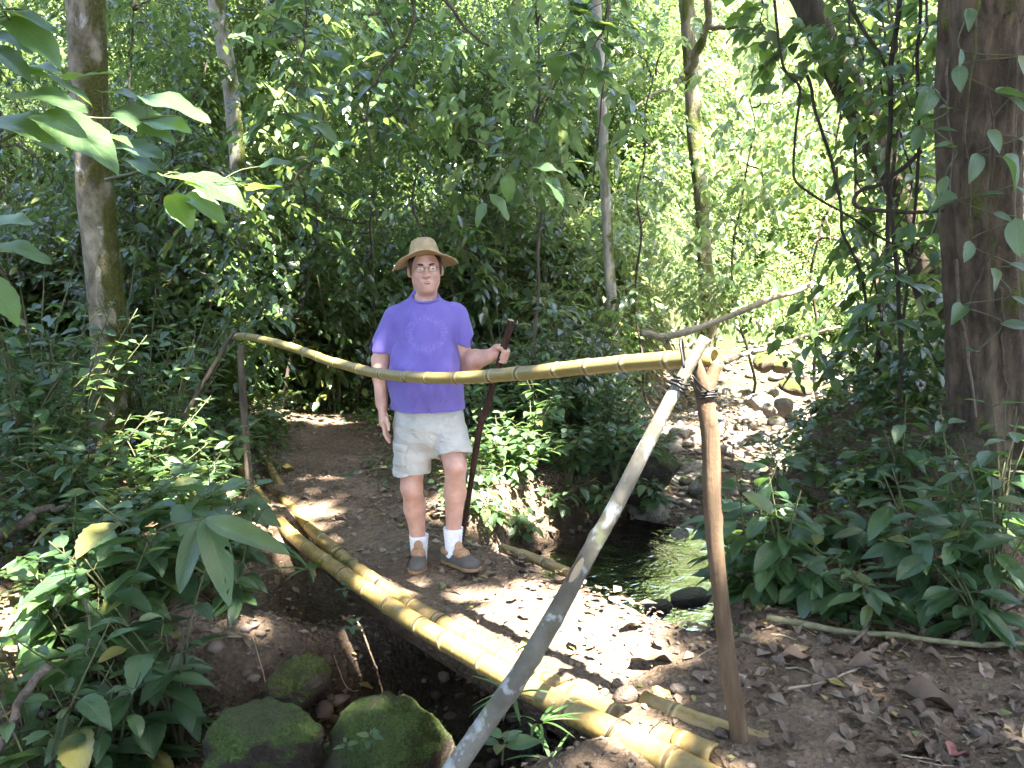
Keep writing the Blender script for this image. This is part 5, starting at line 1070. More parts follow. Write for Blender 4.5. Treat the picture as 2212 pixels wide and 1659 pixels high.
# climbers on the big trunk
V_ = [(2090, 20, -0.35, 0.14, -1.4), (2075, 105, -0.32, 0.10, -1.5), (2070, 140, -0.32, 0.12, -1.6), (2010, 190, -0.2, 0.14, -2.0), (1990, 270, -0.1, 0.2, -2.1), (2020, 280, -0.2, 0.10, 0.2), (2150, 200, -0.34, 0.14, 0.1), (2180, 210, -0.34, 0.13, -0.5), (2135, 280, -0.36, 0.13, -1.0),
      (2070, 430, -0.3, 0.15, 2.9), (2120, 420, -0.34, 0.14, 0.4), (2145, 460, -0.34, 0.11, -0.3), (2190, 400, -0.3, 0.14, -0.6), (2195, 470, -0.3, 0.16, -1.5), (2140, 580, -0.34, 0.14, -1.4), (2180, 570, -0.32, 0.12, 0.1), (2200, 120, -0.3, 0.13, -0.9), (2050, 235, -0.28, 0.1, 2.4), (2010, 510, -0.1, 0.13, 2.8), (2200, 300, -0.3, 0.12, 0.0), (2060, 320, -0.28, 0.15, 2.7), (2045, 380, -0.26, 0.14, -2.3), (2110, 330, -0.34, 0.14, -1.8), (2165, 340, -0.34, 0.15, -0.7), (2185, 640, -0.3, 0.14, -0.4), (2095, 520, -0.33, 0.12, -2.0), (2160, 700, -0.3, 0.13, 0.3), (2110, 760, -0.28, 0.14, 2.6), (2080, 660, -0.28, 0.13, -2.4)]
for grp, lab, sel in (('a', 'climbing vine with pale heart-shaped leaves on the upper part of the big trunk', [0, 1, 2, 6, 7, 8, 16, 19, 22, 23]), ('b', 'climber with spotted leaves hanging off the left flank of the big trunk', [3, 4, 5, 17, 18, 20, 21]), ('c', 'climber with fresh green leaves on the lower part of the big trunk', [9, 10, 11, 12, 13, 14, 15, 24, 25, 26, 27, 28])):
    t = thing('climbing_vine', lab, 'vine'); pts = [P(V_[k][0], V_[k][1], D6 - 0.24) for k in sel]; pts.sort(key=lambda p: p[2])
    parts = [tube_arr(wobbly(np.array(pts), 50, 0.01, 3), 0.004, 5)]
    for k in sel:
        u, v, dd, sz, yw = V_[k]; p = P(u, v, D6 + dd); q = min(pts, key=lambda a: np.linalg.norm(a - p)); parts.append(tube_arr(np.array([q, (p + q) / 2, p]), 0.002, 4, caps=False))
        put_leaf((LV_VINE + LV_ELLIP + LV_SHRUB)[(k * 5) % 14], t, p, (math.cos(yw), -0.25 - 0.5 * ((k * 37) % 10) / 10, math.sin(yw) * 0.9 - 0.25), (0.5 * math.sin(k * 2.3), -0.55, 1.0 - 0.5 * math.cos(k * 1.7)), sz * (0.8 + 0.6 * ((k * 53) % 10) / 10))
    V, F, A = join_arr(parts); obj('stem', mesh_np('stem', V, F, M_STEM), t)
# grass tufts, sprouts
def tuft(label, c, n, ln, seed, spread=1.0, name='grass_tuft', cat='grass'):
    rsx = np.random.RandomState(seed); t = thing(name, label, cat, None, tuple(c))
    for k in range(n):
        a = rsx.uniform(0, 6.28); put_leaf(LV_BLADE[k % 4], t, (0.015 * math.cos(a), 0.015 * math.sin(a), 0), (math.cos(a) * spread, math.sin(a) * spread, rsx.uniform(0.3, 1.1)), (-math.cos(a), -math.sin(a), 1.2), ln * rsx.uniform(0.6, 1.1), rsx.uniform(0.7, 1.1), 'blade')
        o_ = t.children[-1] if t.children else None
    return t
M_GRASS_OBJ = mat_leaf('leaf_grass_single', [(0.0, (0.05, 0.12, 0.03)), (1.0, (0.10, 0.19, 0.05))], (0.3, 0.5, 0.08), rough=0.45, use_obj=True)
for m_ in LV_BLADE: m_.materials[0] = M_GRASS_OBJ
def gz(u, v, z, dz=0.0): c = G(u, v, z); return np.array([c[0], c[1], float(deck_height(c[0], c[1])[0]) + dz])
def gd(u, v, d): c = P(u, v, d); return np.array([c[0], c[1], H(c[0], c[1])])
c = P(668, 1195, 4.45); tuft('arching grass tuft growing out beneath the bamboo poles', (c[0], c[1], c[2] - 0.1), 16, 0.30, 1)
c = gd(425, 1400, 3.6); tuft('pale grass-like rosette at the edge of the bare soil on the left bank', c, 12, 0.16, 2, 1.3)
c = gd(360, 1390, 3.5); tuft('narrow-leaved rosette below the left bank foliage', c, 12, 0.18, 3, 1.2)
for k, (u, v, lab) in enumerate(((1110, 1500, 'bamboo-leaf tuft left of the brace over the outer pole'), (1165, 1560, 'green bamboo-leaf tuft just right of the brace below the pole'), (1190, 1640, 'long bamboo-leaf tuft at the bottom edge under the pole'))):
    tuft(lab, P(u, v, 2.62), 9, 0.17, 10 + k, 1.2, 'bamboo_leaf_tuft')
c = P(1600, 1310, 3.5); tuft('bright grass tuft at the bridge end beside the near post', (c[0], c[1], H(c[0], c[1])), 14, 0.16, 14)
c = gz(1105, 1165, -0.02); tuft('small grass sprout on the right edge of the deck', c, 6, 0.13, 15)
def sprout(label, c, seed, n=4, leaf=0.06, h_=0.06):
    return plant(label, c, h_, 1, n // 2, leaf, LV_SHRUB, seed, 0.02, 'sprout', 'sprout', None, c[2], (0.01, 0), 0.5, 0.0, 0.01)
for k, (c, lab, lf) in enumerate(((P(745, 1625, 3.0), 'tiny sprout on the face of the largest dark mossy boulder, left cluster', 0.055), (P(800, 1610, 2.98), 'tiny sprout on the largest dark mossy boulder, right of the left cluster', 0.06), (P(175, 1625, 3.1), 'pair of bright seedlings on the mossy corner boulder', 0.06),
        (gz(1315, 1275, -0.04), 'bright green seedling at the sunny right edge of the deck', 0.08), (gz(1290, 1222, -0.06), 'small green seedling on the right pole of the deck', 0.06), (P(760, 1370, 3.75), 'pale seedling hanging in the shade under the poles', 0.07), (P(745, 1290, 4.1), 'small sprig dangling beneath the poles beside the grass tuft', 0.06),
        (gz(1995, 1330, 0.0), 'small bright seedling among the litter at right', 0.07), (P(1085, 1640, 2.5), 'broad-leaf seedling at the bottom edge beside the brace foot', 0.12), (gd(1880, 1275, 3.4), 'pale seedling on the litter below the glossy plants', 0.09))):
    sprout(lab, c, 820 + k, 6, lf, 0.05 + lf * 0.5)

# ground cover on both sides of the far path, the litter and the pebbles
rs = np.random.RandomState(17)
def ground_points(n, xr, yr, acc):
    x = rs.uniform(*xr, n * 3); y = rs.uniform(*yr, n * 3); k = acc(x, y); return x[k][:n], y[k][:n]
def path_off(x, y): return np.abs(x - np.interp(y, [2, 5.5, 7, 8.6, 10, 12], [1.2, -1.5, -1.6, -2.0, -2.9, -4.6]))
def cover_acc(x, y):
    s, yc, sd = stream_dist(x, y); return ((path_off(x, y) > 0.48 + 0.25 * vnoise(np.c_[x * 2, y * 2, x * 0], 2)) | (y > 8.8)) & (s > 0.95) & (y > 5.7)
x, y = ground_points(5200, (-7, 1.6), (5.7, 11), cover_acc); z = hgt(x, y); a = rs.uniform(0, 6.28, len(x))
A = sprays(np.c_[x, y, z + rs.uniform(0.02, 0.22, len(x))], np.c_[np.cos(a), np.sin(a), rs.uniform(0.0, 0.6, len(x))], rs.uniform(0.08, 0.2, len(x)), 6, 0.06, rs)
tag(leafmass('ground_cover', T_LOW, *A, M_LEAF, None, 5), 'low green ground cover along both sides of the far path', 'ground cover', None, 'stuff')
def cover2(x, y):
    s, yc, sd = stream_dist(x, y); return (s > 0.8) & ((x > 1.7) | (x < -2.1)) & ~((x > 0) & (y < 4.2))
x, y = ground_points(3800, (-5.5, 5.0), (3.4, 8.0), cover2); z = hgt(x, y); a = rs.uniform(0, 6.28, len(x))
A = sprays(np.c_[x, y, z + rs.uniform(0.02, 0.38, len(x))], np.c_[np.cos(a), np.sin(a), rs.uniform(0.0, 0.6, len(x))], rs.uniform(0.1, 0.22, len(x)), 6, 0.075, rs)
tag(leafmass('ground_cover', T_LOW, *A, M_LEAF, None, 6), 'low leafy ground cover on the two banks near the bridge', 'ground cover', None, 'stuff')

n = 30000; x = rs.uniform(-4.5, 4.5, n); y = rs.uniform(1.9, 11, n) ; s, yc, sd = stream_dist(x, y)
po_ = path_off(x, y); keep = rs.uniform(0, 1, n) < np.where(po_ < 0.45, 0.45, 0.95) * np.where(y > 7, 0.5, 1.0)
keep &= ~((s < 0.5) & (y > 4.6)); x, y = x[keep], y[keep]; z = deck_height(x, y); n = len(x); a = rs.uniform(0, 6.28, n)
sz = rs.choice([0.028, 0.04, 0.06, 0.09], n, p=[0.42, 0.36, 0.17, 0.05]) * rs.uniform(0.8, 1.25, n)
tag(leafmass('leaf_litter', T_LOW, np.c_[x, y, z + 0.006 + rs.uniform(0, 0.012, n)], np.c_[np.cos(a), np.sin(a), rs.normal(0.05, 0.16, n)], np.c_[rs.normal(0, 0.28, n), rs.normal(0, 0.28, n), np.ones(n)], sz, M_LITTER, None, 8), 'brown dead leaf litter scattered over the soil', 'leaf litter', None, 'stuff')
def pebbles(n, xr, yr, acc, szs, p, seed, label, hf=deck_height, mat=M_PEBBLE):
    x, y = ground_points(n, xr, yr, acc); z = hf(x, y); n = len(x); v, f = ICO[1]; rsx = np.random.RandomState(seed)
    s = rsx.choice(szs, n, p=p) * rsx.uniform(0.7, 1.3, n); sc = np.c_[s, s * rsx.uniform(0.6, 1, n), s * rsx.uniform(0.4, 0.75, n)]
    a = rsx.uniform(0, 6.28, n); jit = 1 + rsx.normal(0, 0.13, (n, len(v)))
    W = v[None] * jit[..., None] * sc[:, None, :]; ca, sa = np.cos(a)[:, None], np.sin(a)[:, None]
    W = np.stack([W[..., 0] * ca - W[..., 1] * sa + x[:, None], W[..., 0] * sa + W[..., 1] * ca + y[:, None], W[..., 2] + (z + sc[:, 2] * 0.2)[:, None]], -1)
    Fa = (f[None] + (np.arange(n) * len(v))[:, None, None]).reshape(-1, 3)
    me = mesh_np('gravel', W.reshape(-1, 3), Fa, mat, smooth=False, attrs={'rnd': np.repeat(rsx.uniform(0, 1, n), len(v))})
    return tag(obj('gravel', me), label, 'gravel', None, 'stuff')
# icosphere(1) has 80 faces; use the bare icosahedron
bm = bmesh.new(); bmesh.ops.create_icosphere(bm, subdivisions=1, radius=1.0); bm.verts.ensure_lookup_table()
ICO[1] = (np.array([q.co[:] for q in bm.verts]), np.array([[w.index for w in t.verts] for t in bm.faces])); bm.free()
pebbles(5500, (-3.2, 3.2), (1.9, 8), lambda x, y: (path_off(x, y) < 1.3), [0.004, 0.007, 0.011, 0.016], [0.4, 0.36, 0.2, 0.04], 3, 'fine brown gravel and clods on the path and bridge soil')
pebbles(1500, (-2.8, 1.6), (2.0, 6.2), lambda x, y: stream_dist(x, y)[0] < 1.0, [0.012, 0.02, 0.032, 0.05], [0.35, 0.35, 0.2, 0.1], 4, 'dark gravel of the gully under the bridge', hgt)
pebbles(3600, (0.5, 6.5), (6.2, 14), lambda x, y: stream_dist(x, y)[0] < 1.7, [0.02, 0.03, 0.045, 0.07], [0.3, 0.35, 0.25, 0.1], 5, 'pale gravel of the sunlit stream bed between the larger stones', hgt, M_GRAVEL_PALE)
# single stones on the soil
for k, (u, v, z, w, lab) in enumerate(((1352, 1530, 0.03, 0.11, 'angular brown stone lying on the inner bamboo pole near the post'), (1340, 1478, 0.0, 0.075, 'grey-brown stone just behind the stone on the inner pole'), (1465, 1500, 0.0, 0.075, 'dark brown stone left of the near post foot'), (982, 1318, -0.04, 0.085, 'rounded tan stone at the edge of the sun patch on the deck'),
        (812, 1222, -0.03, 0.055, 'smooth blue-grey stone beside the inner pole near the man\'s foot'), (1778, 1388, 0.0, 0.09, 'pinkish square stone on the right path'), (2078, 1352, 0.03, 0.10, 'cream stone under the green stick at right'), (1852, 1325, 0.03, 0.08, 'yellowish block stone in front of the green stick'), (2120, 1585, 0.0, 0.07, 'tan stone in the lower right corner litter'),
        (1920, 1270, 0.05, 0.11, 'flat grey stone at the foot of the right bank plants'), (790, 1005, 0.0, 0.13, 'upright pale stone on the far side of the deck left of the man\'s legs'), (955, 1235, -0.04, 0.05, 'small brown stone between the man\'s shoes'), (1305, 1490, 0.0, 0.05, 'small dark clod beside the inner pole'), (1680, 1440, 0.0, 0.07, 'flat tan stone half sunk in the right path'), (700, 1020, 0.0, 0.08, 'flat grey stone in the far path'), (1840, 1460, 0.0, 0.05, 'small flat stone in the right path'), (1600, 1500, 0.0, 0.06, 'clod at the root of the near post'), (1560, 1600, 0.0, 0.06, 'brown stone at the cut end of the inner pole'))):
    c = G(u, v, z); zz = float(deck_height(c[0], c[1])[0]) if u != 1352 else z + 0.03
    put_stone(STONES_DIRT[k % 5], (c[0], c[1], zz + w * 0.16), (w / 2, w * 0.4, w * 0.33), rs.uniform(0, 6), lab)
# single fallen leaves
FL = [LVm for LVm in leaf_meshes('fallen_leaf', M_LITTER_BIG, W_ELLIP, 4, 8, 4, wav=0.07, droop=0.3, fold=0.7)]
def fallen(u, v, z, ln, yaw, label, mat=None, k=0, group=None, bank=False, wid=1.3):
    c = G(u, v, z); zz = float(deck_height(c[0], c[1])[0]); me = FL[k % 4]
    if mat: me = me.copy(); me.materials[0] = mat
    o = put_leaf(me, None, (c[0] - 0.5 * ln * math.cos(yaw), c[1] - 0.5 * ln * math.sin(yaw), zz + 0.018), (math.cos(yaw), math.sin(yaw), 0.06), (rs.normal(0, 0.15), rs.normal(0, 0.15), 1), ln, wid, 'fallen_leaf'); return tag(o, label, 'leaf', group)
fallen(2010, 1520, 0.0, 0.24, -0.4, 'largest curled grey-brown fallen leaf on the litter at lower right', None, 0)
fallen(2130, 1525, 0.0, 0.12, 2.0, 'pale grey fallen leaf beside the largest curled one', None, 1)
fallen(1870, 1455, 0.0, 0.16, 0.2, 'tattered tan fallen leaf in the middle of the right litter', None, 2)
fallen(2070, 1615, 0.0, 0.11, 0.6, 'dull red fallen leaf near the bottom right', M_RED_LEAF, 3, wid=1.7)
fallen(1985, 1605, 0.0, 0.13, 0.8, 'brown fallen leaf left of the red one', None, 1)
fallen(1720, 1430, 0.0, 0.17, 0.1, 'flat tan bark-like leaf half trodden into the right path', None, 2)
fallen(1410, 1440, 0.0, 0.20, 0.3, 'long brown fallen leaf at the shady edge of the sun patch', None, 0)
fallen(1480, 1330, 0.0, 0.17, 0.7, 'tan fallen leaf on the deck corner beside the riffle', None, 1)
fallen(1420, 1305, 0.0, 0.14, 0.2, 'pale fallen leaf at the right rim of the deck', None, 2)
fallen(880, 1252, -0.03, 0.11, 0.1, 'thin brown fallen leaf left of the man\'s shoe on the deck', None, 3)
fallen(965, 1262, -0.04, 0.10, 1.0, 'olive green fallen leaf in front of the man\'s shoes', M_OLIVE_LEAF, 1, wid=1.6)
fallen(395, 1425, -0.35, 0.15, 1.0, 'green fallen leaf on the bare soil of the left bank', M_OLIVE_LEAF, 2, wid=1.8)
fallen(375, 1572, -0.5, 0.11, -0.6, 'bright yellow fallen leaf in the gully soil left of the mossy boulder', M_YELLOW_LEAF, 0)
fallen(325, 1590, -0.5, 0.14, 0.4, 'olive fallen leaf left of the bright yellow one', M_OLIVE_LEAF, 1)
fallen(620, 1010, 0.0, 0.15, 0.2, 'cream fallen leaf at the far end of the deck', M_YELLOW_LEAF, 2)
fallen(545, 985, 0.05, 0.2, 0.5, 'long yellow bamboo sheath at the bridge end beside the far post', M_YELLOW_LEAF, 3, wid=0.8)
fallen(1430, 1500, 0.02, 0.10, -0.9, 'mottled yellow-green fallen leaf standing above the short pole', M_YELLOW_LEAF, 1, wid=1.6)
fallen(1370, 1365, -0.02, 0.13, 0.4, 'sun-bleached fallen leaf on the sun patch right of the brace', None, 2)
for k in range(110):
    u, v = rs.uniform(1620, 2230), rs.uniform(1310, 1660)
    fallen(u, v, 0.0, rs.uniform(0.05, 0.11), rs.uniform(0, 6.28), 'brown fallen leaf lying loose in the litter right of the near post', None, k, 'loose fallen leaves right of the near post')
for k in range(36):
    u, v = rs.uniform(330, 720), rs.uniform(1300, 1640); c = P(u, v, rs.uniform(3.2, 4.2)); g = H(c[0], c[1])
    fallen(u, v, min(g, -0.1), rs.uniform(0.05, 0.1), rs.uniform(0, 6.28), 'brown fallen leaf on the bare soil slope of the left bank', None, k, 'loose fallen leaves on the left bank')
for k in range(30):
    t_ = rs.uniform(0.1, 0.95); w = rs.uniform(0.1, 0.7); q = sp[int(t_ * (len(sp) - 1))]; x, y = q[0] + pr[0] * w, q[1] + pr[1] * w
    o = put_leaf(FL[k % 4], None, (x, y, float(deck_height(x, y)[0]) + 0.012), (math.cos(k * 2.4), math.sin(k * 2.4), 0.05), (0, 0, 1), rs.uniform(0.05, 0.11), 1.3, 'fallen_leaf'); tag(o, 'small brown fallen leaf trodden into the soil of the bridge deck', 'leaf', 'loose fallen leaves on the deck')
# sticks
def ground_stick(px, z, r, mat, label, seed, lift=0.01, name='fallen_stick', r2=None, cat='stick'):
    pts = [];
    for (u, v) in px: c = G(u, v, z); pts.append(np.array([c[0], c[1], float(deck_height(c[0], c[1])[0]) + r + lift]))
    o = tube(name, wobbly(pts, 40, r * 0.6, seed), np.linspace(r, r2 or r * 0.7, 40), mat, None, 8, knot_mod(seed, 0.12)); return tag(o, label, cat)
ground_stick([(1655, 1338), (1750, 1350), (1850, 1360), (1960, 1378), (2080, 1392), (2260, 1395)], 0.03, 0.015, M_STICK_GREEN, 'long straight greenish stick lying across the litter at right', 31, 0.02)
ground_stick([(2050, 1360), (2150, 1310), (2240, 1255)], 0.08, 0.02, M_TWIG, 'mossy branch slanting up the bank above the green stick', 32)
ground_stick([(1905, 1215), (1890, 1290), (1868, 1350), (1840, 1380)], 0.05, 0.011, M_TWIG, 'crooked brown root stub crossing the green stick', 33, 0.03)
ground_stick([(2010, 1330), (2050, 1350), (2080, 1362), (2140, 1368)], 0.04, 0.008, M_TWIG, 'bent grey twig behind the green stick', 34, 0.02)
ground_stick([(1700, 1520), (1780, 1500), (1860, 1455), (1900, 1440)], 0.0, 0.005, M_TWIG_PALE, 'thin pale twig on the right path beside the flat leaf', 35)
ground_stick([(2010, 1560), (2030, 1600), (2020, 1640)], 0.0, 0.006, M_TWIG, 'short upright twig in the lower right litter', 36)
ground_stick([(1590, 1350), (1560, 1400), (1505, 1440), (1480, 1480)], 0.0, 0.004, M_TWIG, 'thin dark twig on the path left of the near post', 37)
ground_stick([(1380, 1250), (1300, 1215), (1230, 1190), (1160, 1180)], -0.04, 0.008, M_TWIG, 'brown twig along the right rim of the deck', 38)
for k in range(26):
    u, v = rs.uniform(1640, 2200), rs.uniform(1330, 1650); a = rs.normal(0.1, 0.5); ln = rs.uniform(40, 130)
    o = ground_stick([(u, v), (u + ln * 0.5 * math.cos(a), v + ln * 0.25 * math.sin(a) + rs.normal(0, 6)), (u + ln * math.cos(a), v + ln * 0.5 * math.sin(a))], 0.0, rs.uniform(0.002, 0.004), M_TWIG if k % 2 else M_TWIG_PALE, 'thin dry twig lying in the litter right of the near post', 900 + k, 0.006, 'twig', cat='twig'); o['group'] = 'dry twigs in the right litter'
for k in range(16):
    u, v = rs.uniform(360, 720), rs.uniform(1330, 1560); a = rs.normal(0.2, 0.7); ln = rs.uniform(40, 110)
    o = ground_stick([(u, v), (u + ln * 0.5 * math.cos(a), v + ln * 0.3 * math.sin(a) + rs.normal(0, 5)), (u + ln * math.cos(a), v + ln * 0.5 * math.sin(a))], -0.3, rs.uniform(0.002, 0.004), M_TWIG if k % 2 else M_TWIG_PALE, 'thin dry twig lying on the bare soil slope of the left bank', 940 + k, 0.004, 'twig', cat='twig'); o['group'] = 'dry twigs on the left bank'
def air_stick(px, d, r, mat, label, seed, r2=None, cat='branch', name='fallen_branch'):
    o = tube(name, wobbly(px_path(px, d), 50, r * 0.8, seed), np.linspace(r, r2 or r * 0.8, 50), mat, None, 10, knot_mod(seed, 0.15)); return tag(o, label, cat)
air_stick([(1380, 722), (1440, 722), (1490, 716), (1560, 690), (1640, 655), (1735, 618), (1800, 590)], [7.4, 7.4, 7.4, 7.5, 7.6, 7.7, 7.8], 0.034, M_TWIG_PALE, 'thick pale fallen branch slanting up right above the rail end', 41, 0.022)
air_stick([(1560, 785), (1620, 762), (1690, 742), (1750, 722), (1815, 708)], [8.0, 8.0, 8.2, 8.3, 8.4], 0.026, M_TWIG_PALE, 'thin pale fallen branch over the stones right of the post top', 42, 0.016)
air_stick([(1755, 715), (1790, 680), (1820, 650)], 8.2, 0.018, M_TWIG_PALE, 'short pale twig rising from the thin fallen branch', 43)
air_stick([(1700, 900), (1760, 930), (1800, 960), (1860, 1040), (1900, 1060)], [7.0, 6.6, 6.3, 5.6, 5.5], 0.03, M_ROOT, 'dark fallen branch lying across the sunlit stream stones', 44)
air_stick([(-40, 1165), (30, 1135), (90, 1110), (150, 1085)], 4.0, 0.04, M_BARK_DARK, 'dark rotting log behind the leaves on the left bank', 45, 0.012, 'log', 'fallen_log')
air_stick([(-30, 1640), (20, 1570), (70, 1480), (95, 1440)], 3.05, 0.022, M_TWIG, 'grey bare branch slanting up at the bottom left corner', 46, 0.018)
air_stick([(160, 1540), (180, 1440), (195, 1350), (185, 1290)], 3.35, 0.007, M_TWIG, 'thin bare stem standing in the left bank foliage', 47)
air_stick([(-20, 1530), (100, 1500), (240, 1490), (340, 1470)], 3.4, 0.035, M_ROOT, 'dark mossy log along the top of the corner boulder', 48, 0.025, 'log', 'fallen_log')
air_stick([(940, -30), (990, 40), (1030, 80), (1055, 100)], 6.4, 0.016, M_BARK_DARK, 'dark bare branch curving down from the top edge, right of centre', 49, 0.008)
air_stick([(1235, 90), (1190, 200), (1120, 330), (1040, 430)], 7.4, 0.010, M_BARK_DARK, 'long thin dark stem slanting through the leaves above the man', 50)
air_stick([(1320, -20), (1310, 100), (1296, 260), (1280, 400)], 6.6, 0.007, M_BARK_DARK, 'thin dark upright stem just left of the slim pale trunk', 51)

# ------------------------------------------------------------------ the man, from blended distance fields
class Field:
    def __init__(s, lo, hi, h):
        s.h = h; s.lo = np.array(lo, float); s.n = np.ceil((np.array(hi) - s.lo) / h).astype(int) + 1; s.f = np.full(s.n, 0.5, np.float32)
    def sub(s, lo, hi):
        a = np.clip(np.floor((lo - s.lo) / s.h).astype(int), 0, s.n); b = np.clip(np.ceil((hi - s.lo) / s.h).astype(int) + 1, 0, s.n)
        g = [s.lo[k] + s.h * np.arange(a[k], b[k]) for k in range(3)]
        return tuple(slice(a[k], b[k]) for k in range(3)), g[0][:, None, None], g[1][None, :, None], g[2][None, None, :]
    def _put(s, sl, d, k, op):
        f = s.f[sl]
        if op == 'add':
            if k > 0: hh = np.clip(0.5 + 0.5 * (f - d) / k, 0, 1); r = f * (1 - hh) + d * hh - k * hh * (1 - hh)
            else: r = np.minimum(f, d)
        else:
            d = -d
            if k > 0: hh = np.clip(0.5 - 0.5 * (f - d) / k, 0, 1); r = f * (1 - hh) + d * hh + k * hh * (1 - hh)
            else: r = np.maximum(f, d)
        s.f[sl] = r
    def cone(s, a, b, ra, rb, k=0.02, op='add', sq=None, cut=None):
        a, b = np.asarray(a, float), np.asarray(b, float); m = max(ra, rb) * (1.0 if sq is None else max(1, max(sq))) + k + 0.03
        sl, x, y, z = s.sub(np.minimum(a, b) - m, np.maximum(a, b) + m); ab = b - a; q = np.array([1, 1, 1.0]) if sq is None else np.array(sq, float)
        ax_, ay_, az_ = (x - a[0]) / q[0], (y - a[1]) / q[1], (z - a[2]) / q[2]; w = ab / q
        t = np.clip((ax_ * w[0] + ay_ * w[1] + az_ * w[2]) / max((w * w).sum(), 1e-9), 0, 1)
        d = np.sqrt((ax_ - t * w[0]) ** 2 + (ay_ - t * w[1]) ** 2 + (az_ - t * w[2]) ** 2) - (ra + (rb - ra) * t)
        d = d * min(q)
        for (c, n) in (cut or []):
            n = np.asarray(n, float) / np.linalg.norm(n); d = np.maximum(d, (x - c[0]) * n[0] + (y - c[1]) * n[1] + (z - c[2]) * n[2])
        s._put(sl, d.astype(np.float32), k, op)
    def ell(s, c, r, k=0.02, op='add', R=None, cut=None):
        c, r = np.asarray(c, float), np.asarray(r, float); m = max(r) + k + 0.03; sl, x, y, z = s.sub(c - m, c + m); px, py, pz = x - c[0], y - c[1], z - c[2]
        if R is not None: px, py, pz = (R[0][0] * px + R[1][0] * py + R[2][0] * pz, R[0][1] * px + R[1][1] * py + R[2][1] * pz, R[0][2] * px + R[1][2] * py + R[2][2] * pz)
        k0 = np.sqrt((px / r[0]) ** 2 + (py / r[1]) ** 2 + (pz / r[2]) ** 2); k1 = np.sqrt((px / r[0] ** 2) ** 2 + (py / r[1] ** 2) ** 2 + (pz / r[2] ** 2) ** 2) + 1e-9
        d = k0 * (k0 - 1) / k1
        for (cc, n) in (cut or []):
            n = np.asarray(n, float) / np.linalg.norm(n); d = np.maximum(d, (x - cc[0]) * n[0] + (y - cc[1]) * n[1] + (z - cc[2]) * n[2])
        s._put(sl, d.astype(np.float32), k, op)
    def chain(s, pts, rad, k=0.004, **kw):
        for a, b, ra, rb in zip(pts[:-1], pts[1:], rad[:-1], rad[1:]): s.cone(a, b, ra, rb, k, **kw)
    def plane_cut(s, c, n):
        n = np.asarray(n, float) / np.linalg.norm(n); g = [s.lo[k] + s.h * np.arange(s.n[k]) for k in range(3)]
        d = (g[0][:, None, None] - c[0]) * n[0] + (g[1][None, :, None] - c[1]) * n[1] + (g[2][None, None, :] - c[2]) * n[2]; s.f = np.maximum(s.f, d.astype(np.float32))
    def warp(s, fun):
        g = np.stack(np.meshgrid(*[s.lo[k] + s.h * np.arange(s.n[k]) for k in range(3)], indexing='ij'), -1); m = np.abs(s.f) < 0.04
        s.f[m] += fun(g[m]).astype(np.float32)
    def mesh(s, name, mat, parent=None, smooth_it=1):
        f = s.f; ins = f < 0; n = np.array(f.shape)
        c = np.zeros(tuple(n - 1), np.int8)
        for dx in (0, 1):
            for dy in (0, 1):
                for dz in (0, 1): c += ins[dx:n[0] - 1 + dx, dy:n[1] - 1 + dy, dz:n[2] - 1 + dz]
        act = (c > 0) & (c < 8); idx = np.argwhere(act); ids = np.full(act.shape, -1, np.int64); ids[act] = np.arange(len(idx))
        acc = np.zeros((len(idx), 3)); cnt = np.zeros(len(idx))
        cr = [(a, b, d) for a in (0, 1) for b in (0, 1) for d in (0, 1)]
        for A_ in cr:
            for ax_ in range(3):
                if A_[ax_] == 1: continue
                B_ = list(A_); B_[ax_] = 1
                fa = f[idx[:, 0] + A_[0], idx[:, 1] + A_[1], idx[:, 2] + A_[2]]; fb = f[idx[:, 0] + B_[0], idx[:, 1] + B_[1], idx[:, 2] + B_[2]]
                m = (fa < 0) != (fb < 0); t = np.where(m, fa / np.where(fa == fb, 1, fa - fb), 0); p = np.tile(np.array(A_, float), (len(idx), 1)); p[:, ax_] += t
                acc += p * m[:, None]; cnt += m
        V = s.lo + s.h * (idx + acc / cnt[:, None]); Q = []
        for ax_ in range(3):
            o1, o2 = [(1, 2), (2, 0), (0, 1)][ax_]; sl0 = [slice(None)] * 3; sl1 = [slice(None)] * 3; sl0[ax_] = slice(0, -1); sl1[ax_] = slice(1, None)
            a, b = ins[tuple(sl0)], ins[tuple(sl1)]; e = np.argwhere(a != b); e = e[(e[:, o1] > 0) & (e[:, o2] > 0) & (e[:, o1] < n[o1] - 1) & (e[:, o2] < n[o2] - 1)]
            flip = b[e[:, 0], e[:, 1], e[:, 2]]
            def cid(d1, d2):
                q = e.copy(); q[:, o1] -= d1; q[:, o2] -= d2; return ids[q[:, 0], q[:, 1], q[:, 2]]
            q = np.stack([cid(1, 1), cid(0, 1), cid(0, 0), cid(1, 0)], 1); q[flip] = q[flip][:, ::-1]; Q.append(q)
        Q = np.vstack(Q); Q = Q[(Q >= 0).all(1)]
        for _ in range(smooth_it):
            sm = np.zeros_like(V); ct = np.zeros(len(V))
            for k in range(4):
                for j_ in (1, 3): np.add.at(sm, Q[:, k], V[Q[:, (k + j_) % 4]]); np.add.at(ct, Q[:, k], 1)
            V = 0.5 * V + 0.5 * sm / np.maximum(ct, 1)[:, None]
        return obj(name, mesh_np(name, V, Q, mat), parent)

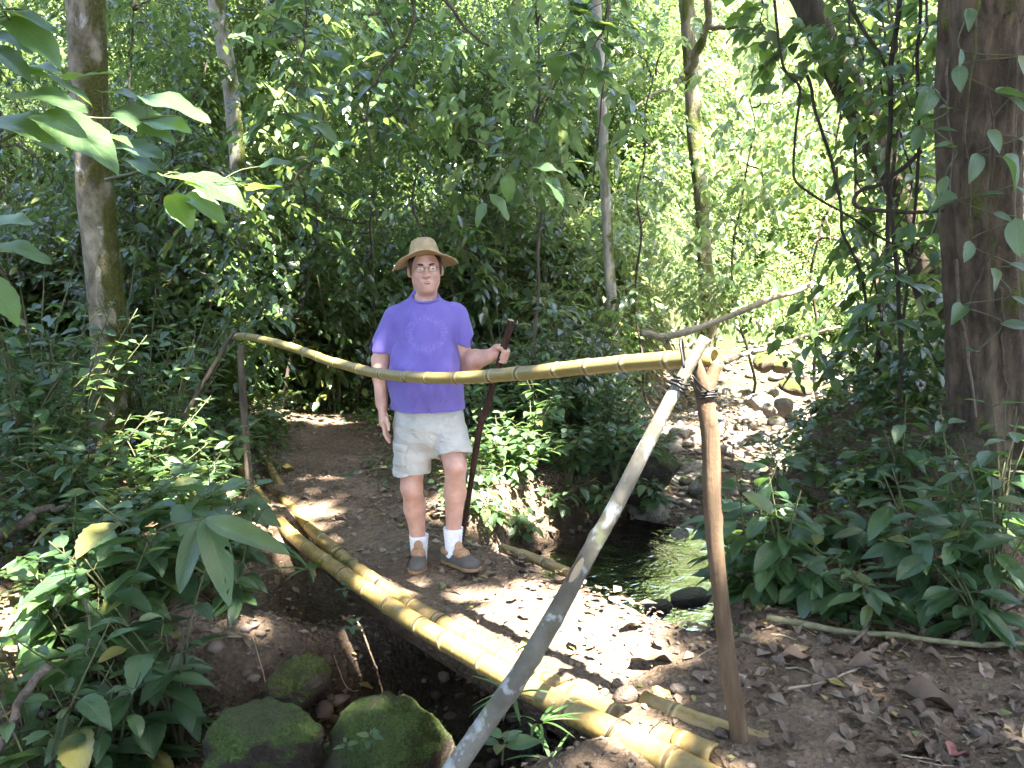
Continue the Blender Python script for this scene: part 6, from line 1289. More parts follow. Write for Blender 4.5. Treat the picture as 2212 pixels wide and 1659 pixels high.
def mat_skin():
    b = NB('skin'); w = b.obj(); n = b.noise(w, 14, 3); n2 = b.noise(w, 120, 2)
    c = b.mix(b.mapr(n, 0.35, 0.65), (0.475, 0.262, 0.197), (0.595, 0.36, 0.28)); c = b.mix(b.mapr(n2, 0.4, 0.7, 0, 0.25), c, (0.44, 0.22, 0.17)); b.bump(n2, 0.08, 0.002)
    b.p.inputs['Subsurface Weight'].default_value = 0.12; b.p.inputs['Subsurface Radius'].default_value = (0.01, 0.004, 0.002); b.p.inputs['Subsurface Scale'].default_value = 1.0
    return b.fin(c, 0.48, 0.4)
M_SKIN = mat_skin()
D = 4.34
def W(u, v, dy=0.0): return P(u, v, D + dy)
def mat_shirt():
    b = NB('purple_cotton'); w = b.obj(); n = b.noise(w, 5, 3); n2 = b.noise(w, 240, 2); n3 = b.noise(b.scale(w, (1.0, 1.0, 0.45)), 11, 3, 0.5, 0.8)
    c = b.mix(b.mapr(n, 0.3, 0.7), (0.132, 0.104, 0.355), (0.172, 0.14, 0.42)); c = b.mix(b.mapr(n2, 0.3, 0.7, 0, 0.18), c, (0.12, 0.085, 0.36))
    # faded oval print on the chest, an almost washed-out ring of lettering
    s_ = b.sep(w); oc = W(926, 716); ex = b.math('DIVIDE', b.math('SUBTRACT', s_[0], float(oc[0])), 0.104); ez = b.math('DIVIDE', b.math('SUBTRACT', s_[2], float(oc[2])), 0.090)
    rr = b.math('SQRT', b.math('ADD', b.math('MULTIPLY', ex, ex), b.math('MULTIPLY', ez, ez))); band = b.math('MULTIPLY', b.mapr(rr, 0.70, 0.74), b.mapr(rr, 0.98, 1.02, 1.0, 0.0))
    ang = b.math('ARCTAN2', ez, ex); let = b.mapr(b.math('SINE', b.math('MULTIPLY', ang, 27.0)), -0.3, 0.3, 0.25, 1.0); wear = b.mapr(b.noise(w, 60, 3), 0.40, 0.62); front = b.mapr(s_[1], D + 0.02, D - 0.02)
    edge = b.math('MULTIPLY', b.mapr(rr, 1.0, 1.02), b.mapr(rr, 1.04, 1.06, 1.0, 0.0)); pm = b.math('MULTIPLY', b.math('MULTIPLY', b.math('MAXIMUM', b.math('MULTIPLY', band, let), edge), wear), front)
    c = b.mix(b.math('MULTIPLY', pm, 0.20), c, (0.46, 0.42, 0.74))
    st = W(985 - 40, 868); v = b.voro(w, 26); stain = b.math('MULTIPLY', b.mapr(v, 0.10, 0.17, 0.45, 0.0), b.mapr(s_[2], 0.95, 0.86))
    c = b.mix(stain, c, (0.085, 0.055, 0.24)); b.bump(b.math('ADD', b.math('MULTIPLY', n3, 1.0), b.math('MULTIPLY', n2, 0.03)), 0.55, 0.02)
    b.p.inputs['Sheen Weight'].default_value = 0.15
    return b.fin(c, 0.88, 0.15)
M_SHIRT = mat_shirt()
def mat_shorts():
    b = NB('pale_khaki'); w = b.obj(); n = b.noise(w, 8, 3); n2 = b.noise(w, 260, 2); n3 = b.noise(b.scale(w, (1, 1, 1.8)), 14, 3, 0.5, 1.0)
    c = b.mix(b.mapr(n, 0.3, 0.7), (0.40, 0.385, 0.345), (0.50, 0.485, 0.44)); c = b.mix(b.mapr(n2, 0.3, 0.7, 0, 0.12), c, (0.3, 0.29, 0.26)); b.bump(b.math('ADD', n3, b.math('MULTIPLY', n2, 0.04)), 0.6, 0.02); return b.fin(c, 0.85, 0.2)
M_SHORTS = mat_shorts()
def mat_straw():
    b = NB('straw'); w = b.obj(); s_ = b.sep(w); cx = W(920, 540); dx = b.math('SUBTRACT', s_[0], float(cx[0])); dy = b.math('SUBTRACT', s_[1], float(cx[1])); ang = b.math('ARCTAN2', dy, dx); r = b.math('SQRT', b.math('ADD', b.math('MULTIPLY', dx, dx), b.math('MULTIPLY', dy, dy)))
    wv = b.math('MULTIPLY', b.math('SINE', b.math('MULTIPLY', ang, 70.0)), b.math('SINE', b.math('MULTIPLY', b.math('ADD', r, s_[2]), 620.0)))
    n = b.noise(w, 30, 3); c = b.mix(b.mapr(n, 0.3, 0.7), (0.42, 0.315, 0.18), (0.58, 0.47, 0.29)); c = b.mix(b.mapr(wv, 0.2, 0.9, 0, 0.45), c, (0.19, 0.115, 0.05)); b.bump(wv, 0.5, 0.003)
    tr = b.new('ShaderNodeBsdfTranslucent'); tr.inputs[0].default_value = (0.6, 0.36, 0.16, 1); mx = b.new('ShaderNodeMixShader'); mx.inputs[0].default_value = 0.25; b.fin(c, 0.7, 0.25)
    b.l(b.p.outputs[0], mx.inputs[1]); b.l(tr.outputs[0], mx.inputs[2]); b.l(mx.outputs[0], b.out.inputs[0]); return b.m
M_STRAW = mat_straw()
M_HAIR = mat_simple('dark_hair', (0.045, 0.036, 0.032), 0.6, 0.3, 90, 0.4)
M_BROW = mat_simple('brow', (0.05, 0.035, 0.028), 0.7); M_EYE = mat_simple('eye_white', (0.62, 0.60, 0.58), 0.25); M_IRIS = mat_simple('iris', (0.03, 0.025, 0.022), 0.2)
M_LIP = mat_simple('lip', (0.42, 0.17, 0.145), 0.45, 0.4); M_MOUTH = mat_simple('mouth_dark', (0.06, 0.025, 0.022), 0.6); M_TEETH = mat_simple('teeth', (0.6, 0.56, 0.5), 0.3)
M_FRAME = mat_simple('glasses_metal', (0.12, 0.085, 0.07), 0.35, 0.5, metal=0.7)
M_SOCK = mat_simple('white_sock', (0.72, 0.72, 0.76), 0.9, 0.1, 60, 0.08, bump=0.3); M_RUBBER = mat_simple('grey_rubber', (0.085, 0.074, 0.067), 0.72, 0.45, 40, 0.15); M_LEATHER = mat_simple('tan_leather', (0.33, 0.19, 0.10), 0.65, 0.3, 60, 0.25, bump=0.3); M_SOLE = mat_simple('gum_sole', (0.24, 0.145, 0.07), 0.75, 0.25, 80, 0.2)

man = thing('person', 'man in straw hat, purple T-shirt and pale shorts walking over the footbridge', 'person', None, (0, 0, 0))
# joints
shL, shR = W(852, 682), W(988, 678); elL, wrL, hdL = W(823, 778, 0.03), W(824, 872, -0.03), W(829, 905, -0.045)
elR, wrR, hdR = W(1006, 782, 0.03), W(1062, 768, -0.12), W(1084, 766, -0.155)
hipL, hipR = W(893, 915), W(962, 912); knL, anL = W(889, 1052, -0.03), W(905, 1180, 0.04); knR, anR = W(984, 1008, -0.10), W(979, 1168, -0.03)
hc = W(919, 581, -0.02); yaw, roll = math.radians(9), math.radians(-2.5)
RH = Matrix.Rotation(yaw, 3, 'Z') @ Matrix.Rotation(roll, 3, 'Y'); RHn = np.array(RH)
def hp(x, y, z): return hc + RHn @ np.array([x, y, z])
B = Field(W(780, 500, -0.3) + [0, 0, -0.02], [W(1130, 700)[0], D + 0.22, 1.80], 0.0045)
B.lo[2] = -0.03; B = Field([W(785, 700)[0], D - 0.34, -0.02], [W(1125, 700)[0], D + 0.20, 1.80], 0.0052)
# torso under the clothes
B.ell(W(918, 735, 0.0), (0.15, 0.10, 0.20), 0.03); B.ell(W(922, 860, -0.01), (0.155, 0.115, 0.15), 0.05); B.cone(shL + [0.06, 0, -0.03], shR + [-0.06, 0, -0.03], 0.042, 0.042, 0.04)
B.cone(W(918, 660, 0.01), hp(0, 0.025, -0.07), 0.066, 0.060, 0.02); B.ell(hp(0, -0.022, -0.112), (0.042, 0.040, 0.028), 0.02, R=RHn)                      # neck
# head
def he(c, r, k=0.012, op='add'): B.ell(hp(*c), r, k, op, RHn)
def hcn(a, b, ra, rb, k=0.008, op='add'): B.cone(hp(*a), hp(*b), ra, rb, k, op)
he((0, 0.015, 0.035), (0.082, 0.098, 0.088)); he((0, -0.006, -0.030), (0.076, 0.081, 0.074), 0.02); he((0, -0.030, -0.080), (0.050, 0.056, 0.046), 0.03); he((0, -0.062, -0.102), (0.026, 0.022, 0.021), 0.02)
for s_ in (-1, 1):
    he((s_ * 0.047, 0.006, -0.066), (0.018, 0.034, 0.030), 0.03); he((s_ * 0.040, -0.056, -0.028), (0.024, 0.020, 0.020), 0.02)
    he((s_ * 0.086, 0.012, -0.010), (0.012, 0.022, 0.033), 0.006)
hcn((-0.042, -0.076, 0.024), (0.042, -0.076, 0.024), 0.012, 0.012, 0.015)
for s_ in (-1, 1): he((s_ * 0.032, -0.096, 0.003), (0.019, 0.016, 0.012), 0.012, 'cut')
hcn((0, -0.082, 0.012), (0, -0.108, -0.034), 0.009, 0.0145, 0.010)
for s_ in (-1, 1): he((s_ * 0.0135, -0.097, -0.038), (0.010, 0.012, 0.009), 0.008)
hcn((-0.021, -0.082, -0.066), (0.021, -0.082, -0.066), 0.009, 0.009, 0.010); hcn((-0.018, -0.080, -0.080), (0.018, -0.080, -0.080), 0.010, 0.010, 0.010)
hcn((-0.020, -0.097, -0.0725), (0.020, -0.097, -0.0725), 0.0045, 0.0045, 0.004, 'cut')
# arms
B.chain([shL + [0.02, 0, -0.03], elL, wrL], [0.046, 0.050, 0.033], 0.02); B.ell(elL * 0.7 + wrL * 0.3, (0.050, 0.050, 0.08), 0.02)
B.chain([shR + [-0.02, 0, -0.03], elR], [0.044, 0.048], 0.02); B.chain([elR, elR * 0.65 + wrR * 0.35, wrR], [0.050, 0.055, 0.035], 0.02)
# hanging hand, fingers slightly curled, thumb to the front
B.cone(wrL, hdL, 0.028, 0.036, 0.015, sq=(0.72, 1.0, 1.0)); B.ell(hdL + [0.002, 0, -0.012], (0.024, 0.040, 0.042), 0.012)
for k, (dy, ln, r_) in enumerate(((-0.030, 0.078, 0.0095), (-0.010, 0.088, 0.010), (0.011, 0.082, 0.0095), (0.030, 0.066, 0.0085))):
    a0 = hdL + [0.004, dy, -0.040]; a1 = a0 + [0.004, dy * 0.08 - 0.006, -ln * 0.45]; a2 = a1 + [0.012, -0.006, -ln * 0.32]; a3 = a2 + [0.013, -0.002, -ln * 0.20]
    B.chain([a0, a1, a2, a3], [r_, r_ * 0.98, r_ * 0.9, r_ * 0.78], 0.002)
ta = hdL + [0.016, -0.032, 0.008]; B.chain([ta, ta + [0.014, -0.022, -0.026], ta + [0.018, -0.028, -0.056]], [0.014, 0.011, 0.009], 0.006)
# walking stick, and the fist closed round it
st_top, st_mid, st_bot = W(1103, 692, -0.19), W(1085, 766, -0.17), np.r_[W(990, 1150, 0.16)[:2], 0.0]
st_bot[2] = float(deck_height(st_bot[0], st_bot[1])[0]) - 0.01
st_low = W(1036, 925, -0.06)
ax_s = (st_top - W(1060, 850, -0.11)); ax_s /= np.linalg.norm(ax_s); SR = 0.0185
w_in = wrR - st_mid; w_in -= ax_s * w_in.dot(ax_s); w_in /= np.linalg.norm(w_in); w_f = np.cross(ax_s, w_in)      # w_in points to the wrist
if w_f[1] > 0: w_f = -w_f                                                                                            # w_f towards the camera
B.cone(wrR, st_mid + w_in * 0.052 - w_f * 0.008, 0.030, 0.034, 0.015); B.ell(st_mid + w_in * 0.036 - w_f * 0.016, (0.030, 0.030, 0.042), 0.015)
for k in range(4):                                # fingers pass behind the stick, round its far side and back over the front
    zc = st_mid + ax_s * (0.027 - 0.0195 * k); rr_ = SR + 0.0095; pts = []
    for th_ in (2.2 * -1, -2.9, -3.7, -4.5, -5.25 + 0.12 * k): pts.append(zc + rr_ * (-w_in * math.cos(th_ + math.pi) + -w_f * -math.sin(th_ + math.pi)))
    B.chain(pts, [0.0105, 0.0103, 0.010, 0.0095, 0.0085] if k < 3 else [0.009, 0.009, 0.0088, 0.0083, 0.0075], 0.0015)
tb = st_mid + w_in * 0.040 + w_f * 0.014 + ax_s * 0.018; B.chain([tb, st_mid + w_in * 0.018 + w_f * 0.032 + ax_s * 0.034, st_mid - w_in * 0.012 + w_f * 0.031 + ax_s * 0.040], [0.015, 0.012, 0.0095], 0.005)
# legs
for hp_, kn, an, cf in ((hipL, knL, anL, 0.0), (hipR, knR, anR, 0.0)):
    B.cone(hp_, kn, 0.086, 0.060, 0.03); B.chain([kn, kn * 0.62 + an * 0.38 + [0, 0.022, 0], an], [0.057, 0.057, 0.037], 0.02)
    B.ell(kn + [0, -0.022, 0.0], (0.042, 0.036, 0.050), 0.02); B.ell(kn * 0.68 + an * 0.32 + [0, 0.028, 0], (0.056, 0.050, 0.098), 0.02)
    B.cone(an, an + [0, 0, -0.06], 0.036, 0.034, 0.01)
B.mesh('body', M_SKIN, man, 2)
tube('walking_stick', wobbly([st_top, W(1094, 730, -0.18), st_mid, W(1060, 850, -0.115), st_low, st_bot * 0.4 + st_low * 0.6, st_bot], 60, 0.004, 12), np.interp(np.linspace(0, 1, 60), [0, 0.5, 1], [0.0185, 0.0175, 0.013]), M_STICK, None, 14, knot_mod(77, 0.10))
stick_o = bpy.data.objects['walking_stick']; tag(stick_o, 'knobbly dark reddish-brown walking stick gripped in the man\'s raised hand', 'walking stick')
stc = tube('cut_end', [st_top + ax_s * 0.0005, st_top + ax_s * 0.003], 0.0172, M_CUT, stick_o, 14)
# eyes, brows, lips, hair, glasses
def hell(name, c, r, mat, parent=man, sub=3):
    v, f = ICO[sub]; return obj(name, mesh_np(name, (v * np.array(r)) @ RHn.T + hp(*c), f, mat), parent)
for s_ in (-1, 1):
    e = hell('eye', (s_ * 0.032, -0.0775, 0.002), (0.0120, 0.011, 0.0040), M_EYE); hell('iris', (s_ * 0.032 + 0.001, -0.0868, 0.002), (0.0055, 0.0028, 0.0042), M_IRIS, e)
    tube('eyelid', np.array([hp(s_ * 0.032 + q * 0.0165, -0.0835 + abs(q) * 0.004, 0.0052 - 0.006 * q * q) for q in np.linspace(-1, 1, 9)]), 0.0032, M_SKIN, man, 6)
    tube('eyebrow', np.array([hp(s_ * (0.015 + 0.036 * q), -0.0905 + 0.014 * q * q, 0.0205 + 0.005 * math.sin(math.pi * q * 0.75)) for q in np.linspace(0, 1, 9)]), np.array([0.004, 0.0055, 0.0058, 0.0058, 0.0055, 0.005, 0.0045, 0.0035, 0.002]), M_BROW, man, 7)
hell('mouth', (0.002, -0.0872, -0.0728), (0.022, 0.0065, 0.0052), M_MOUTH); hell('teeth', (0.002, -0.0906, -0.0706), (0.016, 0.004, 0.0020), M_TEETH)
tube('lip', np.array([hp(q * 0.027, -0.0915 + 0.010 * q * q, -0.0665 - 0.0035 * q * q) for q in np.linspace(-1, 1, 11)]), 0.0034 * np.array([0.3, 0.8, 1, 1.05, 1.1, 0.95, 1.1, 1.05, 1, 0.8, 0.3]), M_LIP, man, 7)
tube('lip', np.array([hp(q * 0.025, -0.0905 + 0.010 * q * q, -0.0795 + 0.006 * q * q) for q in np.linspace(-1, 1, 11)]), 0.0042 * np.array([0.3, 0.8, 1, 1.05, 1.1, 1.1, 1.1, 1.05, 1, 0.8, 0.3]), M_LIP, man, 7)
HF = Field(hc - 0.16, hc + 0.16, 0.004); HF.ell(hp(0, 0.022, 0.04), (0.087, 0.100, 0.090), 0.01, R=RHn); HF.ell(hp(0, 0.045, -0.03), (0.074, 0.066, 0.075), 0.02, R=RHn)
for s_ in (-1, 1): HF.cone(hp(s_ * 0.0795, -0.022, 0.03), hp(s_ * 0.0780, -0.016, -0.03), 0.010, 0.006, 0.006)
HF.ell(hp(0, -0.105, -0.02), (0.080, 0.095, 0.085), 0.008, 'cut', R=RHn)
for s_ in (-1, 1): HF.ell(hp(s_ * 0.093, 0.012, -0.012), (0.02, 0.024, 0.036), 0.005, 'cut', R=RHn)
HF.mesh('hair', M_HAIR, man, 1)
gl = obj('glasses', None, man); gl.location = (0, 0, 0)
for s_ in (-1, 1):
    ring = np.array([hp(s_ * 0.033 + 0.0215 * math.copysign(abs(math.cos(a)) ** 0.6, math.cos(a)), -0.101 + 0.004 * abs(math.cos(a)), -0.001 + 0.0145 * math.copysign(abs(math.sin(a)) ** 0.6, math.sin(a))) for a in np.linspace(0, 2 * math.pi, 25)])
    tube('rim', ring, 0.0011, M_FRAME, gl, 5); tube('temple', np.array([hp(s_ * 0.055, -0.098, 0.006), hp(s_ * 0.077, -0.05, 0.008), hp(s_ * 0.084, 0.01, 0.008)]), 0.0012, M_FRAME, gl, 5)
M_LENS = NB('lens_glass'); _g = M_LENS.new('ShaderNodeBsdfGlossy'); _g.inputs['Roughness'].default_value = 0.08; _t = M_LENS.new('ShaderNodeBsdfTransparent'); _m = M_LENS.new('ShaderNodeMixShader'); _m.inputs[0].default_value = 0.07
M_LENS.l(_t.outputs[0], _m.inputs[1]); M_LENS.l(_g.outputs[0], _m.inputs[2]); M_LENS.l(_m.outputs[0], M_LENS.out.inputs[0]); M_LENS = M_LENS.m
for s_ in (-1, 1):
    rg = np.array([hp(s_ * 0.033 + 0.0210 * math.copysign(abs(math.cos(a)) ** 0.6, math.cos(a)), -0.1005 + 0.004 * abs(math.cos(a)), -0.001 + 0.0140 * math.copysign(abs(math.sin(a)) ** 0.6, math.sin(a))) for a in np.linspace(0, 2 * math.pi, 24, endpoint=False)])
    obj('lens', mesh_np('lens', np.vstack([rg, hp(s_ * 0.033, -0.1025, -0.001)]), np.array([[k, (k + 1) % 24, 24] for k in range(24)]), M_LENS), gl)
tube('nose_bridge', np.array([hp(-0.0125, -0.1, 0.004), hp(0, -0.104, 0.007), hp(0.0125, -0.1, 0.004)]), 0.0012, M_FRAME, gl, 5)
# hat: crown and brim of one weave
def hat():
    t = obj('straw_hat', None, man); na = 72; th = np.linspace(0, 2 * math.pi, na, endpoint=False); V = []
    prof = [(0.000, 0.176), (0.024, 0.174), (0.044, 0.167), (0.058, 0.154), (0.067, 0.136), (0.0735, 0.112), (0.079, 0.087), (0.084, 0.066), (0.090, 0.058), (0.102, 0.056), (0.118, 0.056), (0.135, 0.056), (0.15, 0.057), (0.164, 0.058), (0.172, 0.059)]
    for (r, z) in prof:
        for a in th:
            c_, s_ = math.cos(a), math.sin(a); b_ = max(0, (r - 0.092) / 0.08)
            dz = b_ * (-0.046 * c_ * c_ + 0.004 * s_ + 0.004 * (s_ < 0) * (-s_) + 0.006 * math.sin(3 * a + 1) + 0.003 * math.sin(7 * a)); rr = r * (1 + 0.02 * b_ * math.sin(2 * a + 0.7))
            if z > 0.12: dz -= 0.022 * math.exp(-(c_ * r / 0.03) ** 2) * (0.4 + 0.6 * (s_ > 0)) * (z > 0.15) + 0.010 * (s_ < 0) * math.exp(-((abs(c_ * r) - 0.045) / 0.015) ** 2) * (z > 0.13)
            V.append((rr * c_, rr * s_ * 1.1 + 0.012, z + dz))
    V = np.array(V); n = len(prof); i = np.arange(n - 1)[:, None] * na; j = np.arange(na)[None, :]; k = (j + 1) % na; F = np.stack([i + j, i + k, i + na + k, i + na + j], -1).reshape(-1, 4)
    tilt = np.array(Matrix.Rotation(math.radians(-11), 3, 'X') @ Matrix.Rotation(math.radians(-2), 3, 'Y')); Wd = (V - [0, 0, 0.056]) @ tilt.T @ RHn.T + hp(0.0, 0.0, 0.056)
    nc = 8 * na; f_ = F[:, 0] // na
    crown = obj('crown', mesh_np('crown', Wd, F[f_ < 8], M_STRAW), t); brim = obj('brim', mesh_np('brim', Wd, F[f_ >= 8], M_STRAW), t)
    for o in (crown, brim): m = o.modifiers.new('thick', 'SOLIDIFY'); m.thickness = 0.003; m.offset = 0
    edge = Wd[-na:]; tube('brim_edge', np.vstack([edge, edge[:1]]), 0.0032, M_STRAW, t, 6); bnd = Wd[7 * na:8 * na]; c0 = bnd.mean(0); tube('hat_band', np.vstack([bnd, bnd[:1]]) + (np.vstack([bnd, bnd[:1]]) - c0) * 0.02 + [0, 0, 0.006], 0.005, M_STRAW, t, 6)
hat()
# T-shirt
SF = Field(W(775, 905, -0.3), W(1060, 625, 0.25) + [0, 0, 0.02], 0.0054)
cufL, cufR = W(818, 757, 0.02), W(1016, 748, 0.02)
dL = (elL - shL) / np.linalg.norm(elL - shL); dR = (elR - shR) / np.linalg.norm(elR - shR); dLc = dL + np.array([0.30, 0, 0]); dRc = dR + np.array([-0.45, 0, 0])
SF.ell(W(918, 722, 0.0), (0.180, 0.135, 0.20), 0.03); SF.ell(W(921, 825, -0.035), (0.192, 0.165, 0.19), 0.06)
SF.cone(W(920, 780, -0.015), W(922, 960, -0.01), 0.182, 0.212, 0.05, sq=(1, 0.76, 1)); SF.cone(shL + [0.03, 0.005, -0.012], shR + [-0.03, 0.005, -0.012], 0.058, 0.058, 0.06)
SF.cone(W(918, 668, 0.012), W(918, 640, 0.012), 0.105, 0.072, 0.04, sq=(1, 0.85, 1))
SF.cone(shL + [0.004, 0, -0.008], elL, 0.062, 0.086, 0.018, cut=[(cufL, dLc)]); SF.cone(shR + [-0.004, 0, -0.008], elR, 0.062, 0.084, 0.018, cut=[(cufR, dRc)])
SF.plane_cut(W(922, 896, -0.1), (0.02, 0, -1)); 
SF.cone(cufL + dL * 0.03, cufL - dL * 0.012, 0.066, 0.056, 0, 'cut'); SF.cone(cufR + dR * 0.03, cufR - dR * 0.012, 0.064, 0.054, 0, 'cut')
SF.ell(W(919, 640, -0.018), (0.069, 0.075, 0.034), 0.006, 'cut', np.array(Matrix.Rotation(math.radians(16), 3, 'X')))
def folds(g):
    a = np.sin(g[:, 0] * 38 + g[:, 2] * 30 + 1.5 * fbm(g * 6, 2, 3)) * 0.0030 * sstep(1.3, 1.0, g[:, 2]); b_ = fbm(g * np.array([11, 11, 5]), 3, 8) * 0.0085
    arm = np.maximum(sstep(0.16, 0.20, np.abs(g[:, 0] - W(920, 700)[0])) * sstep(1.12, 1.2, g[:, 2]), 0); b_ = b_ * (1 - 0.7 * arm); a = a * (1 - arm)
    for pt, sg in ((W(862, 735, -0.06), 1), (W(975, 735, -0.06), -1)):
        dx, dz = (g[:, 0] - pt[0]) * sg, g[:, 2] - pt[2]; rr = np.sqrt(dx * dx + dz * dz) + 1e-6; th_ = np.arctan2(dz, dx); a = a + 0.0022 * np.sin(th_ * 5 + 2 * np.sin(rr * 20)) * np.exp(-((rr - 0.09) / 0.07) ** 2) * (1 - arm)
    c_ = np.sin(g[:, 0] * 26 + 0.6 * np.sin(g[:, 2] * 20)) * 0.0060 * sstep(1.02, 0.84, g[:, 2]); return a + b_ + c_
SF.warp(folds); sh = SF.mesh('t_shirt', M_SHIRT, man, 1)
cr = np.array([W(919, 640, -0.018) + np.array(Matrix.Rotation(math.radians(16), 3, 'X')) @ np.array([0.071 * math.cos(a), 0.077 * math.sin(a), -0.006 + 0.004 * math.sin(a)]) for a in np.linspace(0, 2 * math.pi, 41)]); tube('collar', cr, 0.0075, M_SHIRT, sh, 8)
# shorts
PF = Field([W(820, 900)[0], D - 0.33, 0.44], [W(1050, 900)[0], D + 0.23, 0.98], 0.0054)
hmL, hmR = W(886, 1024, -0.03), W(980, 984, -0.08); kdL = (knL - hipL) / np.linalg.norm(knL - hipL); kdR = (knR - hipR) / np.linalg.norm(knR - hipR)
PF.cone(W(924, 870, 0.0), W(926, 918, 0.0), 0.166, 0.188, 0.03, sq=(1, 0.72, 1))
PF.cone(hipL + [0, 0, 0.03], knL + kdL * 0.06, 0.108, 0.100, 0.012, sq=(1, 1.02, 1), cut=[(hmL, kdL + [0.12, 0, 0])]); PF.cone(hipR + [0, 0, 0.03], knR + kdR * 0.12, 0.104, 0.095, 0.012, cut=[(hmR, kdR + [-0.1, 0.0, 0])])
PF.cone(hmL + kdL * 0.03, hmL - kdL * 0.02, 0.088, 0.080, 0, 'cut'); PF.cone(hmR + kdR * 0.03, hmR - kdR * 0.02, 0.083, 0.074, 0, 'cut')
PF.warp(lambda g: fbm(g * np.array([8, 8, 16]), 3, 12) * 0.0055 + np.sin(g[:, 2] * 75 + g[:, 0] * 30 + 3 * fbm(g * 5, 1, 4)) * 0.0026 * sstep(0.9, 0.75, g[:, 2]))
so = PF.mesh('shorts', M_SHORTS, man, 1)
pk = obj('cargo_pocket', None, so)
def patch(name, pts, mat, parent, thick=0.006):
    v = np.array(pts); n = len(v); ctr = v.mean(0); outw = np.array([-0.75, -0.65, 0]); outw /= np.linalg.norm(outw)
    V = np.vstack([v, v + outw * thick]); F = [np.array([list(range(n, 2 * n))]), np.array([[i_, (i_ + 1) % n, n + (i_ + 1) % n, n + i_] for i_ in range(n)])]; return obj(name, mesh_np(name, V, F, mat, smooth=False), parent)
# socks and shoes
for nm, an, top, yaw_, base, pit in (('a', anL, W(903, 1156, 0.035), 0.05, W(905, 1224, 0.0), 0.0), ('b', anR, W(978, 1140, -0.03), 0.75, W(986, 1206, -0.03), 0.06)):
    gz_ = float(deck_height(base[0], base[1])[0]); KF = Field([base[0] - 0.2, base[1] - 0.3, gz_ - 0.03], [base[0] + 0.3, base[1] + 0.25, top[2] + 0.03], 0.0042)
    KF.cone(an + [0, 0.004, 0.10], an + [0, 0, -0.08], 0.058, 0.042, 0.01, cut=[(top, (0, 0, 1))]); KF.warp(lambda g: 0.0012 * np.sin(g[:, 2] * 330)); KF.mesh('sock', M_SOCK, man, 1)
    s_t = obj('shoe', None, man); Rz = np.array(Matrix.Rotation(yaw_, 3, 'Z') @ Matrix.Rotation(-pit, 3, 'X')); heel = np.array([an[0], an[1], gz_ + 0.004])
    def lp(x, y, z): return heel + Rz @ np.array([x, y, z])
    def shoe_field(): return Field([base[0] - 0.25, base[1] - 0.32, gz_ - 0.04], [base[0] + 0.32, base[1] + 0.28, gz_ + 0.2], 0.0042)
    up = (lp(0, 0, 0.018), Rz @ np.array([0, 0, -1.0]))
    F1 = shoe_field()                                              # rubber lower
    F1.ell(lp(0, 0.035, 0.035), (0.041, 0.050, 0.045), 0.02, R=Rz, cut=[up]); F1.ell(lp(0, -0.06, 0.035), (0.043, 0.095, 0.048), 0.03, R=Rz, cut=[up]); F1.ell(lp(0, -0.145, 0.028), (0.049, 0.062, 0.042), 0.03, R=Rz, cut=[up])
    F1.cone(lp(0, 0.04, 0.11), lp(0, -0.075, 0.105), 0.045, 0.030, 0.004, 'cut'); F1.mesh('rubber_shell', M_RUBBER, s_t, 1)
    F2 = shoe_field()                                              # leather collar and tongue
    F2.ell(lp(0, 0.02, 0.075), (0.052, 0.064, 0.030), 0.01, R=Rz); F2.ell(lp(0, -0.075, 0.075), (0.042, 0.055, 0.030), 0.02, R=Rz); F2.ell(lp(0, -0.055, 0.112), (0.026, 0.016, 0.030), 0.012, R=Rz); F2.cone(lp(0, 0.03, 0.13), lp(0, -0.02, 0.06), 0.043, 0.040, 0.004, 'cut')
    F2.mesh('leather_collar', M_LEATHER, s_t, 1)
    for q in range(3): tube('lace', np.array([lp(-0.026 + 0.004 * q, -0.085 - 0.014 * q, 0.094 - 0.007 * q), lp(0, -0.09 - 0.014 * q, 0.108 - 0.007 * q), lp(0.026 - 0.004 * q, -0.085 - 0.014 * q, 0.094 - 0.007 * q)]), 0.0035, M_LEATHER, s_t, 6)
    F3 = shoe_field(); cutS = [up and (lp(0, 0, 0.020), Rz @ np.array([0, 0, 1.0])), (lp(0, 0, 0.0), Rz @ np.array([0, 0, -1.0]))]
    F3.ell(lp(0, 0.035, 0.01), (0.046, 0.055, 0.05), 0.0, R=Rz, cut=cutS); F3.ell(lp(0, -0.06, 0.01), (0.047, 0.105, 0.05), 0.0, R=Rz, cut=cutS); F3.ell(lp(0, -0.145, 0.01), (0.054, 0.070, 0.05), 0.0, R=Rz, cut=cutS); F3.mesh('sole', M_SOLE, s_t, 1)
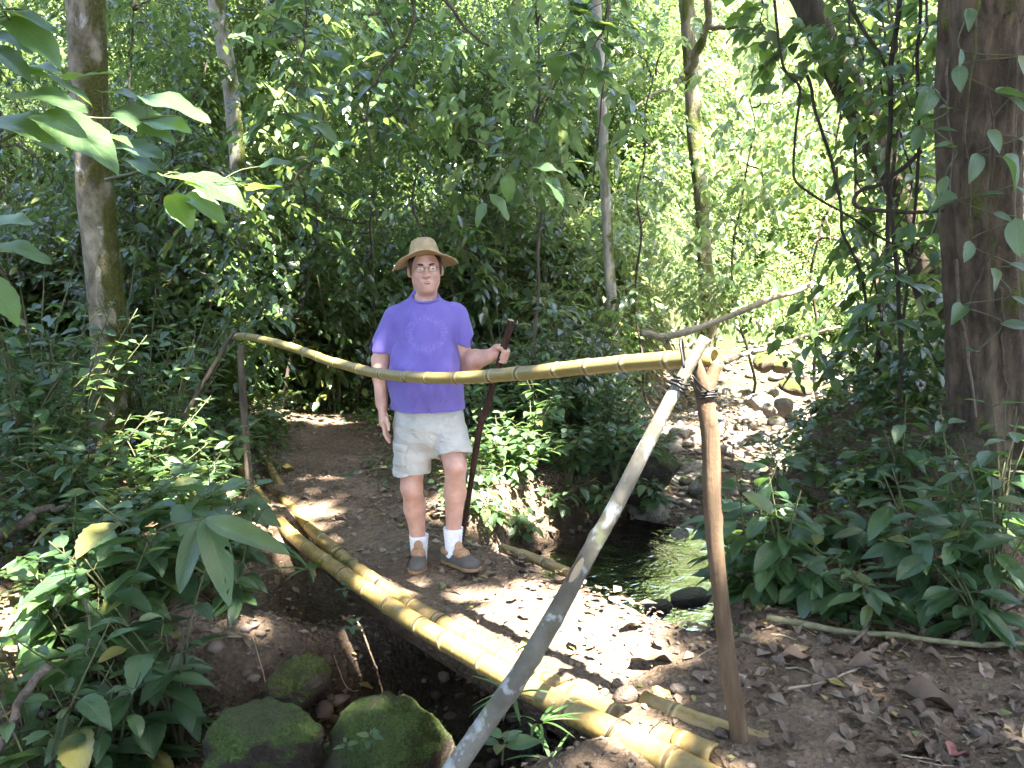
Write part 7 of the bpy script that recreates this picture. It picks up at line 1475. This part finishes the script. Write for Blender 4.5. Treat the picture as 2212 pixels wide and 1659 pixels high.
# cargo pocket with a flap on the outer thigh
pc = W(858, 955, -0.05); dn_ = (knL - hipL) / np.linalg.norm(knL - hipL); sdv = np.array([0.72, -0.69, 0]); onv = np.cross(sdv, dn_); onv /= np.linalg.norm(onv)
if onv[1] > 0: onv = -onv
def panel(name, c0, w, hh, th, parent):
    v = []; nu, nv = 9, 7
    for q in (0, 1):
        for i_ in range(nv):
            for j_ in range(nu):
                a, b_ = j_ / (nu - 1) - 0.5, i_ / (nv - 1) - 0.5; rim = (1 - (2 * abs(a)) ** 6) * (1 - (2 * abs(b_)) ** 6)
                v.append(c0 + sdv * a * w + dn_ * b_ * hh + onv * ((th * (0.4 + 0.6 * rim) if q else -0.03) - 0.07 * (a * 1.0) ** 2 * w / 0.1 * 0.6))
    v = np.array(v); n1 = nu * nv; i_ = np.arange(nv - 1)[:, None] * nu; j_ = np.arange(nu - 1)[None]; f0 = np.stack([i_ + j_, i_ + j_ + 1, i_ + nu + j_ + 1, i_ + nu + j_], -1).reshape(-1, 4); F = [f0 + n1, f0[:, ::-1]]
    bd = [(k, k + 1) for k in range(nu - 1)] + [((nv - 1) * nu + k + 1, (nv - 1) * nu + k) for k in range(nu - 1)] + [((k + 1) * nu, k * nu) for k in range(nv - 1)] + [(k * nu + nu - 1, (k + 1) * nu + nu - 1) for k in range(nv - 1)]
    F.append(np.array([(a, b_, b_ + n1, a + n1) for a, b_ in bd])); return obj(name, mesh_np(name, v, [np.vstack(F)], M_SHORTS), parent)
fz = so.data; V_s = np.array([q.co[:] for q in fz.vertices]); near = V_s[np.linalg.norm(V_s - (W(862, 965, -0.08)), axis=1) < 0.09]
pc = near[np.argmax((near - hipL) @ onv)] * [0, 0, 0] + (W(866, 968, 0.0) * [1, 0, 1] + [0, float(near[:, 1].min()) + 0.02, 0]) if len(near) else pc
panel('pocket_bag', pc + dn_ * 0.02, 0.085, 0.12, 0.006, pk); panel('pocket_flap', pc - dn_ * 0.025, 0.095, 0.04, 0.012, pk)
